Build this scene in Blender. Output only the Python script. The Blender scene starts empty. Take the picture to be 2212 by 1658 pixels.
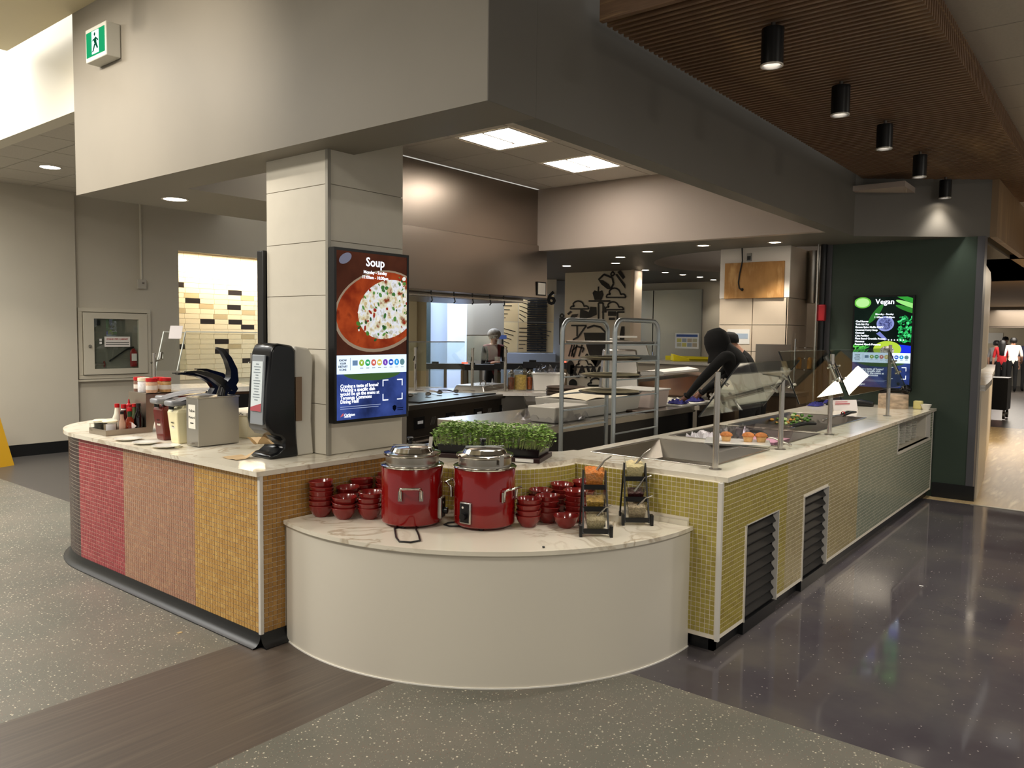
import bpy, bmesh, math, random
from mathutils import Vector, Matrix
random.seed(7)
R = math.radians
scn = bpy.context.scene
COL = scn.collection
# ------------------------------------------------------------------ camera
FPX, EYE = 1687.13, 1.62                      # focal length in pixels of the 2212 wide frame, eye height
YAW, PIT, ROL = R(38.598), R(3.693), R(0.7215)
FW = Vector((math.cos(YAW)*math.cos(PIT), math.sin(YAW)*math.cos(PIT), -math.sin(PIT)))
_r = Vector((math.sin(YAW), -math.cos(YAW), 0)); _u = _r.cross(FW)
RT = _r*math.cos(ROL) + _u*math.sin(ROL); UP = -_r*math.sin(ROL) + _u*math.cos(ROL)
cam_d = bpy.data.cameras.new('camera'); cam = bpy.data.objects.new('camera', cam_d); COL.objects.link(cam)
cam_d.sensor_width = 36; cam_d.lens = FPX/2212*36; cam_d.clip_start = .05; cam_d.clip_end = 200
cam.matrix_world = Matrix(((RT.x, UP.x, -FW.x, 0), (RT.y, UP.y, -FW.y, 0), (RT.z, UP.z, -FW.z, EYE), (0, 0, 0, 1)))
scn.camera = cam
# ------------------------------------------------------------------ world, exposure
w = bpy.data.worlds.new('world'); scn.world = w; w.use_nodes = True
w.node_tree.nodes['Background'].inputs[0].default_value = (1.0, .95, .87, 1)
w.node_tree.nodes['Background'].inputs[1].default_value = .34
vs = scn.view_settings; vs.view_transform = 'Standard'; vs.look = 'None'; vs.exposure = 0.65; vs.gamma = 1.0; vs.use_curve_mapping = False
cy = scn.cycles; cy.use_denoising = True; cy.max_bounces = 7; cy.diffuse_bounces = 4; cy.glossy_bounces = 4; cy.transmission_bounces = 6; cy.transparent_max_bounces = 16
cy.caustics_reflective = False; cy.caustics_refractive = False; cy.sample_clamp_indirect = 6
def area_light(name, loc, size, power, col=(1, .93, .83), aim=(0, 0, -1), sizey=None, spread=180):
    d = bpy.data.lights.new(name, 'AREA'); d.energy = power; d.color = col; d.size = size; d.spread = R(spread)
    if sizey: d.shape = 'RECTANGLE'; d.size_y = sizey
    o = bpy.data.objects.new(name, d); COL.objects.link(o); o.location = loc
    o.rotation_euler = Vector(aim).to_track_quat('-Z', 'Y').to_euler(); return o
def spot_light(name, loc, power, angle=80, blend=.6, col=(1, .9, .76), aim=(0, 0, -1), r=.05):
    d = bpy.data.lights.new(name, 'SPOT'); d.energy = power; d.color = col; d.spot_size = R(angle); d.spot_blend = blend; d.shadow_soft_size = r
    o = bpy.data.objects.new(name, d); COL.objects.link(o); o.location = loc
    o.rotation_euler = Vector(aim).to_track_quat('-Z', 'Y').to_euler(); return o
# daylight from the skylight over the far end of the atrium
area_light('skylight_daylight', (0.6, 10.2, 5.6), 4.5, 420, (.98, .97, .93))
# assumed lamps, unseen, added on the customers' side to light fascia and counter
for lx, ly in ((-.6, 3.0), (-.6, 5.4), (-.6, .6), (1.2, 6.6)):
    area_light('unseen_hall_lamp', (lx, ly, 3.9), .9, 62, (1, .94, .84))
for lx, ly in ((.6, -.9), (3.4, -1.2), (6.4, -1.2)):
    area_light('unseen_hall_lamp', (lx, ly, 3.36), .4, 26, (1, .93, .82))
# track heads that wash the front fascia
spot_light('track_wash', (.9, 4.3, 3.85), 120, 75, 1, aim=(1.75, .55, -.75))
spot_light('track_wash', (.9, 5.8, 3.85), 120, 75, 1, aim=(1.75, .2, -.95))
# ------------------------------------------------------------------ pixel measurements of the photograph -> points in the room
def ray(x, y): return FW + RT*((x-1106)/FPX) - UP*((y-829)/FPX)
O = Vector((0, 0, EYE))
def az(x, y, z): d = ray(x, y); return O + d*((z-EYE)/d.z)
def ax(x, y, X): d = ray(x, y); return O + d*(X/d.x)
def ay(x, y, Y): d = ray(x, y); return O + d*(Y/d.y)
def ad(x, y, D): d = ray(x, y); return O + d*(D/math.hypot(d.x, d.y))
def ah(x, y, P): d = ray(x, y); return EYE + d.z*(P[0]*d.x+P[1]*d.y)/(d.x**2+d.y**2)
# ------------------------------------------------------------------ materials
def lin(h):
    if not isinstance(h, str): return tuple(h)
    h = h.lstrip('#'); c = [int(h[i:i+2], 16)/255 for i in (0, 2, 4)]
    return tuple(v/12.92 if v <= .04045 else ((v+.055)/1.055)**2.4 for v in c)
MATS = {}
def mat(name, col='#808080', rough=.5, metal=0, emit=0, noise=0, nscale=8, bump=0, bscale=40, stretch=None, trans=0, alpha=1, spec=.5, coat=0, ior=1.45):
    if name in MATS: return MATS[name]
    m = bpy.data.materials.new(name); m.use_nodes = True; MATS[name] = m
    nt = m.node_tree; b = nt.nodes['Principled BSDF']; c = lin(col)
    b.inputs['Base Color'].default_value = (*c, 1); b.inputs['Roughness'].default_value = rough; b.inputs['Metallic'].default_value = metal
    b.inputs['Specular IOR Level'].default_value = spec; b.inputs['Transmission Weight'].default_value = trans; b.inputs['Alpha'].default_value = alpha
    b.inputs['Coat Weight'].default_value = coat; b.inputs['IOR'].default_value = ior
    if emit: b.inputs['Emission Color'].default_value = (*c, 1); b.inputs['Emission Strength'].default_value = emit
    if noise or bump:
        tc = nt.nodes.new('ShaderNodeTexCoord'); mp = nt.nodes.new('ShaderNodeMapping'); nt.links.new(tc.outputs['Object'], mp.inputs[0])
        if stretch: mp.inputs['Scale'].default_value = stretch
        if noise:
            n = nt.nodes.new('ShaderNodeTexNoise'); n.inputs['Scale'].default_value = nscale; n.inputs['Detail'].default_value = 4; nt.links.new(mp.outputs[0], n.inputs[0])
            rp = nt.nodes.new('ShaderNodeValToRGB'); e = rp.color_ramp.elements
            e[0].position = .3; e[1].position = .7
            e[0].color = (*[max(0, v*(1-noise)) for v in c], 1); e[1].color = (*[min(1, v*(1+noise)) for v in c], 1)
            nt.links.new(n.outputs['Fac'], rp.inputs[0]); nt.links.new(rp.outputs[0], b.inputs['Base Color'])
        if bump:
            n2 = nt.nodes.new('ShaderNodeTexNoise'); n2.inputs['Scale'].default_value = bscale; nt.links.new(mp.outputs[0], n2.inputs[0])
            bp = nt.nodes.new('ShaderNodeBump'); bp.inputs['Strength'].default_value = bump; bp.inputs['Distance'].default_value = .01
            nt.links.new(n2.outputs['Fac'], bp.inputs['Height']); nt.links.new(bp.outputs[0], b.inputs['Normal'])
    return m
def nodes_of(m): return m.node_tree.nodes, m.node_tree.links, m.node_tree.nodes['Principled BSDF']
def world_pos(nt, scale=(1, 1, 1), loc=(0, 0, 0)):
    g = nt.nodes.new('ShaderNodeNewGeometry'); mp = nt.nodes.new('ShaderNodeMapping')
    mp.inputs['Scale'].default_value = scale; mp.inputs['Location'].default_value = loc
    nt.links.new(g.outputs['Position'], mp.inputs[0]); return mp
def ramp(nt, src, stops, interp='LINEAR'):
    r_ = nt.nodes.new('ShaderNodeValToRGB'); r_.color_ramp.interpolation = interp; e = r_.color_ramp.elements
    e[0].position, e[0].color = stops[0][0], (*lin(stops[0][1]), 1); e[1].position, e[1].color = stops[-1][0], (*lin(stops[-1][1]), 1)
    for p, c in stops[1:-1]: x = e.new(p); x.color = (*lin(c), 1)
    nt.links.new(src, r_.inputs[0]); return r_
def mixc(nt, fac, a, b, mode='MIX'):
    m = nt.nodes.new('ShaderNodeMix'); m.data_type = 'RGBA'; m.blend_type = mode
    for s, v in ((m.inputs[0], fac), (m.inputs[6], a), (m.inputs[7], b)):
        if hasattr(v, 'is_linked') or hasattr(v, 'links'): nt.links.new(v, s)
        elif isinstance(v, (int, float)): s.default_value = v
        else: s.default_value = (*lin(v), 1)
    return m.outputs[2]
def m_speckle():                                # rubber floor with pale chips
    m = mat('speckled_floor', '#6a685d', .42); N, L, b = nodes_of(m); nt = m.node_tree
    mp = world_pos(nt); base = nt.nodes.new('ShaderNodeTexNoise'); base.inputs['Scale'].default_value = 2.5; L.new(mp.outputs[0], base.inputs[0])
    c = ramp(nt, base.outputs['Fac'], ((.35, '#64635a'), (.7, '#6f6a60'))).outputs[0]
    for sc, th, col in ((60, .20, '#cfc7b2'), (120, .20, '#aaa290'), (85, .16, '#54534a'), (95, .17, '#7d5a50')):
        wp = nt.nodes.new('ShaderNodeTexNoise'); wp.inputs['Scale'].default_value = sc*.9; L.new(mp.outputs[0], wp.inputs[0])
        ad_ = nt.nodes.new('ShaderNodeMix'); ad_.data_type = 'VECTOR'; ad_.inputs[0].default_value = .006
        L.new(mp.outputs[0], ad_.inputs[4]); L.new(wp.outputs['Color'], ad_.inputs[5])
        v = nt.nodes.new('ShaderNodeTexVoronoi'); v.inputs['Scale'].default_value = sc; L.new(ad_.outputs[1], v.inputs[0])
        r1 = ramp(nt, v.outputs['Distance'], ((th, '#ffffff'), (th+.06, '#000000')))
        sp = nt.nodes.new('ShaderNodeSeparateColor'); L.new(v.outputs['Color'], sp.inputs[0])
        r2 = ramp(nt, sp.outputs[0], ((.70, '#000000'), (.72, '#ffffff')))
        mu = mixc(nt, 1.0, r1.outputs[0], r2.outputs[0], 'MULTIPLY')
        c = mixc(nt, mu, c, col)
    L.new(c, b.inputs['Base Color']); return m
def m_dark_floor():
    m = mat('dark_floor', '#4c484b', .16, spec=.35); N, L, b = nodes_of(m); nt = m.node_tree
    mp = world_pos(nt); n = nt.nodes.new('ShaderNodeTexNoise'); n.inputs['Scale'].default_value = 2.2; n.inputs['Detail'].default_value = 5; L.new(mp.outputs[0], n.inputs[0])
    c = ramp(nt, n.outputs['Fac'], ((.3, '#454045'), (.5, '#4e4a4d'), (.72, '#5b5653'))).outputs[0]
    v = nt.nodes.new('ShaderNodeTexVoronoi'); v.inputs['Scale'].default_value = 46; L.new(mp.outputs[0], v.inputs[0])
    r1 = ramp(nt, v.outputs['Distance'], ((.12, '#ffffff'), (.18, '#000000')))
    sp = nt.nodes.new('ShaderNodeSeparateColor'); L.new(v.outputs['Color'], sp.inputs[0])
    r2 = ramp(nt, sp.outputs[1], ((.80, '#000000'), (.82, '#ffffff')))
    c = mixc(nt, mixc(nt, 1.0, r1.outputs[0], r2.outputs[0], 'MULTIPLY'), c, '#a8a09a')
    L.new(c, b.inputs['Base Color'])
    rr = ramp(nt, n.outputs['Fac'], ((.35, (.05,)*3), (.7, (.11,)*3))); L.new(rr.outputs[0], b.inputs['Roughness']); return m
def m_grain(name, a, b_, scale, rough=.5, c3=None, dist=6):
    m = mat(name, a, rough); N, L, b = nodes_of(m); nt = m.node_tree
    mp = world_pos(nt, scale); n = nt.nodes.new('ShaderNodeTexNoise'); n.inputs['Scale'].default_value = 1; n.inputs['Detail'].default_value = dist; L.new(mp.outputs[0], n.inputs[0])
    st = ((.3, a), (.55, c3 or a), (.72, b_)); L.new(ramp(nt, n.outputs['Fac'], st).outputs[0], b.inputs['Base Color']); return m
def m_marble(name, base, vein, sc=3.2):
    m = mat(name, base, .13); N, L, b = nodes_of(m); nt = m.node_tree
    mp = world_pos(nt); n = nt.nodes.new('ShaderNodeTexNoise'); n.inputs['Scale'].default_value = sc; n.inputs['Detail'].default_value = 7; n.inputs['Distortion'].default_value = 1.4; L.new(mp.outputs[0], n.inputs[0])
    c = ramp(nt, n.outputs['Fac'], ((.455, base), (.497, vein), (.503, vein), (.545, base))).outputs[0]
    n2 = nt.nodes.new('ShaderNodeTexNoise'); n2.inputs['Scale'].default_value = 1.1; L.new(mp.outputs[0], n2.inputs[0])
    f = ramp(nt, n2.outputs['Fac'], ((.42, '#000000'), (.62, '#ffffff'))).outputs[0]
    L.new(mixc(nt, f, base, c), b.inputs['Base Color']); return m
def m_steel(name, col='#b9b4ac', rough=.28, scale=(3, 3, 120), amp=.12):
    return mat(name, col, rough, 1)
    m = mat(name, col, rough, 1); N, L, b = nodes_of(m); nt = m.node_tree
    mp = world_pos(nt, scale); n = nt.nodes.new('ShaderNodeTexNoise'); n.inputs['Scale'].default_value = 1; n.inputs['Detail'].default_value = 3; L.new(mp.outputs[0], n.inputs[0])
    rr = ramp(nt, n.outputs['Fac'], ((.3, (max(.02, rough-amp),)*3), (.7, (rough+amp,)*3))); L.new(rr.outputs[0], b.inputs['Roughness']); return m
def m_glass(name, tint=(.93, .97, .95), refl=.9, rough=.0):
    if name in MATS: return MATS[name]
    m = bpy.data.materials.new(name); m.use_nodes = True; MATS[name] = m; nt = m.node_tree; nt.nodes.clear()
    o = nt.nodes.new('ShaderNodeOutputMaterial'); mx = nt.nodes.new('ShaderNodeMixShader'); t = nt.nodes.new('ShaderNodeBsdfTransparent'); g = nt.nodes.new('ShaderNodeBsdfGlossy'); fr = nt.nodes.new('ShaderNodeFresnel')
    t.inputs[0].default_value = (*tint, 1); g.inputs[0].default_value = (refl, refl, refl, 1); g.inputs['Roughness'].default_value = rough; ge = nt.nodes.new('ShaderNodeNewGeometry'); mr = nt.nodes.new('ShaderNodeMapRange'); mr.inputs['To Min'].default_value = 1.45; mr.inputs['To Max'].default_value = 1/1.45; nt.links.new(ge.outputs['Backfacing'], mr.inputs['Value']); nt.links.new(mr.outputs[0], fr.inputs[0])
    nt.links.new(fr.outputs[0], mx.inputs[0]); nt.links.new(t.outputs[0], mx.inputs[1]); nt.links.new(g.outputs[0], mx.inputs[2]); nt.links.new(mx.outputs[0], o.inputs[0]); return m
def m_tile(name, a, b_, c3):                    # glazed mosaic, each tile its own tone (cells of the 25.4 mm grid)
    m = mat(name, a, .25); N, L, b = nodes_of(m); nt = m.node_tree; p = 1/.0254
    mp = world_pos(nt, (p, p, p), (.37, .37, .0)); fl = nt.nodes.new('ShaderNodeVectorMath'); fl.operation = 'FLOOR'; L.new(mp.outputs[0], fl.inputs[0])
    wn = nt.nodes.new('ShaderNodeTexWhiteNoise'); L.new(fl.outputs[0], wn.inputs[0])
    L.new(ramp(nt, wn.outputs['Value'], ((.0, a), (.5, b_), (1, c3))).outputs[0], b.inputs['Base Color']); return m
def m_emit(name, col, strength):
    if name in MATS: return MATS[name]
    m = bpy.data.materials.new(name); m.use_nodes = True; MATS[name] = m; nt = m.node_tree; nt.nodes.clear()
    o = nt.nodes.new('ShaderNodeOutputMaterial'); e = nt.nodes.new('ShaderNodeEmission'); e.inputs[0].default_value = (*lin(col), 1); e.inputs[1].default_value = strength
    nt.links.new(e.outputs[0], o.inputs[0]); return m
# ------------------------------------------------------------------ mesh building
class MB:
    def __init__(s): s.v = []; s.f = []; s.mi = []; s.k = 0
    def face(s, idx): s.f.append(idx); s.mi.append(s.k)
    def box(s, lo, hi, rz=0, c=None):
        x0, y0, z0 = lo; x1, y1, z1 = hi; n = len(s.v)
        pts = [(x0, y0, z0), (x1, y0, z0), (x1, y1, z0), (x0, y1, z0), (x0, y0, z1), (x1, y0, z1), (x1, y1, z1), (x0, y1, z1)]
        if rz:
            cx_, cy_ = c if c else ((x0+x1)/2, (y0+y1)/2); co, si = math.cos(rz), math.sin(rz)
            pts = [(cx_+(x-cx_)*co-(y-cy_)*si, cy_+(x-cx_)*si+(y-cy_)*co, z) for x, y, z in pts]
        s.v += pts
        for q in ((3, 2, 1, 0), (4, 5, 6, 7), (0, 1, 5, 4), (1, 2, 6, 5), (2, 3, 7, 6), (3, 0, 4, 7)): s.face([n+i for i in q])
        return s
    def hexa(s, pts):                          # 8 corners ordered like box
        n = len(s.v); s.v += [tuple(p) for p in pts]
        for q in ((3, 2, 1, 0), (4, 5, 6, 7), (0, 1, 5, 4), (1, 2, 6, 5), (2, 3, 7, 6), (3, 0, 4, 7)): s.face([n+i for i in q])
        return s
    def bar(s, a, b, w, h, up=(0, 0, 1)):      # rectangular bar between two points
        a = Vector(a); b = Vector(b); d = (b-a).normalized(); u_ = Vector(up)
        if abs(d.dot(u_)) > .98: u_ = Vector((1, 0, 0))
        sd = d.cross(u_).normalized(); u_ = sd.cross(d).normalized()
        P = lambda p, i, j: tuple(p + sd*(i*w/2) + u_*(j*h/2))
        return s.hexa([P(a, -1, -1), P(b, -1, -1), P(b, 1, -1), P(a, 1, -1), P(a, -1, 1), P(b, -1, 1), P(b, 1, 1), P(a, 1, 1)])
    def prism(s, poly, z0, z1):
        n = len(s.v); k = len(poly)
        ar = sum(poly[i][0]*poly[(i+1) % k][1]-poly[(i+1) % k][0]*poly[i][1] for i in range(k))
        if ar < 0: poly = poly[::-1]
        s.v += [(x, y, z0) for x, y in poly]+[(x, y, z1) for x, y in poly]
        s.face(list(range(n+k-1, n-1, -1))); s.face(list(range(n+k, n+2*k)))
        for i in range(k): j = (i+1) % k; s.face([n+i, n+j, n+k+j, n+k+i])
        return s
    def slab(s, pts, nrm, t):                  # any flat outline given thickness t along nrm
        n = len(s.v); k = len(pts); nv = Vector(nrm).normalized()*t
        s.v += [tuple(Vector(p)) for p in pts]+[tuple(Vector(p)+nv) for p in pts]
        s.face(list(range(n+k-1, n-1, -1))); s.face(list(range(n+k, n+2*k)))
        for i in range(k): j = (i+1) % k; s.face([n+i, n+j, n+k+j, n+k+i])
        return s
    def lathe(s, prof, c=(0, 0, 0), seg=24, a0=0, a1=2*math.pi, M=None):
        n = len(s.v); full = abs(a1-a0-2*math.pi) < 1e-6; cnt = seg if full else seg+1
        for i in range(cnt):
            a = a0+(a1-a0)*i/seg
            for r_, z in prof:
                p = Vector((r_*math.cos(a), r_*math.sin(a), z))
                if M: p = M @ p
                s.v.append((c[0]+p.x, c[1]+p.y, c[2]+p.z))
        k = len(prof)
        for i in range(seg):
            j = (i+1) % cnt
            for m in range(k-1):
                q = [n+i*k+m, n+j*k+m, n+j*k+m+1, n+i*k+m+1]
                if prof[m][0] < 1e-6: q = [q[0], q[2], q[3]]
                elif prof[m+1][0] < 1e-6: q = [q[0], q[1], q[2]]
                s.face(q)
        return s
    def tube(s, path, r_, seg=8, closed=False, cap=True):
        P = [Vector(p) for p in path]; n = len(s.v); k = len(P); rs = r_ if isinstance(r_, (list, tuple)) else [r_]*k; prev = None
        for i, p in enumerate(P):
            d = (P[(i+1) % k]-P[i-1]) if closed else (P[min(i+1, k-1)]-P[max(i-1, 0)])
            d = d.normalized() if d.length > 1e-9 else Vector((0, 0, 1))
            if prev is None: prev = d.orthogonal().normalized()
            a = (prev-d*prev.dot(d)); a = a.normalized() if a.length > 1e-6 else d.orthogonal().normalized(); prev = a; b = d.cross(a)
            for j in range(seg): t = 2*math.pi*j/seg; s.v.append(tuple(p+(a*math.cos(t)+b*math.sin(t))*rs[i]))
        for i in range(k if closed else k-1):
            i2 = (i+1) % k
            for j in range(seg): j2 = (j+1) % seg; s.face([n+i*seg+j, n+i*seg+j2, n+i2*seg+j2, n+i2*seg+j])
        if cap and not closed: s.face([n+j for j in range(seg)][::-1]); s.face([n+(k-1)*seg+j for j in range(seg)])
        return s
    def cyl(s, a, b, r_, seg=16): return s.tube([a, b], r_, seg)
    def ball(s, c, r_, seg=12, sc=(1, 1, 1), M=None):
        pr = [(math.sin(math.pi*i/(seg//2)), -math.cos(math.pi*i/(seg//2))) for i in range(seg//2+1)]
        pr[0] = (0, -1); pr[-1] = (0, 1)
        S = Matrix.Diagonal((r_*sc[0], r_*sc[1], r_*sc[2])); 
        return s.lathe(pr, c, seg, M=(M @ S) if M else S)
    def grid(s, fn, nu, nv):
        n = len(s.v)
        for i in range(nu+1):
            for j in range(nv+1): s.v.append(tuple(fn(i/nu, j/nv)))
        for i in range(nu):
            for j in range(nv): a = n+i*(nv+1)+j; s.face([a, a+nv+1, a+nv+2, a+1])
        return s
    def build(s, name, m, parent=None, smooth=40, bevel=0, loc=None, mesh_only=False):
        me = bpy.data.meshes.new(name); me.from_pydata(s.v, [], s.f)
        ms = m if isinstance(m, (list, tuple)) else [m]
        for x in ms: me.materials.append(x)
        if len(ms) > 1: me.polygons.foreach_set('material_index', s.mi)
        bm = bmesh.new(); bm.from_mesh(me); bmesh.ops.recalc_face_normals(bm, faces=bm.faces); bm.to_mesh(me); bm.free()
        if smooth:
            me.polygons.foreach_set('use_smooth', [True]*len(me.polygons)); me.set_sharp_from_angle(angle=R(smooth))
        me.update()
        if mesh_only: return me
        return link(name, me, parent, bevel, loc)
def link(name, me, parent=None, bevel=0, loc=None):
    o = bpy.data.objects.new(name, me); COL.objects.link(o)
    if parent: o.parent = parent
    if loc: o.location = loc
    if bevel:
        b = o.modifiers.new('bevel', 'BEVEL'); b.width = bevel; b.segments = 2; b.limit_method = 'ANGLE'; b.angle_limit = R(40)
    return o
def tag(o, label=None, cat=None, group=None, kind=None):
    if label: o['label'] = label
    if cat: o['category'] = cat
    if group: o['group'] = group
    if kind: o['kind'] = kind
    return o
def thing(name, label, cat, loc=(0, 0, 0), rz=0, group=None):
    o = bpy.data.objects.new(name, None); COL.objects.link(o); o.empty_display_size = .05
    o.location = loc; o.rotation_euler = (0, 0, rz); return tag(o, label, cat, group)
KIDS = {}
def dup(root, loc=None, rz=None, label=None, group=None, rot=None):
    c = root.copy(); COL.objects.link(c)
    if loc is not None: c.location = loc
    if rz is not None: c.rotation_euler = (0, 0, rz)
    if rot is not None: c.rotation_euler = rot
    if label: c['label'] = label
    if group: c['group'] = group
    def rec(o, p):
        for ch in [x for x in COL.objects if x.parent == o]:
            d = ch.copy(); COL.objects.link(d); d.parent = p; rec(ch, d)
    rec(root, c); return c
def struct(o, label=None): o['kind'] = 'structure'; return tag(o, label)
def text_mesh(body, size, align='CENTER', extrude=.0004, bold=0, spacing=1.0):
    cu = bpy.data.curves.new('lettering', 'FONT'); cu.body = body; cu.size = size; cu.align_x = align; cu.align_y = 'CENTER'; cu.extrude = extrude; cu.offset = bold; cu.space_line = spacing; cu.resolution_u = 2
    t = bpy.data.objects.new('lettering', cu); me = bpy.data.meshes.new_from_object(t); bpy.data.objects.remove(t); return me
def lettering(body, size, m, parent, M, name='lettering', **k):
    me = text_mesh(body, size, **k); me.materials.clear(); me.materials.append(m)
    o = link(name, me, parent); o.matrix_local = M; return o
def frame_M(o, xd, yd):                        # local x along xd, y along yd
    x = Vector(xd).normalized(); y = Vector(yd).normalized(); z = x.cross(y)
    return Matrix(((x.x, y.x, z.x, o[0]), (x.y, y.y, z.y, o[1]), (x.z, y.z, z.z, o[2]), (0, 0, 0, 1)))
def arc(c, r_, a0, a1, n): return [(c[0]+r_*math.cos(R(a0+(a1-a0)*i/n)), c[1]+r_*math.sin(R(a0+(a1-a0)*i/n))) for i in range(n+1)]
# common materials
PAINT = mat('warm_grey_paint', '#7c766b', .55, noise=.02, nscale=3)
PAINT_SHADE = mat('shaded_grey_paint', '#68645c', .5, noise=.02, nscale=3)  # darker copy of the fascia paint, its shade put into the colour
WHITE = mat('white_laminate', '#dcd6c8', .38); WALLW = mat('wall_paint', '#cbc4b4', .6, noise=.02, nscale=2)
BLACKP = mat('black_plastic', '#0d0d0f', .32); BLACKR = mat('black_rubber', '#17181a', .4)
STEEL = m_steel('stainless_steel', '#bdb8b0', .27); STEELD = m_steel('dull_steel', '#8f8a83', .34)
CHROME = mat('polished_chrome', '#d4d2cc', .1, 1); ALU = m_steel('rack_aluminium', '#a9b0b3', .38, (4, 4, 90), .08)
GLASS = m_glass('clear_glass'); ACRYL = m_glass('clear_acrylic', (.97, .98, .97), .8, .03)
QUARTZ = m_marble('cream_quartz', '#e3dccb', '#bcae98'); QUARTZW = m_marble('white_marble', '#e9e5de', '#bdb6ac', 4.2)
PORC = mat('white_porcelain', '#eceae2', .15, coat=.4); GROUT = mat('pale_grout', '#f3ead8', .7)
# ================================================================== the room
ZS, ZC = 2.636, 3.38                           # soffit underside, lay-in ceiling
SPECK, DARKF = m_speckle(), m_dark_floor()
WOODF = m_grain('dark_wood_vinyl', '#4b433d', '#5f564c', (1.2, 60, 1), .4, '#554b43')
LWOOD = m_grain('pale_wood_planks', '#cdb78c', '#e4d2aa', (1.5, 12, 1), .3, '#b79f74'); DWOOD2 = m_grain('dark_far_planks', '#4d4844', '#5c5650', (.8, 14, 1), .3)
def floor_piece(poly, m): return struct(MB().prism(poly, -.05, 0).build('floor', m, smooth=0))
floor_piece([(-6, -6), (3.22, -6), (3.22, 2.61), (-6, 2.61)], SPECK)
floor_piece([(-6, 3.56), (3.06, 3.56), (3.06, 16), (-6, 16)], SPECK)
floor_piece([(-6, 2.61), (3.06, 2.61), (3.06, 3.56), (-6, 3.56)], WOODF)
floor_piece([(3.22, -6), (8.76, -6), (8.76, 2.61), (3.22, 2.61)], DARKF)
floor_piece([(3.06, 2.61), (24, 2.61), (24, 20), (3.06, 20)], mat('kitchen_floor', '#4a4643', .35))
floor_piece([(8.76, -6), (16.9, -6), (16.9, 2.61), (8.76, 2.61)], LWOOD)
floor_piece([(16.9, -6), (42, -6), (42, 4.6), (24, 4.6), (24, 2.61), (16.9, 2.61)], DWOOD2)
struct(MB().box((8.74, -3, 0), (8.775, 1.2, .004)).build('trim_1', mat('floor_strip', '#c9c0ac', .3, .6), smooth=0))
# hung soffit ring over the kitchen
def st_box(name, lo, hi, m): return struct(MB().box(lo, hi).build(name, m, smooth=0))
st_box('wall_front', (2.65, 2.274, ZS), (3.0, 6.42, ZC+.05), PAINT)
st_box('wall_front', (2.65, 2.274, ZC+.05), (2.8, 6.42, 4.7), PAINT)
st_box('wall_right', (2.651, 2.27, ZS), (2.999, 2.274, 4.7), PAINT_SHADE)
st_box('wall_right', (3.0, 2.27, ZS), (8.29, 2.41, ZC+.05), PAINT_SHADE)
struct(MB().prism([(8.29, 2.27), (9.09, 1.2), (9.25, 1.3), (9.25, 2.41), (8.29, 2.41)], ZS, ZC+.05).build('wall_right', PAINT_SHADE, smooth=0))
st_box('ceiling', (9.25, 1.3, ZS), (16, 2.41, ZS+.1), PAINT_SHADE)
st_box('ceiling', (3.0, 5.42, ZS), (5.05, 6.42, ZC), PAINT)
PINK = mat('blush_grey_paint', '#b3a69b', .6)
st_box('wall_back', (7.758, 2.41, ZS), (7.86, 5.83, ZC), PINK)
# back soffit with the round recess in it
def ring_soffit():
    m = MB(); c = (10.75, 3.65); rr = 1.92; x0, x1, y0, y1 = 7.86, 13.9, 2.41, 9.2; n = 64
    ang = [2*math.pi*i/n for i in range(n)]+[math.atan2(y-c[1], x-c[0]) % (2*math.pi) for x in (x0, x1) for y in (y0, y1)]
    ang = sorted(set(round(a, 5) for a in ang)); inn = []; out = []
    for a in ang:
        dx, dy = math.cos(a), math.sin(a); t = min((((x1 if dx > 0 else x0)-c[0])/dx) if abs(dx) > 1e-9 else 1e9, (((y1 if dy > 0 else y0)-c[1])/dy) if abs(dy) > 1e-9 else 1e9)
        q = min(rr, t*.98); inn.append((c[0]+dx*q, c[1]+dy*q)); out.append((c[0]+dx*t, c[1]+dy*t))
    k = len(ang)
    for lst, z in ((inn, ZS), (out, ZS), (inn, ZS+.42), (out, ZS+.42)): m.v += [(x, y, z) for x, y in lst]
    for i in range(k):
        j = (i+1) % k; m.face([i, j, k+j, k+i]); m.face([2*k+i, 3*k+i, 3*k+j, 2*k+j]); m.face([i, 2*k+i, 2*k+j, j]); m.face([k+i, k+j, 3*k+j, 3*k+i])
    return struct(m.build('ceiling', PAINT_SHADE, smooth=30))
ring_soffit()
st_box('ceiling', (8.2, 1.8, ZS+.43), (13.9, 6.0, ZS+.48), PINK)
area_light('recess_fill', (10.75, 3.65, ZS+.06), 2.6, 22, (1, .9, .82), aim=(0, 0, 1))  # up-facing fill added to brighten the round recess, no known fixture
# lay-in ceilings: grid behind, each panel its own piece
GRIDM = mat('ceiling_grid', '#8d8378', .6); PANEL = mat('ceiling_panel', '#d5cdc2', .85, noise=.03, nscale=60); PANELD = mat('ceiling_panel_grey', '#c4bdb0', .85, noise=.04, nscale=50)
def lay_in(x0, x1, y0, y1, px, py, ox, oy, z, m, skip=(), dark=None):
    g = struct(MB().box((x0, y0, z+.06), (x1, y1, z+.08)).build('ceiling', GRIDM, smooth=0)); cache = {}
    i0 = math.floor((x0-ox)/px); j0 = math.floor((y0-oy)/py)
    for i in range(i0, math.ceil((x1-ox)/px)):
        for j in range(j0, math.ceil((y1-oy)/py)):
            if (i, j) in skip: continue
            a, b = max(x0, ox+i*px+.006), min(x1, ox+(i+1)*px-.006); c, d = max(y0, oy+j*py+.006), min(y1, oy+(j+1)*py-.006)
            if b-a < .03 or d-c < .03: continue
            k = (round(b-a, 3), round(d-c, 3))
            if k not in cache: cache[k] = MB().box((0, 0, 0), (b-a, d-c, .055)).build('panel', m, smooth=0, mesh_only=True)
            link('panel', cache[k], g, loc=(a, c, z))
    return g
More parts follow.
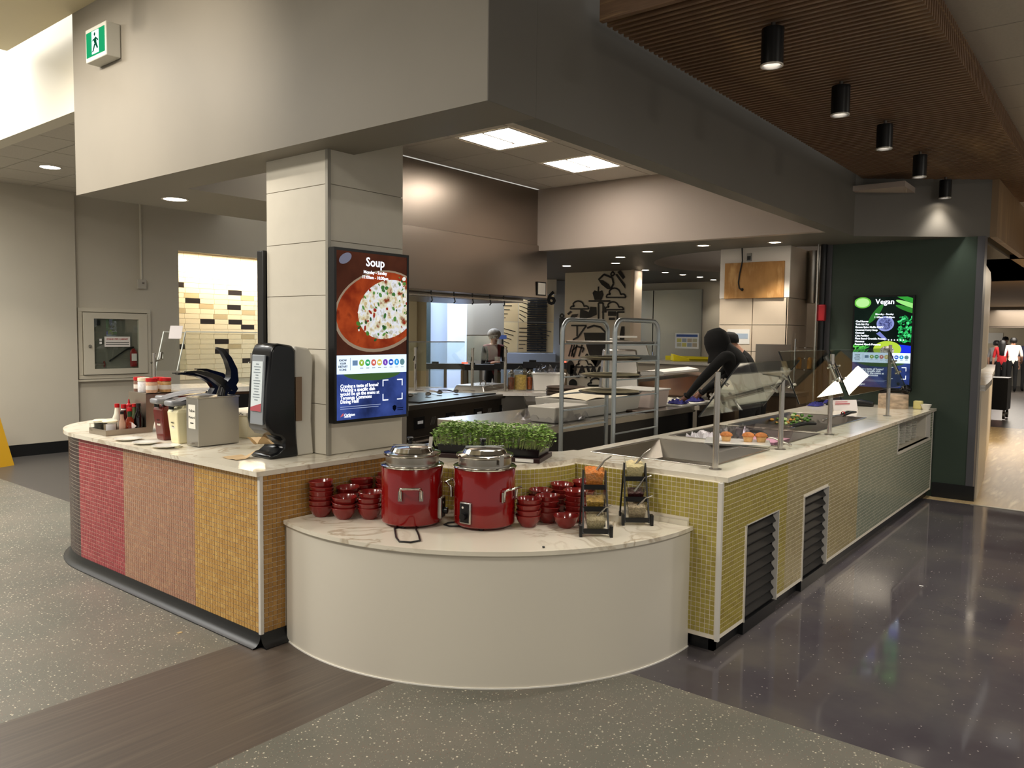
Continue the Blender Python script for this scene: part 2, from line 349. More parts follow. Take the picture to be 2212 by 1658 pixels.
rec = lay_in(3.0, 7.758, 2.41, 5.8, .644, .652, 5.272, 4.276, ZC, PANEL, skip=((0, 0), (2, 0), (-2, 0)))
lay_in(2.83, 6.6, 6.42, 10.95, .632, .645, 3.33, 7.31, ZC, PANELD)
lay_in(3.2, 14.6, -1.9, .9, .637, 1.28, 5.28, -.38, 3.4, PANELD)
struct(MB().box((-6, -6, 3.4), (3.2, 2.27, 3.45)).box((3.2, -6, 3.42), (34, -1.9, 3.45)).box((14.6, -1.9, 3.42), (34, 2.4, 3.45)).build('ceiling', PANELD, smooth=0))
ATR = mat('atrium_paint', '#cfc3a2', .6)
st_box('ceiling', (-6, 2.27, 3.99), (2.65, 7.72, 4.06), ATR)
st_box('wall_left', (2.815, 6.42, ZC-.01), (2.95, 15, 6.2), mat('bright_fascia_paint', '#d9d2c0', .6))
st_box('ceiling', (-6, 7.72, 3.99), (-1.4, 15, 4.06), ATR)
# far left wall with its shallow return
st_box('wall_back', (-2, 10.9, 0), (4.47, 11.1, ZC+.02), WALLW)
st_box('wall_back', (4.47, 10.98, 0), (5.92, 11.1, ZC+.02), WALLW)
st_box('wall_back', (5.92, 10.98, 2.766), (9.5, 11.1, ZC+.02), WALLW)
st_box('baseboard_back', (-2, 10.885, 0), (4.47, 10.9, .15), BLACKR)
st_box('trim_2', (4.5, 10.965, 2.25), (4.53, 10.98, 2.3), WALLW)
# tiled niche beyond
NW = mat('niche_grout', '#d8c9a8', .7)
nw = struct(MB().box((5.2, 12.6, 0), (10.5, 12.7, 3.1)).build('wall_niche', NW, smooth=0))
st_box('ceiling', (5.0, 11.1, 2.95), (10.5, 12.7, 3.05), PINK)
st_box('wall_niche', (5.80, 11.1, 0), (5.92, 12.6, 2.95), WALLW)
tl = {k: mat('niche_tile_'+k, c, .3) for k, c in (('cream', '#e9dcbc'), ('tan', '#bfae8a'), ('dark', '#2b2522'))}
tmesh = {k: MB().box((0, 0, 0), (.262, .012, .082)).build('tile', m, smooth=0, mesh_only=True) for k, m in tl.items()}
rt = random.Random(3); dk = [(1, 24), (5, 23), (2, 21), (5, 20), (3, 17), (5, 17), (6, 16), (4, 13), (4, 11), (1, 12), (6, 9)]; tn = [(5, 23.0), (2, 22), (3, 20), (6, 19), (4, 18), (6, 14), (5, 12), (1, 19), (6, 22)]
for r_ in range(6, 31):
    for c_ in range(10):
        x = 6.35+c_*.267 + (.02 if r_ % 2 else 0); z = .25+r_*.0865
        k = 'dark' if (c_, r_) in dk else 'tan' if (c_, r_) in tn else 'cream'
        link('tile', tmesh[k], nw, loc=(x, 12.59, z))
area_light('niche_strip_light', (8.0, 12.3, 2.9), 2.6, 60, (1, .84, .6), sizey=.12)
# green wall with its grey edge trims
GREEN = mat('dark_green_paint', '#36443a', .5, noise=.03, nscale=3); TRIMG = mat('grey_trim', '#55555a', .4)
gw = st_box('wall_green', (8.95, 1.28, 0), (9.08, 2.66, ZS), GREEN)
struct(MB().box((8.94, 1.215, 0), (9.09, 1.28, ZS)).build('trim_3', TRIMG, smooth=0)); struct(MB().box((8.94, 2.66, 0), (9.09, 2.72, ZS)).build('trim_4', TRIMG, smooth=0))
st_box('baseboard_green', (8.93, 1.2, 0), (8.95, 1.58, .15), BLACKR)
# laminate half wall and timber lined passage behind the green wall
LAM = m_grain('pale_laminate', '#d6cab6', '#c7b79e', (9, 9, .5), .4)
pl = [(9.1, 1.2), (10.6, 1.33), (12.0, 1.5), (14, 1.72), (16.9, 2.06)]
m = MB()
for a, b in zip(pl, pl[1:]): m.prism([a, b, (b[0]-.02, b[1]+.25), (a[0]-.02, a[1]+.25)], 0, 1.1)
struct(m.build('wall_half', LAM, smooth=0)); m = MB()
for a, b in zip(pl, pl[1:]): m.prism([(a[0], a[1]-.03), (b[0], b[1]-.03), (b[0], b[1]+.3), (a[0], a[1]+.3)], 1.1, 1.16)
struct(m.build('trim_5', QUARTZW, smooth=0))
TIM = m_grain('timber_panel', '#8a7358', '#a48a68', (8, 8, .6), .45)
m = MB()
for i, (a, b) in enumerate(zip(pl[:2], pl[1:3])):
    m.prism([(a[0], a[1]+.04), (b[0], b[1]+.04), (b[0], b[1]+.3), (a[0], a[1]+.3)], 1.3, 2.4)
struct(m.build('wall_passage', LAM, smooth=0))
st_box('wall_passage', (9.09, 1.14, ZS), (11.6, 1.2, 3.2), TIM)
st_box('wall_passage', (11.6, -2.4, ZS), (11.7, 1.3, 3.4), TIM)
st_box('ceiling', (11.6, -4, ZS), (42, 4.6, ZS+.05), mat('tan_ceiling', '#a1886a', .6))
st_box('wall_far', (29.4, -6, 2.05), (29.6, 6, ZS), m_steel('passage_hood_steel', '#a49d94', .4))
st_box('wall_far', (36, -6, 0), (36.2, 9, 3), mat('far_cream_wall', '#d8c9ae', .6))
# back walls of the kitchen
CREAMW = mat('kitchen_cream_wall', '#cdc6b6', .6)
st_box('wall_back', (13.75, 2.4, 0), (13.9, 9.2, ZS), CREAMW)
st_box('wall_kitchen', (10.78, 6.2, 0), (10.98, 7.5, ZS), CREAMW)
struct(MB().box((10.74, 6.16, 0), (10.98, 6.22, ZS)).build('trim_6', mat('pillar_edge', '#d6c8b6', .5), smooth=0))
# clad pillar on the right of the pass
pb = st_box('wall_pillar', (8.79, 3.09, 0), (9.42, 3.87, ZS), mat('panel_joint', '#8a8074', .7))
CLAD = mat('beige_cladding', '#c9bba8', .5, noise=.02, nscale=5); WH2 = mat('white_cladding', '#e6e0d8', .5)
zj = [0, .55, 1.0, 1.45, 1.755, 2.06]
for a, b in zip(zj, zj[1:]):
    for c, d in ((3.075, 3.475), (3.48, 3.88)): MB().box((8.775, c+.003, a+.003), (8.79, d-.003, b-.003)).build('panel', CLAD, pb, smooth=0)
    MB().box((8.775, 3.07, a+.003), (9.42, 3.09, b-.003)).build('panel', CLAD, pb, smooth=0)
MB().box((8.77, 3.06, 2.063), (8.79, 3.88, ZS)).build('panel', WH2, pb, smooth=0); MB().box((8.775, 3.065, 2.063), (9.42, 3.09, ZS)).build('panel', CLAD, pb, smooth=0)
# column that stands on the left counter, stone panels with fine joints
colm = struct(MB().box((2.822, 3.591, .91), (3.377, 4.162, ZC)).build('wall_column', mat('column_joint', '#a59c8d', .7), smooth=0))
STONE = mat('pale_stone_panel', '#d3cdbf', .5, noise=.02, nscale=9)
P0 = (2.814, 3.583); js = [.912]+sorted(ah(709, y, P0) for y in (396, 518.5, 637, 755, 874))+[3.02, ZC]
for a, b in zip(js, js[1:]):
    MB().box((2.814, 3.589, a+.002), (2.83, 4.17, b-.002)).build('panel', STONE, colm, smooth=0)
    MB().box((2.83, 3.583, a+.002), (3.385, 3.6, b-.002)).build('panel', STONE, colm, smooth=0)
    MB().box((3.37, 3.6, a+.002), (3.385, 4.155, b-.002)).build('panel', STONE, colm, smooth=0)
    MB().box((2.83, 4.155, a+.002), (3.385, 4.17, b-.002)).build('panel', STONE, colm, smooth=0)
MB().box((2.808, 3.577, .912), (2.83, 3.599, ZC)).build('corner_bead', mat('corner_bead', '#9c988e', .4, .3), colm, smooth=0)
# slatted timber ceiling
SLAT = m_grain('slat_timber', '#8a6c53', '#a2825f', (.6, 3, 60), .5, '#7b5f48'); SLATB = mat('slat_backing', '#17110d', .8)
sc_ = tag(thing('slat_ceiling', 'slatted brown timber ceiling raft hung beside the grey fascia', 'slat ceiling', (3.46, 2.21, 3.2)))
MB().box((.02, -1.30, .06), (5.2, -.02, .09)).box((5.2, -1.30, .06), (7.3, -1.02, .09)).build('backing', SLATB, sc_, smooth=0)
MB().box((-.02, -1.36, 0), (.012, .0, .2)).build('fascia_board', SLAT, sc_, bevel=.003)
sl = MB().box((0, -1.345, 0), (.022, 0, .05)).box((0, -1.345, .05), (.022, -1.30, .16)).build('slat', SLAT, smooth=0, mesh_only=True)
n_sl = int((8.42-3.46)/.055)
for i in range(1, n_sl): link('slat', sl, sc_, loc=(i*.055, 0, 0))
for i in range(n_sl, 133):
    x = i*.055; X = 3.46+x; ylim = max(1.215, 2.25-(X-8.42)*1.285) if X < 9.2 else 1.14
    MB().box((x, -1.345, 0), (x+.022, ylim-2.21, .05)).box((x, -1.345, .05), (x+.022, -1.30, .16)).build('slat', SLAT, sc_, smooth=0)
# ------------------------------------------------------------------ lamps of the place
LAMP = m_emit('lamp_diffuser', '#fff4e6', 16); DLAMP = m_emit('downlight_lens', '#fff0dc', 14)
for k, (i, lb) in enumerate(((0, 'square recessed ceiling light nearest the grey corner fascia'), (2, 'square recessed ceiling light further back near the pink wall'), (-2, 'square recessed ceiling light hidden above the front beam'))):
    x0, y0 = 5.272+i*.644+.01, 4.286
    t = thing('ceiling_light', lb, 'ceiling light', (x0, y0, ZC), group='square lights in the kitchen ceiling')
    MB().box((0, 0, 0), (.624, .03, .03)).box((0, .602, 0), (.624, .632, .03)).box((0, .03, 0), (.03, .602, .03)).box((.594, .03, 0), (.624, .602, .03)).build('frame', mat('fixture_white', '#e8e4da', .5), t, smooth=0)
    MB().grid(lambda u, v: (.03+u*.564, .03+v*.572, .012+.03*abs(math.sin(v*2*math.pi))**.7), 2, 16).build('diffuser', LAMP, t)
    MB().box((.03, .305, -.004), (.48, .327, .02)).build('centre_bar', mat('fixture_bar', '#d8d2c6', .5), t, smooth=0)
def downlight(p, lb, power, r_=.075, grp='recessed downlights in the soffit', ang=95):
    t = thing('recessed_downlight', lb, 'downlight', p, group=grp)
    MB().lathe([(r_, -.004), (r_+.018, -.004), (r_+.018, .0), (r_, .0)], seg=24).build('trim_ring', mat('downlight_trim', '#c9c2b6', .5), t)
    MB().lathe([(0, -.002), (r_, -.002)], seg=20).build('lens', DLAMP, t)
    if power: spot_light('downlight_beam', (p[0], p[1], p[2]-.02), power, ang, .5, aim=(0, 0, -1), r=.06)
dl = [((1224, 574), 'downlight nearest the mural wall, left of the back soffit', 24), ((1340, 555), 'downlight above the mural, front one of the close pair', 24), ((1330, 568), 'downlight above the mural, rear one of the close pair', 20), ((1399, 543), 'downlight between the mural pair and the round recess', 30),
      ((1519, 530), 'downlight just left of the wooden board pillar', 34), ((1674, 523), 'downlight directly above the wooden board', 40)]
for (x, y), lb, pw in dl: downlight(az(x, y, ZS), lb, pw, .062)
for (x, y), lb in (((1394, 583), 'small bright downlight left under the round recess'), ((1437, 588), 'wide downlight behind the round recess edge'), ((1475, 593), 'small bright downlight in the middle behind the recess'), ((1512, 598), 'wide downlight right behind the recess'), ((1541, 604), 'downlight half hidden by the white pillar top')):
    downlight(az(x, y, ZS), lb, 10, .055)
downlight(az(378, 430, ZS), 'downlight in the soffit left of the stone column', 40, .085)
downlight(az(108, 361, ZC), 'downlight in the tiled ceiling at far left', 55, .1, 'downlights in the left ceiling')
PB = mat('black_fixture', '#0a0a0b', .35)
pl_ = [((1670, 55, 143), 'nearest and largest black cylinder pendant'), ((1817, 180, 249), 'second black cylinder pendant from the camera'), ((1912, 264, 322), 'third black cylinder pendant from the camera'), ((1988, 330, 383), 'fourth black cylinder pendant from the camera'), ((2043, 384, 428), 'farthest black cylinder pendant, against the grey chamfer')]
for (x, yt, yb), lb in pl_:
    p = az(x, yt+3, 3.18); h = 3.2-ah(x, yb, p)
    t = thing('pendant_light', lb, 'pendant light', (p.x, p.y, 3.2), group='black cylinder pendants under the slat ceiling'); r_ = .055
    MB().lathe([(0, -.03), (r_, -.03), (r_, -h), (r_-.006, -h), (r_-.008, -h+.05), (0, -h+.05)], seg=28).build('body', PB, t)
    MB().lathe([(r_-.006, -h-.001), (r_+.001, -h-.001), (r_+.001, -h+.006), (r_-.006, -h+.006)], seg=28).build('rim', mat('pendant_rim', '#d9d3c8', .3, .2), t)
    MB().lathe([(0, -h+.03), (r_-.012, -h+.03)], seg=20).build('lens', m_emit('pendant_lens', '#fff1dd', 30), t)
    MB().cyl((0, 0, -.03), (0, 0, 0), .012, 8).build('stem', STEELD, t)
    spot_light('pendant_beam', (p.x, p.y, 3.2-h-.01), 18 if x == 2043 else 60, 85, .7, (1, .93, .84), r=.05)
# running-man exit sign on the front fascia
ex = [ax(x, y, 2.6) for x, y in ((200, 72), (243, 50), (245, 118), (202, 138))]
t = thing('exit_sign', 'green running man exit sign on the grey front fascia', 'exit sign', (2.65, 5.81, 3.62))
MB().box((-.1, -.16, -.115), (0, .16, .115)).build('housing', mat('sign_housing', '#b9b7ae', .5), t, bevel=.006)
MB().box((-.103, -.14, -.085), (-.1, .14, .085)).build('panel', m_emit('exit_green', '#1f9a63', .8), t, smooth=0)
SW = m_emit('exit_white', '#e6fbff', 1.1)
MB().box((-.105, -.055, -.075), (-.103, .05, .08)).build('doorway', SW, t, smooth=0)
SG = m_emit('exit_figure', '#0f5c3c', .5)
def bb(pts): return [(-.106, -y, z) for y, z in pts]
MB().slab(bb([(-.02, .02), (.015, .035), (.03, .0), (.0, -.015)]), (-1, 0, 0), .001).slab(bb([(0, -.01), (.025, 0), (.05, -.045), (.035, -.05)]), (-1, 0, 0), .001).slab(bb([(-.01, -.01), (.01, -.015), (-.02, -.06), (-.05, -.062), (-.03, -.05)]), (-1, 0, 0), .001).slab(bb([(.015, .035), (.02, .02), (.055, .01), (.05, .0)]), (-1, 0, 0), .001).slab(bb([(-.045, .01), (-.015, .03), (-.02, .015)]), (-1, 0, 0), .001).lathe([(0, 0), (.013, 0)], (-.1065, -.0, .055), 12, M=Matrix.Rotation(math.pi/2, 3, 'Y')).build('running_figure', SG, t, smooth=0)
# ceiling bracket lamp at the very top left
p = ax(10, 5, 1.9)
t = thing('ceiling_spotlight', 'grey ceiling spotlight cut off by the top left corner', 'spotlight', (p.x, p.y, 3.99))
MB().box((-.06, -.06, -.03), (.06, .06, 0)).build('base', mat('spot_grey', '#8d8a86', .4), t, bevel=.005); MB().tube([(0, 0, -.03), (0, 0, -.12), (-.04, .02, -.24)], [.02, .05, .06], 14).build('head', mat('spot_grey', '#8d8a86', .4), t)
# ================================================================== serving counters
ZT = .91; TP = .0254
ARC_C = (3.66, 3.06); R_IN, R_OUT = .575, 1.313
TONES = {'charcoal': ('#4a3b3a', '#54433f', '#3f3433'), 'red': ('#a8484c', '#9c4147', '#b5585a'), 'tan': ('#b0866c', '#a87c66', '#b98f72'), 'gold': ('#c59a56', '#bb8f4e', '#cfa863'),
         'caramel': ('#ad8140', '#a2763a', '#b98d4c'), 'olive': ('#a99a4a', '#b3a450', '#a08f45'), 'sand': ('#b5a77a', '#aa9c72', '#bfb184'), 'sage': ('#98a08c', '#8f9784', '#a2a893')}
TILEM = {k: m_tile('mosaic_'+k, *v) for k, v in TONES.items()}
TILE_ME = {k: MB().box((-.0108, -.0025, -.0108), (.0108, .0025, .0108)).build('tile', m, smooth=0, mesh_only=True) for k, m in TILEM.items()}
def tile_rows(parent, path, tone_of, z0, z1, hide=None, cand=None):
    """path: list of plan points; tiles sit on its right-hand (outer) side. Collects (distance, position, yaw, tone)."""
    seg = []; 
    for a, b in zip(path, path[1:]): seg.append((Vector((*a, 0)), Vector((*b, 0))))
    tot = sum((b-a).length for a, b in seg); n = int(tot/TP); k = int((z1-z0)/TP)
    for i in range(n):
        t = (i+.5)*tot/n; acc = 0
        for a, b in seg:
            L_ = (b-a).length
            if acc+L_ >= t or (a, b) == seg[-1]: break
            acc += L_
        d = (b-a).normalized(); p = a+d*(t-acc); yaw = math.atan2(d.y, d.x)
        for j in range(k):
            z = z1-(j+.5)*TP
            if hide and hide(p, z): continue
            q = Vector((p.x, p.y, z)); nrm = Vector((d.y, -d.x, 0)); v = O-q; c_ = max(.05, nrm.dot(v.normalized()))
            cand.append((v.length/math.sqrt(c_), q, yaw, tone_of(p)))
def lay_tiles(parent, cand, limit=290):
    cand.sort(key=lambda c: c[0]); mb = {}
    for i, (d, q, yaw, tn) in enumerate(cand):
        if i < limit:
            o = link('tile', TILE_ME[tn], parent, loc=q); o.rotation_euler = (0, 0, yaw)
        else:
            m = mb.setdefault(tn, MB()); h = .0108; c, s = math.cos(yaw), math.sin(yaw); nx, ny = s*.0025, -c*.0025
            P = lambda u, z, w: (q.x+c*u+nx*w, q.y+s*u+ny*w, q.z+z); n = len(m.v)
            m.v += [P(-h, -h, 0), P(h, -h, 0), P(h, h, 0), P(-h, h, 0), P(-h, -h, 1), P(h, -h, 1), P(h, h, 1), P(-h, h, 1)]
            for f in ((4, 5, 6, 7), (0, 1, 5, 4), (1, 2, 6, 5), (2, 3, 7, 6), (3, 0, 4, 7)): m.face([n+x for x in f])
    big = MB(); ms = []
    for k, (tn, m) in enumerate(mb.items()):
        ms.append(TILEM[tn]); n = len(big.v); big.v += m.v; big.k = k
        for f in m.f: big.face([n+x for x in f])
    if big.v: tag(big.build('mosaic_tiles', ms, parent, smooth=0), kind='stuff')
# --- left base
EC, ERX, ERY = (2.82, 5.5), .556, .76
end_arc = [(EC[0]-ERX*math.cos(R(a)), EC[1]+ERY*math.sin(R(a))) for a in range(0, 181, 6)]
cl = thing('counter_base', 'left counter base with red, tan, gold and caramel mosaic tile and a black cove foot', 'counter', (2.264, 3.43, 0))
def rel(pts, o): return [(x-o[0], y-o[1]) for x, y in pts]
body = [(2.264, 3.43), (3.209, 3.43), (3.376, 3.56)] + [(EC[0]+ERX*math.cos(R(a)), EC[1]+ERY*math.sin(R(a))) for a in range(0, 181, 6)]
MB().prism(rel(body, (2.264, 3.43)), .07, .885).build('body', GROUT, cl, smooth=0)
cand = []
def tone_l(p):
    if p.x > 2.27 and p.y < 3.5: return 'caramel'
    return 'gold' if p.y < 4.053 else 'tan' if p.y < 4.905 else 'red' if p.y < 5.53 else 'charcoal'
tile_rows(cl, [(x, y) for x, y in reversed([(2.262, 3.447)]+end_arc[:26])], tone_l, .07, .883, None, cand)
tile_rows(cl, [(2.28, 3.428), (3.2, 3.428)], tone_l, .07, .883, lambda p, z: z < .63 and p.x > 2.41, cand)
for i, c in enumerate(cand): cand[i] = (c[0], c[1]-Vector((2.264, 3.43, 0)), c[2], c[3])
lay_tiles(cl, cand)
MB().box((-.008, -.008, .066), (.012, .012, .885)).build('corner_trim', mat('white_metal_trim', '#dedad2', .35), cl, smooth=0, bevel=.002)
cove_path = [(2.262+.0, 3.426), (2.262, 5.45)] + end_arc[1:24]
def cove(path, prof, closed=False):
    m = MB(); n = len(prof); P = [Vector((*p, 0)) for p in path]
    for i, p in enumerate(P):
        d = (P[min(i+1, len(P)-1)]-P[max(i-1, 0)]).normalized(); nx = Vector((-d.y, d.x, 0))
        for o_, z in prof: m.v.append(tuple(p+nx*o_+Vector((0, 0, z))))
    for i in range(len(P)-1):
        for j in range(n-1): m.face([i*n+j, i*n+j+1, (i+1)*n+j+1, (i+1)*n+j])
    return m
CV = [(-.01, .001), (.05, .001), (.05, .006), (.03, .012), (.014, .028), (.006, .05), (.004, .072), (-.01, .072)]
cm = cove(rel(cove_path, (2.264, 3.43)), CV); cm2 = cove(rel([(2.41, 3.428), (2.258, 3.428)], (2.264, 3.43)), CV); n = len(cm.v); cm.v += cm2.v; cm.f += [[n+i for i in f] for f in cm2.f]; cm.mi += cm2.mi
cm.build('cove_base', BLACKR, cl, smooth=60)
# --- right base with vents and plate shelf
X0, Y0 = 3.70, 1.597
cr = thing('counter_base', 'long right counter base in olive, sand and sage mosaic with black louvres and plate shelf', 'counter', (X0, Y0, 0))
SH = (7.43, 8.77, .625, .885)                  # shelf opening
VT = ((4.04, 4.525, .07, .605), (4.98, 5.475, .07, .61))
m = MB()
for a, b, z0, z1 in ((X0, VT[0][0], .073, .885), (VT[0][0], VT[0][1], VT[0][3], .885), (VT[0][1], VT[1][0], .073, .885), (VT[1][0], VT[1][1], VT[1][3], .885), (VT[1][1], SH[0], .073, .885), (SH[0], SH[1], .073, SH[2]), (SH[1], 8.92, .073, .885)):
    m.box((a-X0, 0, z0), (b-X0, .03, z1))
m.box((0, .03, .073), (.03, 2.55-Y0, .885)).box((0, 1.0, .073), (5.2, 1.04, .885))
m.build('body', GROUT, cr, smooth=0)
cand = []
tone_r = lambda p: 'olive' if p.x < 4.665 else 'sand' if p.x < 6.2 else 'sage'
def hide_r(p, z):
    for a, b, c, d in VT:
        if a-.006 < p.x < b+.006 and z < d+.008: return True
    return SH[0]-.01 < p.x < SH[1]+.01 and z > SH[2]-.02
tile_rows(cr, [(X0+.018, Y0), (8.9, Y0)], tone_r, .073, .883, hide_r, cand)
tile_rows(cr, [(X0, 2.49), (X0, Y0+.018)], tone_r, .073, .883, lambda p, z: z < .67 and p.y > 1.765, cand)
aa = [(ARC_C[0]+.59*math.cos(R(a)), ARC_C[1]+.59*math.sin(R(a))) for a in range(146, 275, 3)]
tile_rows(cr, aa, lambda p: 'olive' if p.x > 3.16 or p.y < 2.95 else 'caramel', .63, .883, None, cand)
for i, c in enumerate(cand): cand[i] = (c[0], c[1]-Vector((X0, Y0, 0)), c[2], c[3])
lay_tiles(cr, cand)
m = MB(); q = [(x-X0, y-Y0) for x, y in aa]; q2 = [(x-X0, y-Y0) for x, y in [(ARC_C[0]+.56*math.cos(R(a)), ARC_C[1]+.56*math.sin(R(a))) for a in range(146, 275, 3)]]
m.prism(q+q2[::-1], .1, .885).build('curved_back', GROUT, cr, smooth=0)
WT = mat('white_metal_trim', '#dedad2', .35)
MB().box((5.205, -.006, .073), (5.225, .02, .885)).build('corner_trim', WT, cr, smooth=0, bevel=.002)
MB().box((-.01, -.01, .068), (.012, .012, .885)).build('corner_trim', WT, cr, smooth=0, bevel=.002)
for a, b, c, d in VT: MB().box((a-X0-.003, -.006, c), (a-X0+.003, .03, d+.003)).box((b-X0-.003, -.006, c), (b-X0+.003, .03, d+.003)).box((a-X0, -.006, d-.002), (b-X0, .03, d+.004)).build('opening_trim', WT, cr, smooth=0)
MB().box((SH[0]-X0-.012, -.006, SH[2]-.015), (SH[0]-X0+.004, .03, .885)).build('opening_trim', WT, cr, smooth=0)
MB().box((SH[1]-X0-.004, -.006, SH[2]), (SH[1]-X0+.012, .03, .885)).build('opening_trim', WT, cr, smooth=0)
LV = mat('black_louvre', '#060607', .45)
for a, b, c, d in VT:
    vt = MB().box((a-X0, .05, c-.05), (b-X0, .06, d)).build('louvre', mat('louvre_dark', '#050506', .6), cr, smooth=0)
    for i in range(9):
        z = c+.01+i*(d-c-.02)/9
        MB().hexa([(a-X0+.004, .012, z), (b-X0-.004, .012, z), (b-X0-.004, .045, z+.045), (a-X0+.004, .045, z+.045), (a-X0+.004, .012, z+.006), (b-X0-.004, .012, z+.006), (b-X0-.004, .045, z+.051), (a-X0+.004, .045, z+.051)]).build('slat', LV, vt, smooth=0)
ws = WHITE
MB().box((SH[0]-X0, -.012, SH[2]-.025), (SH[1]-X0+.02, .45, SH[2])).box((SH[0]-X0, .45, SH[2]), (SH[1]-X0, .47, .885)).box((SH[0]-X0-.0, .03, SH[2]), (SH[0]-X0+.012, .45, .885)).box((SH[1]-X0-.012, .03, SH[2]), (SH[1]-X0, .45, .885)).build('plate_shelf', ws, cr, smooth=0, bevel=.003)
MB().box((.03, .03, 0), (5.21, .06, .075)).box((.03, .03, 0), (.06, .16, .075)).build('kick', BLACKR, cr, smooth=0)
for a, b, c, d in VT: MB().box((a-X0, .0, 0), (b-X0, .05, .07)).build('kick_panel', BLACKR, cr, smooth=0)
# plates in the shelf
pl_me = MB().lathe([(0, 0), (.06, 0), (.062, .004), (.105, .013), (.108, .015), (.105, .017), (.06, .008), (0, .008)], seg=24).build('plate', PORC, mesh_only=True)
sx = 0
for k, (x, n, rr, pos) in enumerate(((7.56, 20, 1, 'leftmost stack'), (7.79, 17, 1, 'second stack from the left'), (8.02, 21, 1, 'middle stack'), (8.26, 21, 1, 'fourth stack from the left'), (8.5, 20, 1, 'rightmost stack'))):
    for i in range(n):
        o = link('plate', pl_me, loc=(x+random.uniform(-.003, .003), Y0+.17+random.uniform(-.004, .004), SH[2]+.001+i*.0105))
        tag(o, 'white plate in the '+pos+' on the counter shelf', 'plate', 'white plates stacked in the counter shelf, '+pos)
# --- worktop
wells = [(3.975, 4.80, 1.785, 2.53), (5.02, 5.86, 1.80, 2.55), (5.98, 7.35, 1.86, 2.52)]
wt = thing('worktop', 'continuous pale quartz worktop running round both counters', 'worktop', (2.236, 3.417, .885))
o3 = lambda pts: rel(pts, (2.236, 3.417)); h = .025
left_top = [(2.236, 3.417), (3.209, 3.417)] + [(ARC_C[0]+R_IN*math.cos(R(a)), ARC_C[1]+R_IN*math.sin(R(a))) for a in [141.6+i*(272-141.6)/24 for i in range(25)]] + [(3.717, 2.485), (3.975, 2.485), (3.975, 2.68), (3.87, 2.70), (3.345, 3.17), (3.40, 3.60)] + [(2.82+.58*math.cos(R(a)), 5.52+.80*math.sin(R(a))) for a in range(0, 181, 5)] + [(2.236, 5.3)]
m = MB().prism(o3(left_top), 0, h)
xs = [3.717]+[v for w_ in wells for v in w_[:2]]+[9.0]
def wb(a, b, c, d): m.box((a-2.236, c-3.417, 0), (b-2.236, d-3.417, h))
wb(3.717, 9.0, 1.571, 1.785); wb(3.975, 8.98, 2.55, 2.65); wb(3.717, 3.975, 1.785, 2.485)
for i, (a, b, c, d) in enumerate(wells):
    if c > 1.785: wb(a, b, 1.785, c)
    if d < 2.55: wb(a, b, d, 2.55)
    nx_ = wells[i+1][0] if i+1 < len(wells) else 8.99
    wb(b, nx_, 1.785, 2.55)
m.build('slab', QUARTZ, wt, smooth=0)
for i, (a, b, c, d) in enumerate(wells):
    lab = ('empty stainless drop-in well nearest the counter corner', 'middle stainless drop-in well lined with crumpled plastic', 'far shallow stainless drop-in well holding roast vegetables')[i]
    t = thing('drop_in_well', lab, 'food well', (a, c, ZT), group='stainless drop-in wells in the right counter')
    W_, D_ = b-a, d-c; dp = .2 if i == 0 else .07; e = .018
    m = MB()
    m.box((-e, -e, 0), (W_+e, 0, .006)).box((-e, D_, 0), (W_+e, D_+e, .006)).box((-e, 0, 0), (0, D_, .006)).box((W_, 0, 0), (W_+e, D_, .006))
    m.build('rim', STEEL, t, smooth=0, bevel=.002)
    s_ = .09; t1 = .004
    m = MB(); A = [(0, 0), (W_, 0), (W_, D_), (0, D_)]; B = [(.03, .03), (W_-.03, .03), (W_-.03, D_-.03), (.03, D_-.03)] if i else [(.06, .06), (W_-.06, .06), (W_-.06, D_-.06), (.06, D_-.06)]
    lv = [(A, 0), (B, -dp*.55), (B, -dp)] if i == 0 else [(A, 0), (B, -dp)]
    for P_, z in lv: m.v += [(x, y, z) for x, y in P_]
    for k in range(len(lv)-1):
        for q in range(4): m.face([k*4+q, k*4+(q+1) % 4, (k+1)*4+(q+1) % 4, (k+1)*4+q])
    kk = (len(lv)-1)*4; m.face([kk, kk+1, kk+2, kk+3])
    m.build('basin', STEELD if i else STEEL, t, smooth=0)
    if i == 0: MB().lathe([(0, 0), (.035, 0), (.04, .004), (.045, .0)], (W_*.45, D_*.5, -dp+.002), 16).build('drain', CHROME, t)
# --- low curved counter
lc = thing('low_counter', 'low white curved soup counter in the corner notch', 'counter', (2.394, 3.41, 0))
ang0, ang1 = 164.4, 271.8
outer = lambda r_: [(ARC_C[0]+r_*math.cos(R(ang0+(ang1-ang0)*i/48)), ARC_C[1]+r_*math.sin(R(ang0+(ang1-ang0)*i/48))) for i in range(49)]
inner = [(ARC_C[0]+.596*math.cos(R(a)), ARC_C[1]+.596*math.sin(R(a))) for a in range(270, 144, -4)]
MB().prism(rel(outer(1.303)+[(3.694, 2.46)]+inner[1:]+[(3.2, 3.42)], (2.394, 3.41)), .004, .62).build('panel', WHITE, lc, smooth=30)
MB().prism(rel(outer(1.318)+[(3.694, 2.46)]+inner[1:]+[(3.2, 3.42)], (2.394, 3.41)), .62, .64).build('slab', QUARTZ, lc, smooth=30)
MB().prism(rel(outer(1.308)+[(ARC_C[0]+1.295*math.cos(R(a)), ARC_C[1]+1.295*math.sin(R(a))) for a in [ang1-(ang1-ang0)*i/48 for i in range(49)]], (2.394, 3.41)), .0, .006).build('floor_seal', mat('white_sealant', '#efece4', .5), lc, smooth=0)
MB().box((3.676-2.394, 1.765-3.41, .64), (3.694-2.394, 2.46-3.41, .665)).build('upstand', QUARTZ, lc, smooth=0)
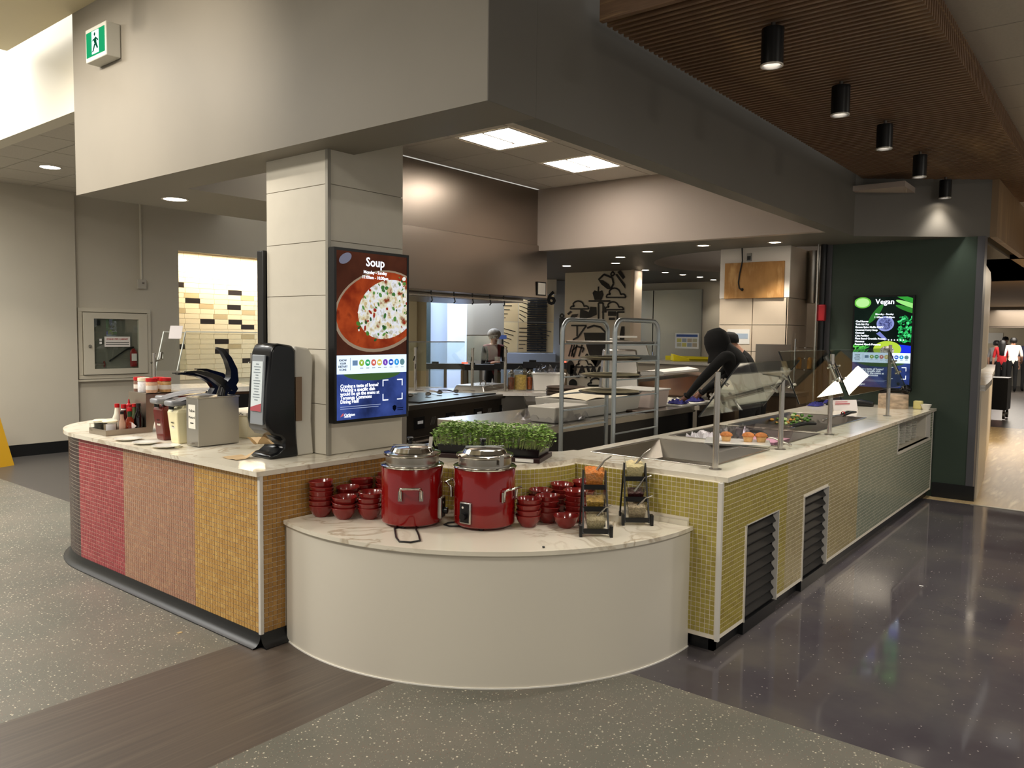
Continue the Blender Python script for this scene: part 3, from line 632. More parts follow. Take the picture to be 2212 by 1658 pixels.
# ================================================================== things on the left counter
def lab_mat(h, r_=.5): return mat('paper_'+h.strip('#'), h, r_)
RED = mat('red_cap_plastic', '#b3171c', .35); CREAM = mat('cream_plastic', '#e9e2c4', .4)
# steel caddy: low tray in front, tall riser with a cut-out behind it
cd = thing('condiment_caddy', 'brushed steel condiment caddy with tray and riser at the rounded counter end', 'caddy', (2.33, 5.28, ZT))
CADDY = m_steel('caddy_steel', '#a69c90', .42, (8, 8, 60))
MB().box((0, 0, 0), (.27, .25, .006)).box((0, 0, .006), (.006, .25, .038)).box((.006, 0, .006), (.27, .006, .038)).box((.006, .244, .006), (.27, .25, .038)).build('tray', CADDY, cd, smooth=0)
MB().box((.27, 0, 0), (.276, .25, .27)).build('back_panel', CADDY, cd, smooth=0)
sd = [(.276, 0, 0), (.31, 0, 0), (.345, 0, .14), (.46, 0, .14), (.5, 0, 0), (.56, 0, 0), (.56, 0, .27), (.276, 0, .27)]
MB().slab(sd, (0, 1, 0), .006).build('side_panel', CADDY, cd, smooth=0); MB().slab([(x, .244, z) for x, y, z in sd], (0, 1, 0), .006).build('side_panel', CADDY, cd, smooth=0)
MB().box((.276, 0, .264), (.56, .25, .27)).build('riser_top', CADDY, cd, smooth=0)
def bottle(name, lb, p, prof, m, capprof, capm, label=None, lm=None, cat='bottle', grp='sauce bottles in the steel caddy', seg=18):
    t = thing(name, lb, cat, p, group=grp)
    MB().lathe(prof, seg=seg).build('body', m, t)
    MB().lathe(capprof, seg=seg).build('cap', capm, t)
    if label: MB().lathe(label, seg=seg).build('label', lm, t)
    return t
zb = ZT+.0065
sauce = mat('hot_sauce', '#7c2a14', .12, coat=.5); soy = mat('soy_sauce_glass', '#0c0809', .08, coat=.5); bbq = mat('dark_red_sauce', '#4a0f0e', .12, coat=.5); ranch = mat('white_dressing', '#e8e2d2', .2)
bottle('sauce_bottle', 'white dressing bottle with a red cap behind the cream lidded mugs', (2.50, 5.487, zb), [(0, 0), (.03, 0), (.03, .09), (.018, .12), (.014, .16), (0, .16)], ranch, [(0, .16), (.016, .16), (.016, .185), (0, .187)], RED)
bottle('sauce_bottle', 'dark red sauce bottle with white neck label in the caddy', (2.512, 5.418, zb), [(0, 0), (.028, 0), (.029, .08), (.02, .11), (.015, .16), (0, .16)], bbq, [(0, .16), (.017, .16), (.017, .185), (0, .187)], RED, [(.0185, .115), (.0158, .155)], lab_mat('#e6e2da'))
bottle('squeeze_bottle', 'red squeeze bottle with a pointed nozzle in the caddy', (2.57, 5.462, zb), [(0, 0), (.027, 0), (.027, .15), (.02, .165), (0, .165)], mat('red_squeeze', '#a31a1a', .3), [(0, .165), (.022, .165), (.02, .178), (.008, .185), (.004, .215), (0, .216)], RED)
bottle('sauce_bottle', 'small black capped pepper sauce bottle in the middle of the caddy', (2.452, 5.312, zb), [(0, 0), (.02, 0), (.02, .07), (.011, .1), (.01, .13), (0, .13)], mat('pale_sauce', '#b08c78', .15), [(0, .13), (.012, .13), (.012, .148), (0, .15)], BLACKP)
t = bottle('hot_sauce_bottle', 'orange hot sauce bottle with green neck and diamond label in the caddy', (2.508, 5.322, zb), [(0, 0), (.026, 0), (.026, .085), (.014, .105), (.013, .13), (0, .13)], sauce, [(0, .148), (.0135, .148), (.0135, .168), (0, .17)], RED, [(.0142, .108), (.0142, .143), (0, .143)], mat('green_foil', '#173d22', .3))
MB().slab([(-.0, -.028, .0), (-.0, -.0, .028), (0, .028, 0), (0, 0, -.028)], (-1, 0, 0), .0006).build('diamond_label', lab_mat('#e9dcdc'), t, smooth=0, loc=(.001, -.0262, .045)).rotation_euler = (0, 0, R(60))
bottle('soy_sauce_bottle', 'tall dark soy sauce bottle against the caddy back panel', (2.568, 5.322, zb), [(0, 0), (.029, 0), (.03, .09), (.026, .115), (.014, .14), (.013, .175), (0, .175)], soy, [(0, .175), (.015, .175), (.015, .195), (0, .196)], mat('black_cap', '#121212', .4))
bottle('sauce_bottle', 'green glass bottle with a red cap beside the soy sauce', (2.575, 5.395, zb), [(0, 0), (.024, 0), (.024, .08), (.013, .115), (.012, .165), (0, .165)], mat('green_glass_bottle', '#54613f', .12), [(0, .165), (.015, .165), (.015, .187), (0, .188)], RED)
for k, (x, y, lb) in enumerate(((2.405, 5.385, 'clear mug with a cream lid and paper label, front of the caddy tray'), (2.385, 5.478, 'dark filled mug with a cream lid, behind the labelled mug'))):
    t = thing('condiment_mug', lb, 'mug', (x, y, zb), group='lidded mugs in the caddy')
    MB().lathe([(0, 0), (.04, 0), (.043, .004), (.043, .072), (.04, .072), (.04, .004)], seg=24).build('cup', m_glass('mug_plastic', (.9, .9, .88), .7, .08), t)
    MB().lathe([(0, .004), (.039, .004), (.039, .06), (0, .06)], seg=20).build('contents', mat('mug_paste' + str(k), ('#b9a58b', '#4b4a42')[k], .6), t)
    MB().lathe([(0, .074), (.047, .074), (.049, .08), (.044, .086), (0, .088)], seg=24).build('lid', CREAM, t)
    MB().tube([(-.04, -.0, .062), (-.07, .0, .066), (-.066, .0, .02), (-.04, .0, .012)], .005, 8).build('handle', m_glass('mug_plastic', (.9, .9, .88), .7, .08), t)
    if k == 0: MB().lathe([(.0436, .01), (.0436, .064)], seg=12, a0=R(-150), a1=R(-60)).build('label', lab_mat('#e8e4e2'), t)
jars = [((264, 868), 'brown spice jar with a red lid on the left of the caddy riser', '#7a5a4c', 0), ((283, 869), 'white tub with a cream lid on the caddy riser', '#e3e2e4', 1), ((300, 870), 'peach coloured spice jar with a red lid in the riser middle', '#c9a184', 0), ((318, 868), 'sandy spice jar with a red lid behind the peach jar', '#b58f5a', 0), ((330, 868), 'rightmost red lidded spice jar on the caddy riser', '#b8915f', 0)]
zr = ZT+.271; pos = [(2.66, 5.49), (2.645, 5.40), (2.66, 5.315), (2.755, 5.40), (2.755, 5.31)]
for ((q, lb, c, k), (x, y)) in zip(jars, pos):
    t = thing('spice_jar', lb, 'jar', (x, y, zr), group='jars on the caddy riser')
    MB().lathe([(0, 0), (.036, 0), (.038, .006), (.038, .07), (.034, .078), (0, .078)], seg=20).build('body', mat('jar_'+c.strip('#'), c, .3, noise=.15, nscale=60), t)
    MB().lathe([(0, .078), (.039, .078), (.039, .1), (0, .102)], seg=20).build('lid', CREAM if k else RED, t)
    if not k: MB().lathe([(.0384, .02), (.0384, .05)], seg=20).build('label', lab_mat('#d9cfc4'), t)
# pump dispensers
LID = mat('grey_pump_lid', '#85868a', .35); LEV = mat('black_lever', '#0b0c10', .25)
def ribbon3(path, w, t_):                     # flat curved lever: path in local xz, width along y
    m = MB(); n = len(path)
    for i, (x, z) in enumerate(path):
        a = path[min(i+1, n-1)]; b = path[max(i-1, 0)]; d = Vector((a[0]-b[0], a[1]-b[1])).normalized(); nx, nz = -d.y, d.x; ww = w[i]; tt = t_[i]
        m.v += [(x+nx*tt, -ww, z+nz*tt), (x+nx*tt, ww, z+nz*tt), (x-nx*tt, ww, z-nz*tt), (x-nx*tt, -ww, z-nz*tt)]
    for i in range(n-1):
        for j in range(4): m.face([i*4+j, i*4+(j+1) % 4, (i+1)*4+(j+1) % 4, (i+1)*4+j])
    m.face([3, 2, 1, 0]); m.face([(n-1)*4+k for k in range(4)]); return m
def dispenser(lb, p, col, levpath, logo):
    t = thing('sauce_dispenser', lb, 'pump dispenser', p, group='pump dispensers')
    bm = mat('dispenser_'+col.strip('#'), col, .22, coat=.3)
    # tapering body, wider at the shoulder, with a gooseneck block running back
    def ring(z, x0, x1, w): return [(x0, -w, z), (x1, -w, z), (x1, w, z), (x0, w, z)]
    m = MB(); L_ = [ring(0, .02, .13, .042), ring(.004, .015, .135, .047), ring(.12, .004, .142, .055), ring(.195, -.002, .146, .06), ring(.212, .006, .146, .056), ring(.222, .045, .15, .046), ring(.262, .05, .15, .045)]
    for r4 in L_: m.v += r4
    for k in range(len(L_)-1):
        for j in range(4): m.face([k*4+j, k*4+(j+1) % 4, (k+1)*4+(j+1) % 4, (k+1)*4+j])
    m.face([3, 2, 1, 0]); k = (len(L_)-1)*4; m.face([k, k+1, k+2, k+3])
    m.build('body', bm, t, smooth=0, bevel=.012)
    MB().hexa([(.09, -.045, .17), (.36, -.045, .2), (.36, .045, .2), (.09, .045, .17), (.09, -.045, .262), (.36, -.045, .275), (.36, .045, .275), (.09, .045, .262)]).build('neck', bm, t, smooth=0, bevel=.01)
    MB().grid(lambda u, v: (.03+.36*u, -.05+.1*v, .266+.028*math.sin(u*math.pi)+.006*math.sin(v*math.pi)), 12, 6).build('lid', LID, t)
    MB().box((-.03, -.05, .235), (.09, .05, .27)).build('spout_cover', LID, t, bevel=.012)
    MB().cyl((-.005, 0, .235), (-.005, 0, .215), .016, 12).build('nozzle', BLACKP, t)
    n = len(levpath)
    ribbon3(levpath, [.034-.016*i/(n-1) for i in range(n)], [.024-.02*(i/(n-1)) for i in range(n)]).build('lever', LEV, t, smooth=60)
    if logo:
        ks = [(-.022, .03), (.0, .036), (.022, .03), (.026, .018), (.019, -.03), (-.019, -.03), (-.026, .018)]
        MB().slab([(-.0012, y, z) for y, z in ks], (-1, 0, 0), .001).build('emblem', lab_mat('#e6e0d4'), t, smooth=0, loc=(.006, 0, .125)).rotation_euler = (0, R(-4.5), 0)
        lettering('HEINZ', .013, BLACKP, t, frame_M((.0015, 0, .131), (0, -1, 0), (-.08, 0, 1)))
        MB().box((.0, -.01, .108), (.0035, .01, .111)).build('print_line', BLACKP, t, smooth=0)
    return t
LV1 = [(.33, .25), (.36, .31), (.33, .36), (.25, .395), (.15, .405), (.1, .40)]
dispenser('dark red ketchup dispenser with grey lid next to the cream one', (2.47, 4.865, ZT), '#5e0f0d', [(.37, .26), (.40, .32), (.36, .37), (.28, .41), (.18, .425), (.13, .42)], 'KETCHUP')
dispenser('cream mayonnaise dispenser between the ketchup and the steel box', (2.455, 4.655, ZT), '#efe6bd', [(.36, .26), (.42, .33), (.40, .37), (.33, .42), (.22, .455), (.16, .46)], 'MAYO')
dispenser('third sauce dispenser hidden behind the ketchup dispenser', (2.60, 5.055, ZT), '#6a1612', [(.34, .25), (.38, .31), (.34, .36), (.25, .395), (.15, .41), (.08, .415)], '')
t = thing('mustard_dispenser', 'square steel dispenser with a yellow mustard paper label and tall black lever', 'pump dispenser', (2.475, 4.388, ZT))
MB().box((0, 0, .004), (.275, .135, .295)).build('box', m_steel('galvanised_box', '#b4b1ab', .4, (20, 20, 20)), t, bevel=.003)
MB().box((-.004, -.004, .295), (.279, .139, .302)).build('lid', STEEL, t, smooth=0, bevel=.002)
MB().box((-.0015, .028, .11), (-.0002, .108, .255)).build('paper_label', lab_mat('#ece8dc'), t, smooth=0)
MB().box((-.0022, .05, .14), (-.0015, .086, .147)).build('print_line', BLACKP, t, smooth=0)
for tx, z, s_ in (('Yellow', .218, .024), ('Mustard', .178, .022)): lettering(tx, s_, BLACKP, t, frame_M((-.002, .068, z), (0, -1, 0), (0, 0, 1)))
MB().tube([(.2, .068, .30), (.215, .068, .36)], [.035, .028], 14).build('pump_neck', LEV, t)
m = ribbon3([(.23, .35), (.27, .40), (.27, .46), (.24, .53), (.20, .585), (.165, .60)], [.034, .032, .028, .024, .018, .01], [.035, .03, .024, .018, .012, .004]); m.v = [(x, y+.068, z) for x, y, z in m.v]; m.build('lever', LEV, t, smooth=60)
m = ribbon3([(.24, .33), (.2, .38), (.12, .43), (.03, .455), (-.04, .455)], [.03, .03, .026, .02, .012], [.03, .022, .015, .01, .004]); m.v = [(x, y+.068, z) for x, y, z in m.v]; m.build('lever', LEV, t, smooth=60)
MB().box((-.02, .04, .02), (0, .06, .028)).build('drip_hook', STEEL, t, smooth=0)
# saucers
sau = MB().lathe([(0, 0), (.045, 0), (.05, .004), (.08, .011), (.084, .014), (.08, .015), (.05, .008), (0, .007)], seg=32).build('saucer', PORC, mesh_only=True)
for x, y, lb in ((2.345, 5.0, 'small white saucer furthest left on the counter edge'), (2.345, 4.765, 'small white saucer in the middle below the dispensers'), (2.352, 4.535, 'small white saucer touching the steel mustard box')): tag(link('saucer', sau, loc=(x, y, ZT)), lb, 'saucer', 'saucers along the counter edge')
# napkin tower
t = thing('napkin_dispenser', 'tall black napkin dispenser with clear back and printed front panel', 'napkin dispenser', (2.50, 3.69, ZT), R(0))
W_ = .19
prof = [(.0, .0), (.19, .0), (.178, .12), (.172, .3), (.172, .6), (.15, .628), (.06, .64), (.03, .63), (.012, .59), (-.008, .4), (-.02, .22), (-.012, .17), (.02, .135), (.07, .12), (.09, .10), (.088, .06), (.05, .035), (.0, .025)]
MB().slab([(x, 0, z) for x, z in prof], (0, 1, 0), W_).build('body', mat('glossy_black', '#0b0d12', .22), t, bevel=.014)
MB().slab([(-.012, .035, .19), (-.012, .155, .19), (-.008, .155, .30), (.006, .155, .575), (.006, .035, .575), (-.008, .035, .30)], (-1, 0, .05), .012).build('grey_panel', mat('panel_grey', '#8f959c', .35), t, smooth=0, bevel=.004)
MB().slab([(-.024, .045, .265), (-.024, .145, .265), (-.0085, .145, .54), (-.0085, .045, .54)], (-1, 0, .05), .002).build('print', lab_mat('#dfeaf0', .25), t, smooth=0)
MB().slab([(-.0262, .045, .265), (-.0262, .145, .265), (-.0245, .145, .285), (-.0235, .045, .31)], (-1, 0, .05), .0012).build('red_band', lab_mat('#b5545e', .25), t, smooth=0)
gt = mat('print_grey', '#7c8a94', .5)
rn = random.Random(1)
for i in range(14):
    z = .325+i*.0152; x = -.0262+(z-.265)*.0564; hw = rn.uniform(.012, .036)
    MB().box((x-.001, .095-hw, z), (x, .095+hw, z+.004)).build('print_line', gt, t, smooth=0)
MB().slab([(.178, .01, 0), (.30, .01, 0), (.285, .01, .2), (.30, .01, .56), (.27, .01, .61), (.172, .01, .625), (.172, .01, .3)], (0, 1, 0), W_-.02).build('clear_back', mat('milky_plastic', '#c9c6bd', .3), t, bevel=.01)
m = MB()
MB().box((.174, .004, .2), (.215, .012, .45)).build('napkin_stack', mat('brown_napkin', '#7a6552', .8), t, smooth=0)
NAP = mat('kraft_napkin', '#c2a67e', .85)
MB().grid(lambda u, v: (-.05+.11*u, .045+.1*v, .11+.03*math.sin(u*5+v*2)-.02*(1-u)), 8, 6).build('hanging_napkin', NAP, t)
o = MB().grid(lambda u, v: (.12*u, .15*v, .004+.035*max(0, u-.55)*max(0, .6-v)*4+.003*math.sin(9*v)), 8, 8).build('napkin', NAP, loc=(2.36, 3.80, ZT))
tag(o, 'crumpled brown napkin lying in front of the napkin dispenser', 'napkin')
# storage bin behind
t = thing('storage_bin', 'cream plastic storage bin with a lid behind the steel dispenser', 'bin', (2.88, 4.5, ZT), R(4))
MB().hexa([(.02, .02, 0), (.38, .02, 0), (.38, .28, 0), (.02, .28, 0), (0, 0, .15), (.4, 0, .15), (.4, .3, .15), (0, .3, .15)]).build('body', CREAM, t, bevel=.006)
MB().box((-.01, -.01, .15), (.41, .31, .175)).build('lid', mat('bin_lid', '#e6dfcc', .4), t, bevel=.006); MB().tube([(-.0105, .28-.012*i, .163+.007*math.sin(i*2.4)) for i in range(22)], .002, 5).build('marker_scrawl', BLACKP, t)
# screens
def screen(lb, origin, xd, nrm, W, H, content):
    """portrait menu screen; origin = lower left corner of the bezel on its front plane"""
    t = thing('menu_screen', lb, 'screen', origin, group='menu screens'); xd = Vector(xd); nv = Vector(nrm); up = Vector((0, 0, 1))
    P = lambda x, y, d=0: xd*x+up*y+nv*d
    def plate(x0, y0, x1, y1, d, th, nm, m, par=t): return MB().slab([P(x0, y0, d), P(x1, y0, d), P(x1, y1, d), P(x0, y1, d)], nv, th).build(nm, m, par, smooth=0)
    plate(0, 0, W, H, -.045, .045, 'housing', BLACKP)
    b = .016
    for q in ((0, 0, W, b), (0, H-b, W, H), (0, b, b, H-b), (W-b, b, W, H-b)): plate(*q, 0, .004, 'bezel', BLACKP)
    content(t, P, plate, b, W-2*b, H-2*b, xd); return t
def ell(P, cx_, cy_, rx, ry, d, n=40, a0=0, a1=360): return [P(cx_+rx*math.cos(R(a0+(a1-a0)*i/n)), cy_+ry*math.sin(R(a0+(a1-a0)*i/n)), d) for i in range(n if a1-a0 >= 360 else n+1)]
def clip(pts, P, x0, y0, x1, y1): return pts
SE = .7
def em(c, s=SE):
    s *= .85
    return m_emit('screen_'+c.strip('#'), c, s)
def noise_emit(name, stops, sc, s=SE):
    if name in MATS: return MATS[name]
    m = m_emit(name, '#ffffff', s); nt = m.node_tree; e = [n for n in nt.nodes if n.type == 'EMISSION'][0]
    mp = world_pos(nt); n = nt.nodes.new('ShaderNodeTexNoise'); n.inputs['Scale'].default_value = sc; n.inputs['Detail'].default_value = 5; nt.links.new(mp.outputs[0], n.inputs[0])
    nt.links.new(ramp(nt, n.outputs['Fac'], stops).outputs[0], e.inputs[0]); return m
def clip_poly(pts, x0, y0, x1, y1):            # Sutherland-Hodgman on 2d outlines so pictures end at the screen edge
    def cut(ps, f, g):
        out = []
        for i in range(len(ps)):
            a, b = ps[i-1], ps[i]
            if f(b):
                if not f(a): out.append(g(a, b))
                out.append(b)
            elif f(a): out.append(g(a, b))
        return out
    def X(v): return lambda a, b: (v, a[1]+(b[1]-a[1])*(v-a[0])/(b[0]-a[0]))
    def Y(v): return lambda a, b: (a[0]+(b[0]-a[0])*(v-a[1])/(b[1]-a[1]), v)
    for f, g in ((lambda p: p[0] >= x0, X(x0)), (lambda p: p[0] <= x1, X(x1)), (lambda p: p[1] >= y0, Y(y0)), (lambda p: p[1] <= y1, Y(y1))):
        pts = cut(pts, f, g)
        if len(pts) < 3: return []
    return pts
def E2(cx_, cy_, rx, ry, n=40, rot=0): return [(cx_+rx*math.cos(a)*math.cos(rot)-ry*math.sin(a)*math.sin(rot), cy_+rx*math.cos(a)*math.sin(rot)+ry*math.sin(a)*math.cos(rot)) for a in [2*math.pi*i/n for i in range(n)]]
def menu(t, P, plate, b, w, h, xd, title, soup):
    xL, xR = b, b+w; yF, yS, yD = b+h*.273, b+h*.385, b+h          # footer top, strip top, picture top
    nv = xd.cross(Vector((0, 0, 1))); up = Vector((0, 0, 1))
    pic = plate(xL, yS, xR, yD, 0, .0008, 'picture', noise_emit('soup_back' if soup else 'veg_back', ((.3, '#2a1813'), (.7, '#4e2a1d')) if soup else ((.3, '#0c1210'), (.7, '#15201a')), 4))
    def blob(pts, d, m, nm='picture_shape', y0=yS, y1=yD):
        q = clip_poly(pts, xL, y0, xR, y1)
        if q: MB().slab([P(x, y, d) for x, y in q], nv, .0003).build(nm, m, pic, smooth=0)
    def put(s, x, y, size, m, d=.0035, align='CENTER', bold=0, par=t): return lettering(s, size, m, par, frame_M(P(x, y, d), xd, up), align=align, bold=bold)
    LW = em('#eef4ff', 1.3); rr = random.Random(5 if soup else 9); ph = yD-yS
    if soup:
        cx_, cy_ = xL+w*.62, yS+ph*.44
        blob(E2(xL+w*.12, yS+ph*.93, w*.09, ph*.045, rot=.5), .0011, em('#6a6a78', .8))
        blob(E2(cx_, cy_, w*.66, ph*.40, rot=.22), .0011, em('#8d7a66', .8)); blob(E2(cx_, cy_+.004, w*.63, ph*.375, rot=.22), .0014, noise_emit('broth', ((.3, '#6e2413'), (.6, '#9b3f1e'), (.75, '#5a1d12')), 9))
        blob(E2(cx_+.1*w, cy_+.02*ph, w*.44, ph*.29, rot=.3), .0017, noise_emit('noodles', ((.35, '#7d3a22'), (.47, '#cfc9a8'), (.6, '#d9dbe6'), (.7, '#a8a487')), 22))
        for i in range(95):
            a = rr.uniform(0, 6.28); q = rr.random()**.5; x, y = cx_+.08*w+w*.45*q*math.cos(a), cy_+.03*ph+ph*.3*q*math.sin(a)+.3*(w*.45*q*math.cos(a))
            c = rr.choice(('#3f6a35', '#57833f', '#2c4d29', '#8f2f1f', '#c0aa7e', '#e4e2da', '#49742f'))
            s_ = rr.uniform(.006, .019); blob(E2(x, y, s_, s_*rr.uniform(.4, .9), 7, rr.uniform(0, 3)), .002+.00001*i, em(c, .8))
    else:
        gr = lambda c, s=1.0: em(c, s)
        blob(E2(xL+w*.14, yD-ph*.1, w*.15, ph*.1), .0011, gr('#5fae3e')); blob(E2(xL+w*.14, yD-ph*.1, w*.12, ph*.08), .0014, gr('#a6d98a'))
        for k in range(3): blob(E2(xR-w*.04, yD-ph*(.06+.09*k), w*.26, ph*.04, rot=-.35), .0011+.0002*k, gr(('#2f8f33', '#8fd476', '#2d7a2c')[k]))
        blob(E2(xL+w*.38, yD-ph*.3, w*.05, ph*.2, rot=-.6), .0011, gr('#2b6b2c'))
        blob(E2(xL+w*.55, yD-ph*.48, w*.15, ph*.135), .0014, gr('#8088c0')); blob(E2(xL+w*.55, yD-ph*.48, w*.12, ph*.105), .0017, noise_emit('berries', ((.35, '#2a2f5e'), (.65, '#7d86c2')), 70))
        blob([(xL+w*.4, yS+ph*.34), (xL+w*.46, yS+ph*.38), (xL+w*.6, yS+ph*.24), (xL+w*.55, yS+ph*.22)], .0011, gr('#7078b8'))
        for i in range(110):
            x, y = xR-w*.22*rr.random(), yS+ph*(.2+.45*rr.random()); s_ = rr.uniform(.007, .02); blob(E2(x, y, s_, s_*.6, 7, rr.uniform(0, 3)), .0014+.00001*i, gr(rr.choice(('#1f8f45', '#2fb65c', '#49d07c', '#126a32'))))
        blob(E2(xL+w*.6, yS+ph*.06, w*.24, ph*.15), .0012, gr('#a6c23c')); blob(E2(xL+w*.6, yS+ph*.04, w*.12, ph*.08), .0016, noise_emit('chia', ((.4, '#6e655a'), (.6, '#d8cfc4')), 60)); blob([(xR-w*.2, yS+ph*.15), (xR, yS+ph*.13), (xR, yS), (xR-w*.2, yS)], .0011, gr('#1b2fd0'))
        for i in range(26): x, y = xL+w*.25*rr.random(), yS+ph*.12*rr.random(); blob(E2(x, y, .03, .006, 7, rr.uniform(.2, 1.2)), .0013+.00001*i, gr(rr.choice(('#3c9a3a', '#5cc24e'))))
    put(title, xL+w*.53, yD-ph*.088, .072 if soup else .076, LW, bold=.0012)
    put('Monday - Sunday', xL+w*.53, yD-ph*.185 if soup else yD-ph*.31, .026, LW, bold=.0004); put('11:00am - 10:00pm', xL+w*.53, yD-ph*.235 if soup else yD-ph*.365, .026, LW, bold=.0004)
    if not soup:
        for i, s_ in enumerate(('Chef Burger', 'Tofu Stir Fry', 'Banana Spice Muffin NG/V', 'Coconut Curry Soup', 'Oatmeal', 'Chia Pudding', 'Plant Based Crumble Protein', 'Hummus', 'Roasted Greek Potatoes')):
            put(s_, xL+w*.03, yD-ph*(.44+.052*i), .026, LW, .004, 'LEFT', .0009)
        for i in range(6): blob(E2(xL+w*(.62+.05*i), yD-ph*.77, .007, .007, 12), .004, LW)
    plate(xL, yF, xR, yS, 0, .001, 'icon_strip', em('#cfe2fb', 1.1))
    dk = em('#20242c', .5)
    for i, s_ in enumerate(('KNOW', 'YOUR', 'DIETARY', 'ICONS')): put(s_, xL+w*.085, yS-(yS-yF)*(.27+.165*i), .0165, dk, .0018, bold=.0005)
    plate(xL+w*.183, yF+(yS-yF)*.2, xL+w*.187, yF+(yS-yF)*.86, .001, .0005, 'rule', dk)
    plate(xL+w*.215, yF+(yS-yF)*.44, xL+w*.285, yF+(yS-yF)*.72, .001, .0005, 'icon', em('#6a86a8', .8))
    for i, (c, s_) in enumerate((('#8fae3c', 'V'), ('#2f9a5a', 'VG'), ('#c25a48', 'H'), ('#c9b54a', 'NG'), ('#6d3fa8', 'L'), ('#2f57b8', 'ND'), ('#2f8fd0', 'S'), ('#5b7f86', ''))):
        x, y = xL+w*(.34+.085*i), yF+(yS-yF)*.58
        ic = MB().slab([P(px_, py_, .001) for px_, py_ in E2(x, y, w*.036, w*.036, 20)], nv, .0005).build('icon', em(c, .9), t, smooth=0)
        if s_: put(s_, x, y, .02 if len(s_) == 1 else .014, LW, .002, bold=.0005)
        plate(x-.012, y-w*.06, x+.012, y-w*.054, .001, .0005, 'icon_caption', em('#6d7a88', .6))
    plate(xL, b, xR, yF, 0, .001, 'footer', noise_emit('footer_blue', ((.3, '#1c2548'), (.5, '#2f3f7a'), (.72, '#41549a')), 5))
    q = clip_poly(E2(xL+w*.5, yF+.01, w*.42, h*.055), xL, b, xR, yF); MB().slab([P(x, y, .001) for x, y in q], nv, .0004).build('footer_lamp', em('#3f5f34', .7), t, smooth=0)
    fh = yF-b
    for i, s_ in enumerate(('Craving a taste of home?', 'Wishing a specific dish', 'would be on the menu at', 'Teraanga Commons', 'Dining Hall?')): put(s_, xL+w*.05, b+fh*(.735-.085*i), .0285, LW, .0022, 'LEFT', .0006)
    for i, ww in enumerate((.56, .53)): plate(xL+w*.05, b+fh*(.28-.045*i), xL+w*(.05+ww), b+fh*(.292-.045*i), .0015, .0005, 'fine_print', em('#b7c4e8', .6))
    bx0, bx1, by0, by1 = xL+w*.64, xL+w*.94, b+fh*.36, b+fh*.84
    for sx_, xx in ((1, bx0), (-1, bx1)):
        for sy_, yy in ((1, by0), (-1, by1)):
            MB().slab([P(xx, yy, .0015), P(xx+sx_*.045, yy, .0015), P(xx+sx_*.045, yy+sy_*.006, .0015), P(xx+sx_*.006, yy+sy_*.006, .0015), P(xx+sx_*.006, yy+sy_*.04, .0015), P(xx, yy+sy_*.04, .0015)], nv, .0004).build('code_bracket', LW, t, smooth=0)
    MB().slab([P(xL+w*.05+x, b+fh*.07+y, .0015) for x, y in ((0, 0), (.022, .006), (.022, .022), (.012, .016))], nv, .0005).build('leaf_mark', em('#c25a5a', .9), t, smooth=0)
    put('Carleton', xL+w*.10, b+fh*.105, .022, LW, .0022, 'LEFT', .0004); put('University', xL+w*.10, b+fh*.065, .012, LW, .0022, 'LEFT')
    MB().slab([P(xL+w*.79+x, b+fh*.14+y, .0015) for x, y in ((0, .02), (.014, .026), (.03, .02), (.03, .004), (.015, -.014), (0, .004))], nv, .0005).build('crest', em('#0b0f1c', .4), t, smooth=0)
    for i in range(2): plate(xL+w*.86, b+fh*(.155-.045*i), xL+w*.95, b+fh*(.17-.045*i), .0015, .0005, 'fine_print', em('#0e1428', .4))
screen('portrait menu screen headed Soup on the stone column', (2.806, 3.523, 1.098), (1, 0, 0), (0, -1, 0), .573, .993, lambda *a: menu(*a, 'Soup', True))
screen('portrait menu screen headed Vegan on the dark green wall', (8.895, 2.41, 1.085), (0, -1, 0), (-1, 0, 0), .60, .985, lambda *a: menu(*a, 'Vegan', False))
t = thing('menu_screen', 'menu screen seen edge on beyond the stone column', 'screen', (2.79, 4.206, 1.12), group='menu screens')
MB().box((0, -.03, 0), (.57, .035, .985)).build('housing', BLACKP, t, bevel=.004); MB().box((.016, .035, .016), (.554, .037, .969)).build('display', em('#27407a', .8), t, smooth=0)
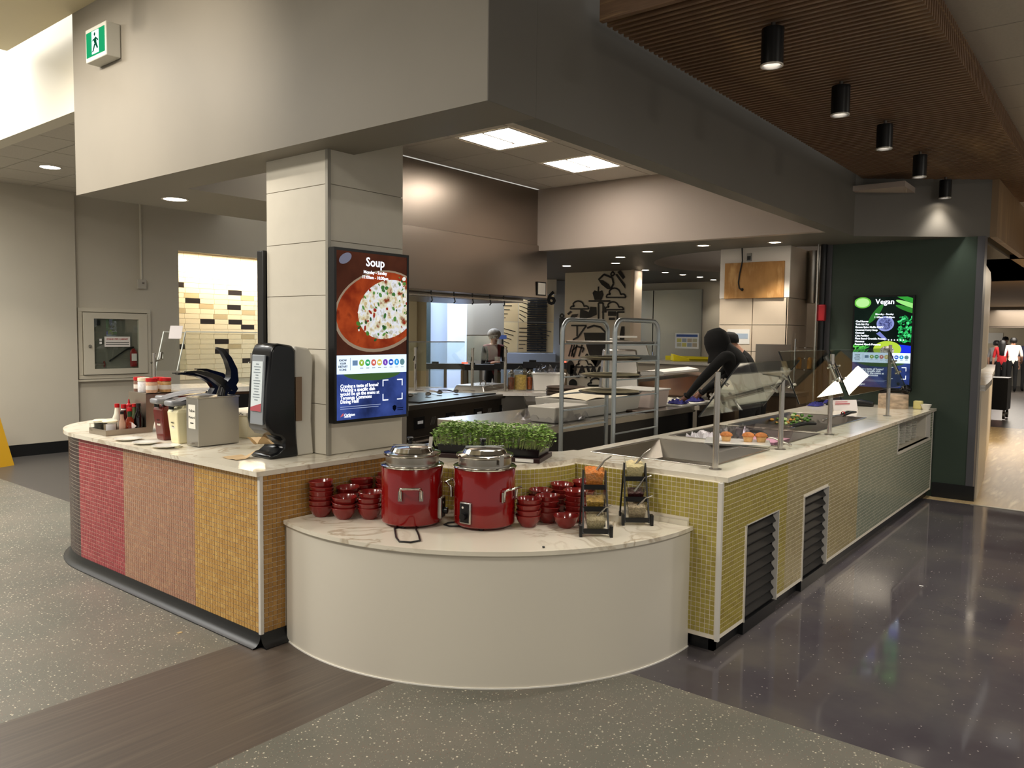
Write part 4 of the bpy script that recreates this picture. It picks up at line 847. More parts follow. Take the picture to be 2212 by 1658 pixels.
# ================================================================== low soup counter
ZL = .64
KRED = mat('kettle_red_enamel', '#7d0a0b', .16, coat=.6); BOWL = mat('red_melamine', '#7c1d1b', .2, coat=.5)
def kettle(lb, c, panel_a, handle_as, ladle_a, lid_rot, cord):
    t = thing('soup_kettle', lb, 'soup kettle', (c[0], c[1], ZL), group='red soup kettles'); r_ = .157
    MB().lathe([(0, .012), (r_-.012, .012), (r_-.002, .02), (r_, .035), (r_, .30), (r_-.004, .305), (r_-.02, .305)], seg=48).build('shell', KRED, t)
    MB().lathe([(r_-.02, .303), (r_+.004, .301), (r_+.006, .306), (r_, .311), (r_-.02, .311)], seg=48).build('shell_rim', CHROME, t)
    MB().lathe([(r_-.03, .27), (r_-.022, .30), (r_-.022, .352), (r_-.012, .358), (r_-.010, .363), (r_-.026, .363), (r_-.03, .35)], seg=48).build('inset', STEEL, t)
    ld = MB().lathe([(r_-.01, .364), (r_-.012, .37), (r_-.04, .376), (r_-.052, .395), (r_-.075, .401), (0, .404)], seg=48).build('lid', CHROME, t)
    d = Vector((math.cos(lid_rot), math.sin(lid_rot), 0)); n = Vector((-d.y, d.x, 0))
    MB().bar(d*(-.1)+Vector((0, 0, .405)), d*.1+Vector((0, 0, .405)), .012, .006).build('hinge', CHROME, ld)
    kb = n*.065
    MB().lathe([(0, .402), (.009, .402), (.009, .418), (.016, .424), (.018, .434), (.012, .437), (0, .437)], (kb.x, kb.y, 0), 16).build('knob', BLACKP, ld)
    if ladle_a is not None:
        la = Vector((math.cos(ladle_a), math.sin(ladle_a), 0)); q = la*.1
        MB().bar(q+Vector((0, 0, .39)), q+la*.012+n*.02+Vector((0, 0, .45)), .02, .004).build('ladle_handle', STEEL, t)
    else:
        la = Vector((math.cos(panel_a+1.2), math.sin(panel_a+1.2), 0))
        MB().box((-.013, -.002, 0), (.013, .003, .05)).build('ladle_hook', STEEL, t, loc=la*(r_-.008)+Vector((0, 0, .325))).rotation_euler = (0, 0, math.atan2(la.y, la.x)+math.pi/2)
    for a in handle_as:
        e = Vector((math.cos(a), math.sin(a), 0)); s_ = Vector((-e.y, e.x, 0)); h = []
        for u in (-1, 1): pass
        P = lambda k, out, z: e*(r_+out)+s_*k+Vector((0, 0, z))
        hd = MB().tube([P(-.052, .006, .16), P(-.052, .01, .2), P(-.05, .03, .212), P(-.04, .042, .214), P(.04, .042, .214), P(.05, .03, .212), P(.052, .01, .2), P(.052, .006, .16)], .0062, 10).build('handle', CHROME, t)
        for k in (-.052, .052):
            MB().hexa([P(k-.01, -.002, .145), P(k+.01, -.002, .145), P(k+.01, .006, .145), P(k-.01, .006, .145), P(k-.01, -.002, .195), P(k+.01, -.002, .195), P(k+.01, .006, .195), P(k-.01, .006, .195)]).build('bracket', STEEL, hd, smooth=0)
            for z in (.155, .18): MB().ball(P(k, .006, z), .0042, 8).build('rivet', CHROME, hd)
    e = Vector((math.cos(panel_a), math.sin(panel_a), 0)); s_ = Vector((-e.y, e.x, 0)); P = lambda k, out, z: e*(r_+out)+s_*k+Vector((0, 0, z))
    H8 = lambda k0, k1, o0, o1, z0, z1: [P(k0, o0, z0), P(k1, o0, z0), P(k1, o1, z0), P(k0, o1, z0), P(k0, o0, z1), P(k1, o0, z1), P(k1, o1, z1), P(k0, o1, z1)]
    pn = MB().hexa(H8(-.034, .034, -.01, .012, .035, .145)).build('control_panel', mat('panel_chrome', '#b9b7b2', .25, 1), t, bevel=.006)
    MB().hexa(H8(-.026, .026, .012, .014, .043, .137)).build('control_plate', BLACKP, pn, smooth=0)
    MB().cyl(P(0, .014, .075), P(0, .034, .075), .017, 14).build('dial', BLACKP, pn); MB().lathe([(0, 0), (.006, 0)], P(-.01, .0145, .118), 10, M=Matrix.Rotation(math.pi/2, 3, s_)).build('indicator', lab_mat('#e6e2da'), pn, smooth=0)
    for k in range(3):
        a = panel_a+.5+k*2*math.pi/3; MB().cyl((.12*math.cos(a), .12*math.sin(a), 0), (.12*math.cos(a), .12*math.sin(a), .014), .013, 10).build('foot', BLACKR, t)
    MB().tube(cord, .0045, 8).build('power_cord', BLACKR, t)
    return t
K1, K2 = (2.795, 2.88), (3.008, 2.572)
toCam = lambda c: math.atan2(-c[1], -c[0])
a1, a2 = toCam(K1), toCam(K2)
kettle('left red soup kettle with a ladle standing in its lid', K1, a1+1.22, (a1-.05, a1+math.pi), a1+1.1, a1+1.75, [(.03, -.05, .01), (-.10, -.02, .006), (-.16, -.04, .005), (-.27, -.17, .005), (-.31, -.235, .005), (-.285, -.285, .005), (-.235, -.295, .005), (-.165, -.215, .005), (-.10, -.13, .006), (.0, -.06, .01)])
kettle('right red soup kettle with its lid closed flat', K2, a2-.62, (a2+.92, a2-1.9), None, a2+1.75, [(.0, -.02, .012), (-.12, .05, .006), (-.155, .10, .005), (-.15, .14, .005), (-.11, .15, .006), (.0, .08, .01)])
# bowls: every bowl a thing of its own
bw = MB().lathe([(0, .0), (.034, 0), (.037, .003), (.045, .012), (.058, .034), (.064, .056), (.066, .0595), (.064, .062), (.0615, .0595), (.055, .036), (.043, .015), (.033, .007), (0, .006)], seg=28).build('bowl', BOWL, mesh_only=True)
st = [((686, 1110), 6, 'leftmost stack', .05), ((734, 1117), 3, 'front stack between the two taller left stacks', .1), ((797, 1119), 4, 'stack right beside the left kettle', .06), ((733, 1085), 5, 'back stack behind the leftmost ones', .14), ((785, 1078), 5, 'back stack along the caramel tile', .1), ((818, 1062), 5, 'rearmost stack left of the kettles', .12), ((768, 1100), 4, 'half hidden stack behind the left front stacks', .08),
      ((1139, 1135), 4, 'front stack right of the right kettle', .02), ((1177, 1126), 4, 'second stack right of the right kettle', .12), ((1145, 1098), 4, 'stack half hidden behind the right kettle', .03), ((1195, 1092), 5, 'back stack against the olive tile', .04), ((1243, 1125), 5, 'tall stack left of the topping stands', .03), ((1241, 1098), 5, 'back stack behind the topping stands', .04), ((1222, 1138), 1, 'single', 0)]
pts = [az(x, y, ZL) for (x, y), *_ in st]
fixed = [(K1, .16+.068), (K2, .16+.068)]
for it in range(60):
    for i in range(len(pts)):
        for j in range(i+1, len(pts)):
            d = pts[i]-pts[j]; d.z = 0; L_ = d.length
            if L_ < .137: d = d.normalized()*(.137-L_)/2; pts[i] += d; pts[j] -= d
        for c, rr in fixed:
            d = Vector((pts[i].x-c[0], pts[i].y-c[1], 0)); L_ = d.length
            if L_ < rr: pts[i] += d.normalized()*(rr-L_)
        if pts[i].y > 3.343: pts[i].y = 3.343
        d = Vector((pts[i].x-ARC_C[0], pts[i].y-ARC_C[1], 0))
        if d.length < .665: pts[i] += d.normalized()*(.665-d.length)
        if pts[i].x > 3.605: pts[i].x = 3.605
rb = random.Random(11); ordn = ('top', 'second from the top', 'third from the top', 'fourth from the top', 'fifth from the top', 'lowest')
for p, ((x, y), n, lb, tilt) in zip(pts, st):
    z = 0
    for k in range(n):
        o = link('bowl', bw, loc=(p.x+rb.uniform(-.003, .003), p.y+rb.uniform(-.003, .003), ZL+z))
        tl_ = tilt*rb.uniform(.2, 1) if k else 0; o.rotation_euler = (tl_*math.cos(rb.uniform(0, 6)), tl_*math.sin(rb.uniform(0, 6)), rb.uniform(0, 6))
        pos_ = ordn[n-1-k] if k or n == 6 else 'bottom'
        tag(o, ('single red bowl standing alone in front of the stacks' if n == 1 else f'{pos_} red bowl of the {lb}'), 'bowl', 'red soup bowls on the low counter')
        z += .0235 + rb.uniform(0, .006)
# topping stands
STB = mat('stand_black', '#0c0c0e', .35)
FOOD = {'cheddar': mat('orange_cheese', '#d98336', .6, noise=.3, nscale=90, bump=.6, bscale=120), 'parmesan': mat('pale_cheese', '#dccb9b', .7, noise=.15, nscale=90, bump=.6, bscale=120), 'corn': mat('golden_croutons', '#b08a3a', .6, noise=.5, nscale=70, bump=.6, bscale=90), 'cran': mat('dark_cranberries', '#3c1216', .4, noise=.4, nscale=80, bump=.6, bscale=100), 'seeds': mat('mixed_seeds', '#a99a78', .7, noise=.3, nscale=160, bump=.6, bscale=160), 'oats': mat('rolled_oats', '#ac9a7e', .7, noise=.3, nscale=110, bump=.6, bscale=130)}
def topping_stand(lb, p, rz, foods, names):
    t = thing('topping_stand', lb, 'stand', (p[0], p[1], ZL), rz, group='black topping stands'); Wd = .062   # local -y faces the front
    for s_ in (-1, 1):
        MB().bar((s_*Wd, -.105, .012), (s_*Wd*.9, .03, .30), .008, .016, (0, 1, 0)).build('front_leg', STB, t, smooth=0); MB().bar((s_*Wd*.9, .03, .30), (s_*Wd, .11, .012), .008, .016, (0, 1, 0)).build('rear_leg', STB, t, smooth=0)
        MB().box((s_*Wd-.007+s_*.012, -.125, 0), (s_*Wd+.007+s_*.012, -.085, .055)).build('foot', STB, t, smooth=0); MB().box((s_*Wd-.006, .09, 0), (s_*Wd+.006, .12, .02)).build('foot', STB, t, smooth=0)
    for k in range(3):
        y, z = -.10+.052*k, .02+.098*k
        MB().box((-Wd, y-.01, z-.006), (Wd, y, z+.018)).build('cross_bar', STB, t, smooth=0)
    for k in range(3):
        y, z = -.10+.052*k, .02+.098*k; w0, w1 = .042, .052
        b = thing('topping_bin', names[k], 'bin', t.matrix_world @ Vector((0, 0, 0)), group='clear topping bins')
        Mx = Matrix.Translation((p[0], p[1], ZL)) @ Matrix.Rotation(rz, 4, 'Z') @ Matrix.Translation((0, y+.055, z+.012)) @ Matrix.Rotation(R(12), 4, 'X')
        b.matrix_world = Mx; b.location = Mx.to_translation(); b.rotation_euler = Mx.to_euler()
        m = MB(); lv = [(w0, 0), (w1, .092), (w1-.003, .092), (w0-.003, .003)]
        for q, zz in lv: m.v += [(-q, -q, zz), (q, -q, zz), (q, q, zz), (-q, q, zz)]
        for a_ in range(3):
            for j in range(4): m.face([a_*4+j, a_*4+(j+1) % 4, (a_+1)*4+(j+1) % 4, (a_+1)*4+j])
        m.face([3, 2, 1, 0]); m.face([12, 13, 14, 15])
        m.build('bin_wall', ACRYL, b, smooth=0)
        f, lvl = foods[k]; hh = .088*lvl; q0 = w0-.004; q1 = w0-.004+(w1-w0)*lvl; rf = random.Random(k*7+int(p[0]*100))
        g = MB(); nn = 7; hs = [[hh*(.86+.2*rf.random()) for _ in range(nn+1)] for _ in range(nn+1)]
        g.grid(lambda u, v: ((-1+2*u)*q1, (-1+2*v)*q1, hs[round(u*nn)][round(v*nn)]), nn, nn)
        n0 = len(g.v); g.v += [(-q0, -q0, .004), (q0, -q0, .004), (q0, q0, .004), (-q0, q0, .004)]
        ed = [i*(nn+1) for i in range(nn+1)], [i*(nn+1)+nn for i in range(nn+1)], list(range(nn+1)), [nn*(nn+1)+j for j in range(nn+1)]
        for e_, (a_, c_) in zip(ed, ((0, 1), (3, 2), (0, 3), (1, 2))): g.face(e_+[n0+c_, n0+a_])
        g.face([n0+3, n0+2, n0+1, n0])
        g.build('contents', FOOD[f], b, smooth=0)
        if k != 1 or f == 'cran': MB().tube([(.0, .0, hh*.7), (.05, .01, .12 if k == 2 else .1), (.085, .015, .145 if k == 2 else .11)], [.009, .004, .005], 8).build('spoon', STEEL, b)
    return t
ps = az(1290, 1148, ZL); ps2 = az(1375, 1125, ZL)
topping_stand('left black stand of clear topping bins with orange cheese on top', (ps.x, ps.y+.02), R(-52), (('seeds', .72), ('corn', .45), ('cheddar', .85)), ('clear bin of seeds at the foot of the left stand', 'clear bin of golden croutons in the middle of the left stand', 'clear bin of orange shredded cheese on the left stand'))
topping_stand('right black stand of clear topping bins with pale cheese on top', (ps2.x+.01, ps2.y+.02), R(-52), (('oats', .8), ('cran', .35), ('parmesan', .8)), ('clear bin of oats at the foot of the right stand', 'clear bin of dried cranberries in the middle of the right stand', 'clear bin of pale grated cheese on the right stand'))
p = az(1174, 1183, ZL); tag(MB().ball((0, 0, .005), .006, 8, (1, 1.3, .8)).build('crumb', BLACKP, loc=p), 'tiny black crumb near the front edge of the low counter', 'crumb')
# microgreens on the ledge behind the kettles
F0, F1 = Vector((3.20, 3.10, 0)), Vector((3.425, 2.535, 0)); dv = (F1-F0).normalized(); bk = Vector((-dv.y, dv.x, 0)); rzg = math.atan2(dv.y, dv.x)
t = thing('microgreens_tray', 'black grow tray of dense green microgreens behind the kettles', 'plant tray', (F0.x, F0.y, ZT), rzg)
Lg = (F1-F0).length
MB().box((-.02, -.012, 0), (Lg+.005, .27, .026)).build('base_board', mat('dark_brown_board', '#2a1614', .4), t, smooth=0, bevel=.002)
for i in range(2):
    a, b = (.0, Lg*.47) if i == 0 else (Lg*.48, Lg)
    MB().hexa([(a+.01, .01, .026), (b-.01, .01, .026), (b-.01, .24, .026), (a+.01, .24, .026), (a, 0, .075), (b, 0, .075), (b, .25, .075), (a, .25, .075)]).build('tray', BLACKP, t, smooth=0, bevel=.004)
MB().box((Lg*.78, -.0135, .004), (Lg*.95, -.0122, .022)).build('name_label', lab_mat('#efeee8'), t, smooth=0)
rg = random.Random(4); m = MB(); stem = MB()
GRN = [mat('leaf_green_'+str(i), c, .5) for i, c in enumerate(('#7fa63f', '#95bd56', '#688f38', '#acc872'))]
for i in range(2300):
    x, y = rg.uniform(-.03, Lg+.03), rg.uniform(-.03, .27); edge = min(x+.03, Lg+.03-x, y+.03, .27-y)
    z = .075+min(.085, .035+edge*1.3)+rg.uniform(-.03, .035)
    for s_ in (-1, 1):
        a = rg.uniform(0, 6.28); r_ = rg.uniform(.007, .012); c = Vector((x+math.cos(a)*r_*.8, y+math.sin(a)*r_*.8, z)); tl_ = rg.uniform(-.5, .5)
        n = len(m.v); m.k = rg.randrange(4)
        u = Vector((math.cos(a), math.sin(a), tl_)).normalized(); v = Vector((-math.sin(a), math.cos(a), rg.uniform(-.4, .4))).normalized(); nn = u.cross(v)*.0015
        m.v += [tuple(c-u*r_), tuple(c+v*r_*.8+nn), tuple(c+u*r_), tuple(c-v*r_*.8+nn)]; m.face([n, n+1, n+2, n+3])
    if i % 2 == 0:
        n = len(stem.v); stem.v += [(x*.95+.01, min(.24, max(.01, y)), .06), (x*.95+.0125, min(.24, max(.01, y)), .06), (x+.001, y, z), (x, y, z)]; stem.face([n, n+1, n+2, n+3])
tag(m.build('leaves', GRN, t, smooth=0), kind='stuff'); tag(stem.build('stems', mat('pale_stem', '#9aa86a', .6), t, smooth=0), kind='stuff')
# ================================================================== right counter: sneeze guards and food
POST = [((3.917, 1.729), 1.43, 'nearest steel guard post at the counter corner'), ((4.9, 1.732), 1.43, 'second steel guard post along the right counter'), ((5.91, 1.732), 1.50, 'third steel guard post along the right counter'), ((7.72, 1.755), 1.56, 'farthest steel guard post near the green wall')]
for (x, y), zt, lb in POST:
    t = thing('guard_post', lb, 'post', (x, y, ZT), group='steel sneeze guard posts')
    MB().lathe([(0, 0), (.034, 0), (.034, .004), (.02, .006), (0, .006)], seg=24).build('base_flange', STEELD, t)
    h = zt-ZT
    MB().lathe([(.0165, .004), (.0165, h-.05), (.0145, h-.05), (.0145, h), (0, h)], seg=20).build('tube', STEEL, t)
EDGE = mat('glass_edge_black', '#0c0e0e', .2)
def guard(lb, x0, x1, yb, zb_, yt, zt_):
    t = thing('sneeze_guard', lb, 'glass guard', ((x0+x1)/2, yb, zb_), group='glass sneeze guard panes'); c = t.location; n = Vector((0, zt_-zb_, yb-yt)).normalized()
    P = lambda x, y, z: Vector((x, y, z))-c
    MB().slab([P(x0, yb, zb_), P(x1, yb, zb_), P(x1, yt, zt_), P(x0, yt, zt_)], n, .006).build('pane', m_glass('guard_glass', (.86, .9, .87), 1.0), t, smooth=0)
    for x in (x0, x1): MB().slab([P(x-.003, yb, zb_), P(x+.003, yb, zb_), P(x+.003, yt, zt_), P(x-.003, yt, zt_)], n, .007).build('edge', EDGE, t, smooth=0)
    for x in (x0+.015, x1-.015):
        m = P(x, (yb+yt)/2, (zb_+zt_)/2); d = Vector((0, yt-yb, zt_-zb_)).normalized()
        MB().tube([m-d*.07+n*.012, m+d*.07+n*.012], .011, 10).build('clamp', STEEL, t)
        for k in (-.05, .05): MB().cyl(m+d*k-n*.02, m+d*k+n*.035, .009, 10).build('clamp_knob', CHROME, t)
guard('first glass sneeze guard, leaning out over the empty well', 3.93, 4.86, 1.835, 1.18, 1.615, 1.478)
guard('second glass sneeze guard, leaning back over the muffin platter', 4.93, 5.88, 1.63, 1.203, 1.77, 1.53)
guard('third glass sneeze guard, over the roast vegetables', 5.94, 7.69, 1.61, 1.20, 1.76, 1.53)
# platter with muffins
t = tag(MB().hexa([(-.19, -.12, 0), (.19, -.12, 0), (.19, .12, 0), (-.19, .12, 0), (-.21, -.14, .02), (.21, -.14, .02), (.21, .14, .02), (-.21, .14, .02)]).build('platter', PORC, bevel=.008, loc=(4.91, 2.02, ZT+.004)), 'white rectangular platter of muffins across the first two wells', 'platter'); t.rotation_euler = (0, 0, R(-68))
MUF = mat('muffin_brown', '#a8672f', .7, noise=.3, nscale=40, bump=.5, bscale=60); MUFC = mat('muffin_case', '#c9a06a', .8, noise=.2, nscale=60)
for x, y, lb in ((4.86, 2.075, 'lone muffin on the left of the white platter'), (4.93, 1.955, 'tall muffin in the middle of the white platter'), (4.975, 1.885, 'muffin at the right end of the white platter beside the tongs')):
    q = thing('muffin', lb, 'muffin', (x, y, ZT+.025), group='muffins on the platter')
    MB().lathe([(0, 0), (.026, 0), (.034, .034), (0, .034)], seg=18).build('base', MUFC, q); MB().lathe([(.034, .032), (.041, .038), (.036, .05), (.02, .06), (0, .063)], seg=18).build('crown', MUF, q)
def tongs(lb, a, b, grip, par=None):
    t = thing('tongs', lb, 'tongs', a, group='serving tongs'); d = Vector(b)-Vector(a); s_ = Vector((-d.y, d.x, 0)).normalized()
    for k in (-1, 1):
        MB().tube([Vector((0, 0, 0)), d*.4+s_*.012*k+Vector((0, 0, .01)), d*.6+s_*.016*k], .006, 8).build('arm', STEEL, t)
        MB().tube([d*.55+s_*.015*k, d*.8+s_*.018*k+Vector((0, 0, .012)), d+s_*.008*k], [.009, .013, .01], 8).build('grip', grip, t)
    MB().ball((0, 0, 0), .012, 8).build('pivot', STEEL, t); return t
GRIP = mat('black_nylon', '#101010', .4)
tongs('black gripped tongs lying over the end of the muffin platter', (4.99, 1.70, ZT+.02), (5.02, 1.97, ZT+.085), GRIP)
tongs('black handled tongs across the vegetable well towards the camera', (5.55, 2.12, ZT+.03), (6.20, 1.93, ZT+.04), GRIP)
tongs('black handled tongs with a red band at the far end of the wells', (6.75, 2.03, ZT+.015), (7.5, 1.98, ZT+.035), GRIP)
tag(MB().lathe([(.013, -.012), (.016, -.012), (.016, .012), (.013, .012)], seg=14, M=Matrix.Rotation(math.pi/2, 3, 'Y')).build('red_band', mat('red_band', '#b8121c', .4), loc=(7.2, 2.0, ZT+.045)), 'red rubber band round the far black tong handle', 'rubber band')
# clear plastic tub with pink remains and crumpled wrap in the middle well
t = thing('clear_tub', 'clear plastic tub with pink liquid in the middle well', 'tub', (5.44, 2.03, ZT-.065))
MB().hexa([(-.15, -.11, .0), (.15, -.11, 0), (.15, .11, 0), (-.15, .11, 0), (-.19, -.15, .135), (.19, -.15, .135), (.19, .15, .135), (-.19, .15, .135)]).build('shell', m_glass('tub_plastic', (.93, .88, .9), .9, .05), t, bevel=.01)
MB().hexa([(-.148, -.108, .004), (.148, -.108, .004), (.148, .108, .004), (-.148, .108, .004), (-.16, -.12, .05), (.16, -.12, .05), (.16, .12, .05), (-.16, .12, .05)]).build('pink_liquid', mat('pink_cream', '#d9a9bd', .4), t, smooth=0)
rc = random.Random(8)
def crumple(lb, name, loc, sx, sy, hz, m, n=14, cat='plastic wrap', rz=0):
    h = [[hz*rc.random() for _ in range(n+1)] for _ in range(n+1)]
    o = MB().grid(lambda u, v: (sx*(u-.5), sy*(v-.5), .004+h[round(u*n)][round(v*n)]*min(1, 6*min(u, 1-u, v, 1-v)+.1)), n, n).build(name, m, smooth=20, loc=loc); o.rotation_euler = (0, 0, rz); return tag(o, lb, cat)
WRAP = m_glass('plastic_film', (.9, .9, .92), 1.0, .15); WHITEW = mat('white_paper_liner', '#e2dde0', .5)
crumple('crumpled white liner in the middle well left of the tub', 'paper_liner', (5.15, 2.35, ZT-.064), .24, .3, .1, WHITEW, cat='liner')
crumple('shiny crumpled film behind the clear tub', 'plastic_film', (5.62, 2.32, ZT-.064), .42, .34, .11, WRAP)
# vegetables in the far well
FG = [mat('broccoli_green', '#4d7a2a', .7, noise=.3, nscale=70), mat('cabbage_pale', '#b9c988', .5), mat('roast_gold', '#b8822f', .6, noise=.2, nscale=60), mat('dark_leaf', '#2d4a1e', .6)]
rv = random.Random(2)
for k in range(46):
    u = rv.random(); g = 0 if u < .3 else 1 if u < .55 else 2 if u < .85 else 3
    x, y = 6.75+rv.random()*.55, 2.28+rv.random()*.2
    if g == 2: x += .02; y = min(2.49, y+.05)
    s_ = rv.uniform(.012, .026); z0 = ZT-.068
    o = MB().ball((0, 0, s_*.6), s_, 8, (1.2, .9, .7)).build('vegetable_piece', FG[g], loc=(x, y, z0+rv.uniform(0, .06)*(1 if g != 2 else .6)))
    tag(o, ('green broccoli piece in the far well', 'pale cabbage piece in the far well', 'golden roast potato piece in the far well', 'dark green leaf piece in the far well')[g], 'vegetable', ('broccoli pieces', 'cabbage pieces', 'roast potato pieces', 'dark leaf pieces')[g]+' in the far well')
# things by the green wall
t = thing('wood_stump', 'birch log slice used as a riser by the green wall', 'log', (8.66, 1.92, ZT))
MB().lathe([(0, 0), (.14, 0), (.142, .01), (.14, .14), (.135, .145), (0, .145)], seg=26).build('log', mat('birch_bark', '#b9a58e', .8, noise=.45, nscale=9, stretch=(1, 1, 3)), t)
t = thing('serving_spoon_set', 'black rounded serving scoop lying on the birch log', 'scoop', (8.66, 1.90, ZT+.146))
MB().ball((.02, -.09, .05), .055, 14, (1, 1, .9)).build('bowl', mat('glossy_black_plastic', '#08080a', .12), t); MB().tube([(0, -.06, .04), (-.02, .05, .035), (-.05, .14, .02)], [.02, .024, .02], 10).build('handle', mat('glossy_black_plastic', '#08080a', .12), t)
t = thing('tong_tray', 'black gripped utensils lying beside the birch log', 'utensils', (8.62, 2.16, ZT)); MB().tube([(0, -.06, .02), (0, .08, .035), (-.02, .13, .02)], [.03, .04, .02], 10).build('grip', GRIP, t); MB().tube([(0, .1, .03), (-.05, .45, .06)], .005, 8).build('rod', STEEL, t)
t = tag(MB().box((-.04, -.04, 0), (.04, .04, .085)).build('butter_tub', mat('pale_yellow_tub', '#dcd28c', .4), bevel=.01, loc=(8.72, 1.70, ZT)), 'pale yellow tub just right of the birch log', 'tub')
tag(MB().lathe([(0, 0), (.03, 0), (.055, .055), (.052, .055), (.028, .004), (0, .004)], seg=20).build('ramekin', PORC, loc=(8.70, 1.625, ZT)), 'small white ramekin at the far end of the right counter', 'ramekin')
t = thing('sign_holder', 'white tent card with red print near the far guard', 'card', (8.02, 2.22, ZT), R(-35))
MB().hexa([(-.14, -.03, 0), (.14, -.03, 0), (.14, -.026, 0), (-.14, -.026, 0), (-.14, -.002, .1), (.14, -.002, .1), (.14, .002, .1), (-.14, .002, .1)]).build('card', lab_mat('#efe8e6'), t, smooth=0)
MB().box((-.12, -.0245, .04), (.05, -.0225, .048)).build('red_line', lab_mat('#b5444c'), t, smooth=0, loc=(0, .004, .02)); MB().box((-.12, -.0245, .06), (.02, -.0225, .066)).build('red_line', lab_mat('#b5444c'), t, smooth=0, loc=(0, .004, .02))
t = thing('card_stand', 'black stand with a leaning black board at the far end', 'stand', (8.5, 2.44, ZT), R(0))
MB().hexa([(-.05, -.09, 0), (.05, -.09, 0), (.05, .09, 0), (-.05, .09, 0), (-.02, -.03, .12), (.02, -.03, .12), (.02, .03, .12), (-.02, .03, .12)]).build('foot', GRIP, t, smooth=0, bevel=.006); MB().bar((-.0, .0, .1), (-.03, .12, .50), .03, .012, (1, 0, 0)).build('arm', GRIP, t, smooth=0)
CLOTH = mat('purple_cloth', '#2b2a78', .8)
crumple('purple cleaning cloth behind the black card stand', 'cleaning_cloth', (8.72, 2.5, ZT), .2, .24, .05, CLOTH, 10, 'cloth'); crumple('purple cleaning cloth left of the black card stand', 'cleaning_cloth', (8.3, 2.58, ZT), .24, .12, .04, CLOTH, 10, 'cloth')
# stand pipe cabinet on the far left wall
yW = 10.98
t = thing('standpipe_cabinet', 'white glazed stand pipe cabinet with an extinguisher in the far wall', 'cabinet', (4.50, yW, .94)); CW_, CH_ = .97, .95
FR = mat('cabinet_frame', '#d3ccba', .5)
for q in (((0, -.05, 0), (CW_, 0, .05)), ((0, -.05, CH_-.05), (CW_, 0, CH_)), ((0, -.05, .05), (.05, 0, CH_-.05)), ((CW_-.05, -.05, .05), (CW_, 0, CH_-.05))): MB().box(*q).build('frame', FR, t, smooth=0, bevel=.004)
x0, x1, z0, z1 = .19, .79, .135, .81
for q in (((.06, -.07, .06), (CW_-.06, -.03, z0)), ((.06, -.07, z1), (CW_-.06, -.03, CH_-.06)), ((.06, -.07, z0), (x0, -.03, z1)), ((x1, -.07, z0), (CW_-.06, -.03, z1))): MB().box(*q).build('door_frame', FR, t, smooth=0)
MB().box((x0-.02, -.024, z0-.02), (x1+.02, -.004, z1+.02)).build('back', mat('cabinet_inside', '#77736a', .5), t, smooth=0)
MB().box((x0, -.06, z0), (x1, -.056, z1)).build('glass', GLASS, t, smooth=0)
lb_ = MB().box((x0+.135, -.0635, .43), (x0+.48, -.061, .57)).build('notice', lab_mat('#efe9e2'), t, smooth=0, bevel=.002)
lettering('STAND PIPE CABINET', .03, mat('notice_red', '#b04a4a', .5), t, frame_M((x0+.307, -.0642, .535), (1, 0, 0), (0, 0, 1)), bold=.0008)
for i in range(2): MB().box((x0+.15, -.0645, .487-i*.028), (x0+.465, -.0635, .497-i*.028)).build('print_line', mat('notice_dark', '#3c3a38', .5), t, smooth=0)
MB().lathe([(0, 0), (.045, 0), (.05, .01), (.05, .2), (.03, .235), (.015, .25), (0, .25)], (x1-.065, -.04, z0+.02), 18, M=Matrix.Diagonal((1, .35, 1))).build('extinguisher', mat('extinguisher_red', '#8c1c1c', .3), t)
MB().box((x1-.1, -.0595, z0+.1), (x1-.03, -.058, z0+.2)).build('extinguisher_label', lab_mat('#e6e2dc'), t, smooth=0)
MB().tube([(x1-.065, -.045, z0+.29), (x1-.16, -.045, z0+.26), (x1-.28, -.045, z0+.18), (x1-.4, -.045, z0+.1)], .01, 8).build('hose', BLACKR, t)
MB().cyl((x0+.01, -.04, z0+.06), (x0+.13, -.04, z0+.06), .018, 12).build('valve', STEEL, t); MB().lathe([(0, 0), (.045, 0), (.045, .012), (0, .012)], (x0+.13, -.04, z0+.06), 14, M=Matrix.Rotation(math.pi/2, 3, 'Y') @ Matrix.Diagonal((1, .4, 1))).build('valve_wheel', mat('valve_red', '#6b2420', .5), t)
MB().cyl((.13, -.085, .44), (.13, -.07, .44), .022, 12).build('latch', CHROME, t); MB().box((x0+.03, -.05, z1-.09), (x0+.09, -.03, z1-.02)).build('lamp_box', BLACKP, t, smooth=0)
MB().box((x0+.07, -.0625, .47), (x0+.1, -.061, .5)).build('tag_mark', lab_mat('#f2f0ea'), t, smooth=0); MB().box((x0+.07, -.0625, .51), (x0+.1, -.061, .54)).build('tag_mark', lab_mat('#f2f0ea'), t, smooth=0)
struct(MB().box((4.47, 10.93, .91), (5.6, 10.98, .935)).build('trim_7', FR, smooth=0))
# conduit with its box
t = thing('wall_conduit', 'white conduit dropping to a switch box on the far wall', 'conduit', (5.36, yW, 2.18)); MB().cyl((0, -.02, .12), (0, -.02, 1.2), .016, 8).build('pipe', FR, t); MB().box((-.06, -.05, 0), (.06, 0, .13)).build('box', mat('switch_box', '#bdb7ab', .5), t, bevel=.004); MB().box((-.0, -.053, .07), (.03, -.05, .09)).build('button', STEELD, t, smooth=0)
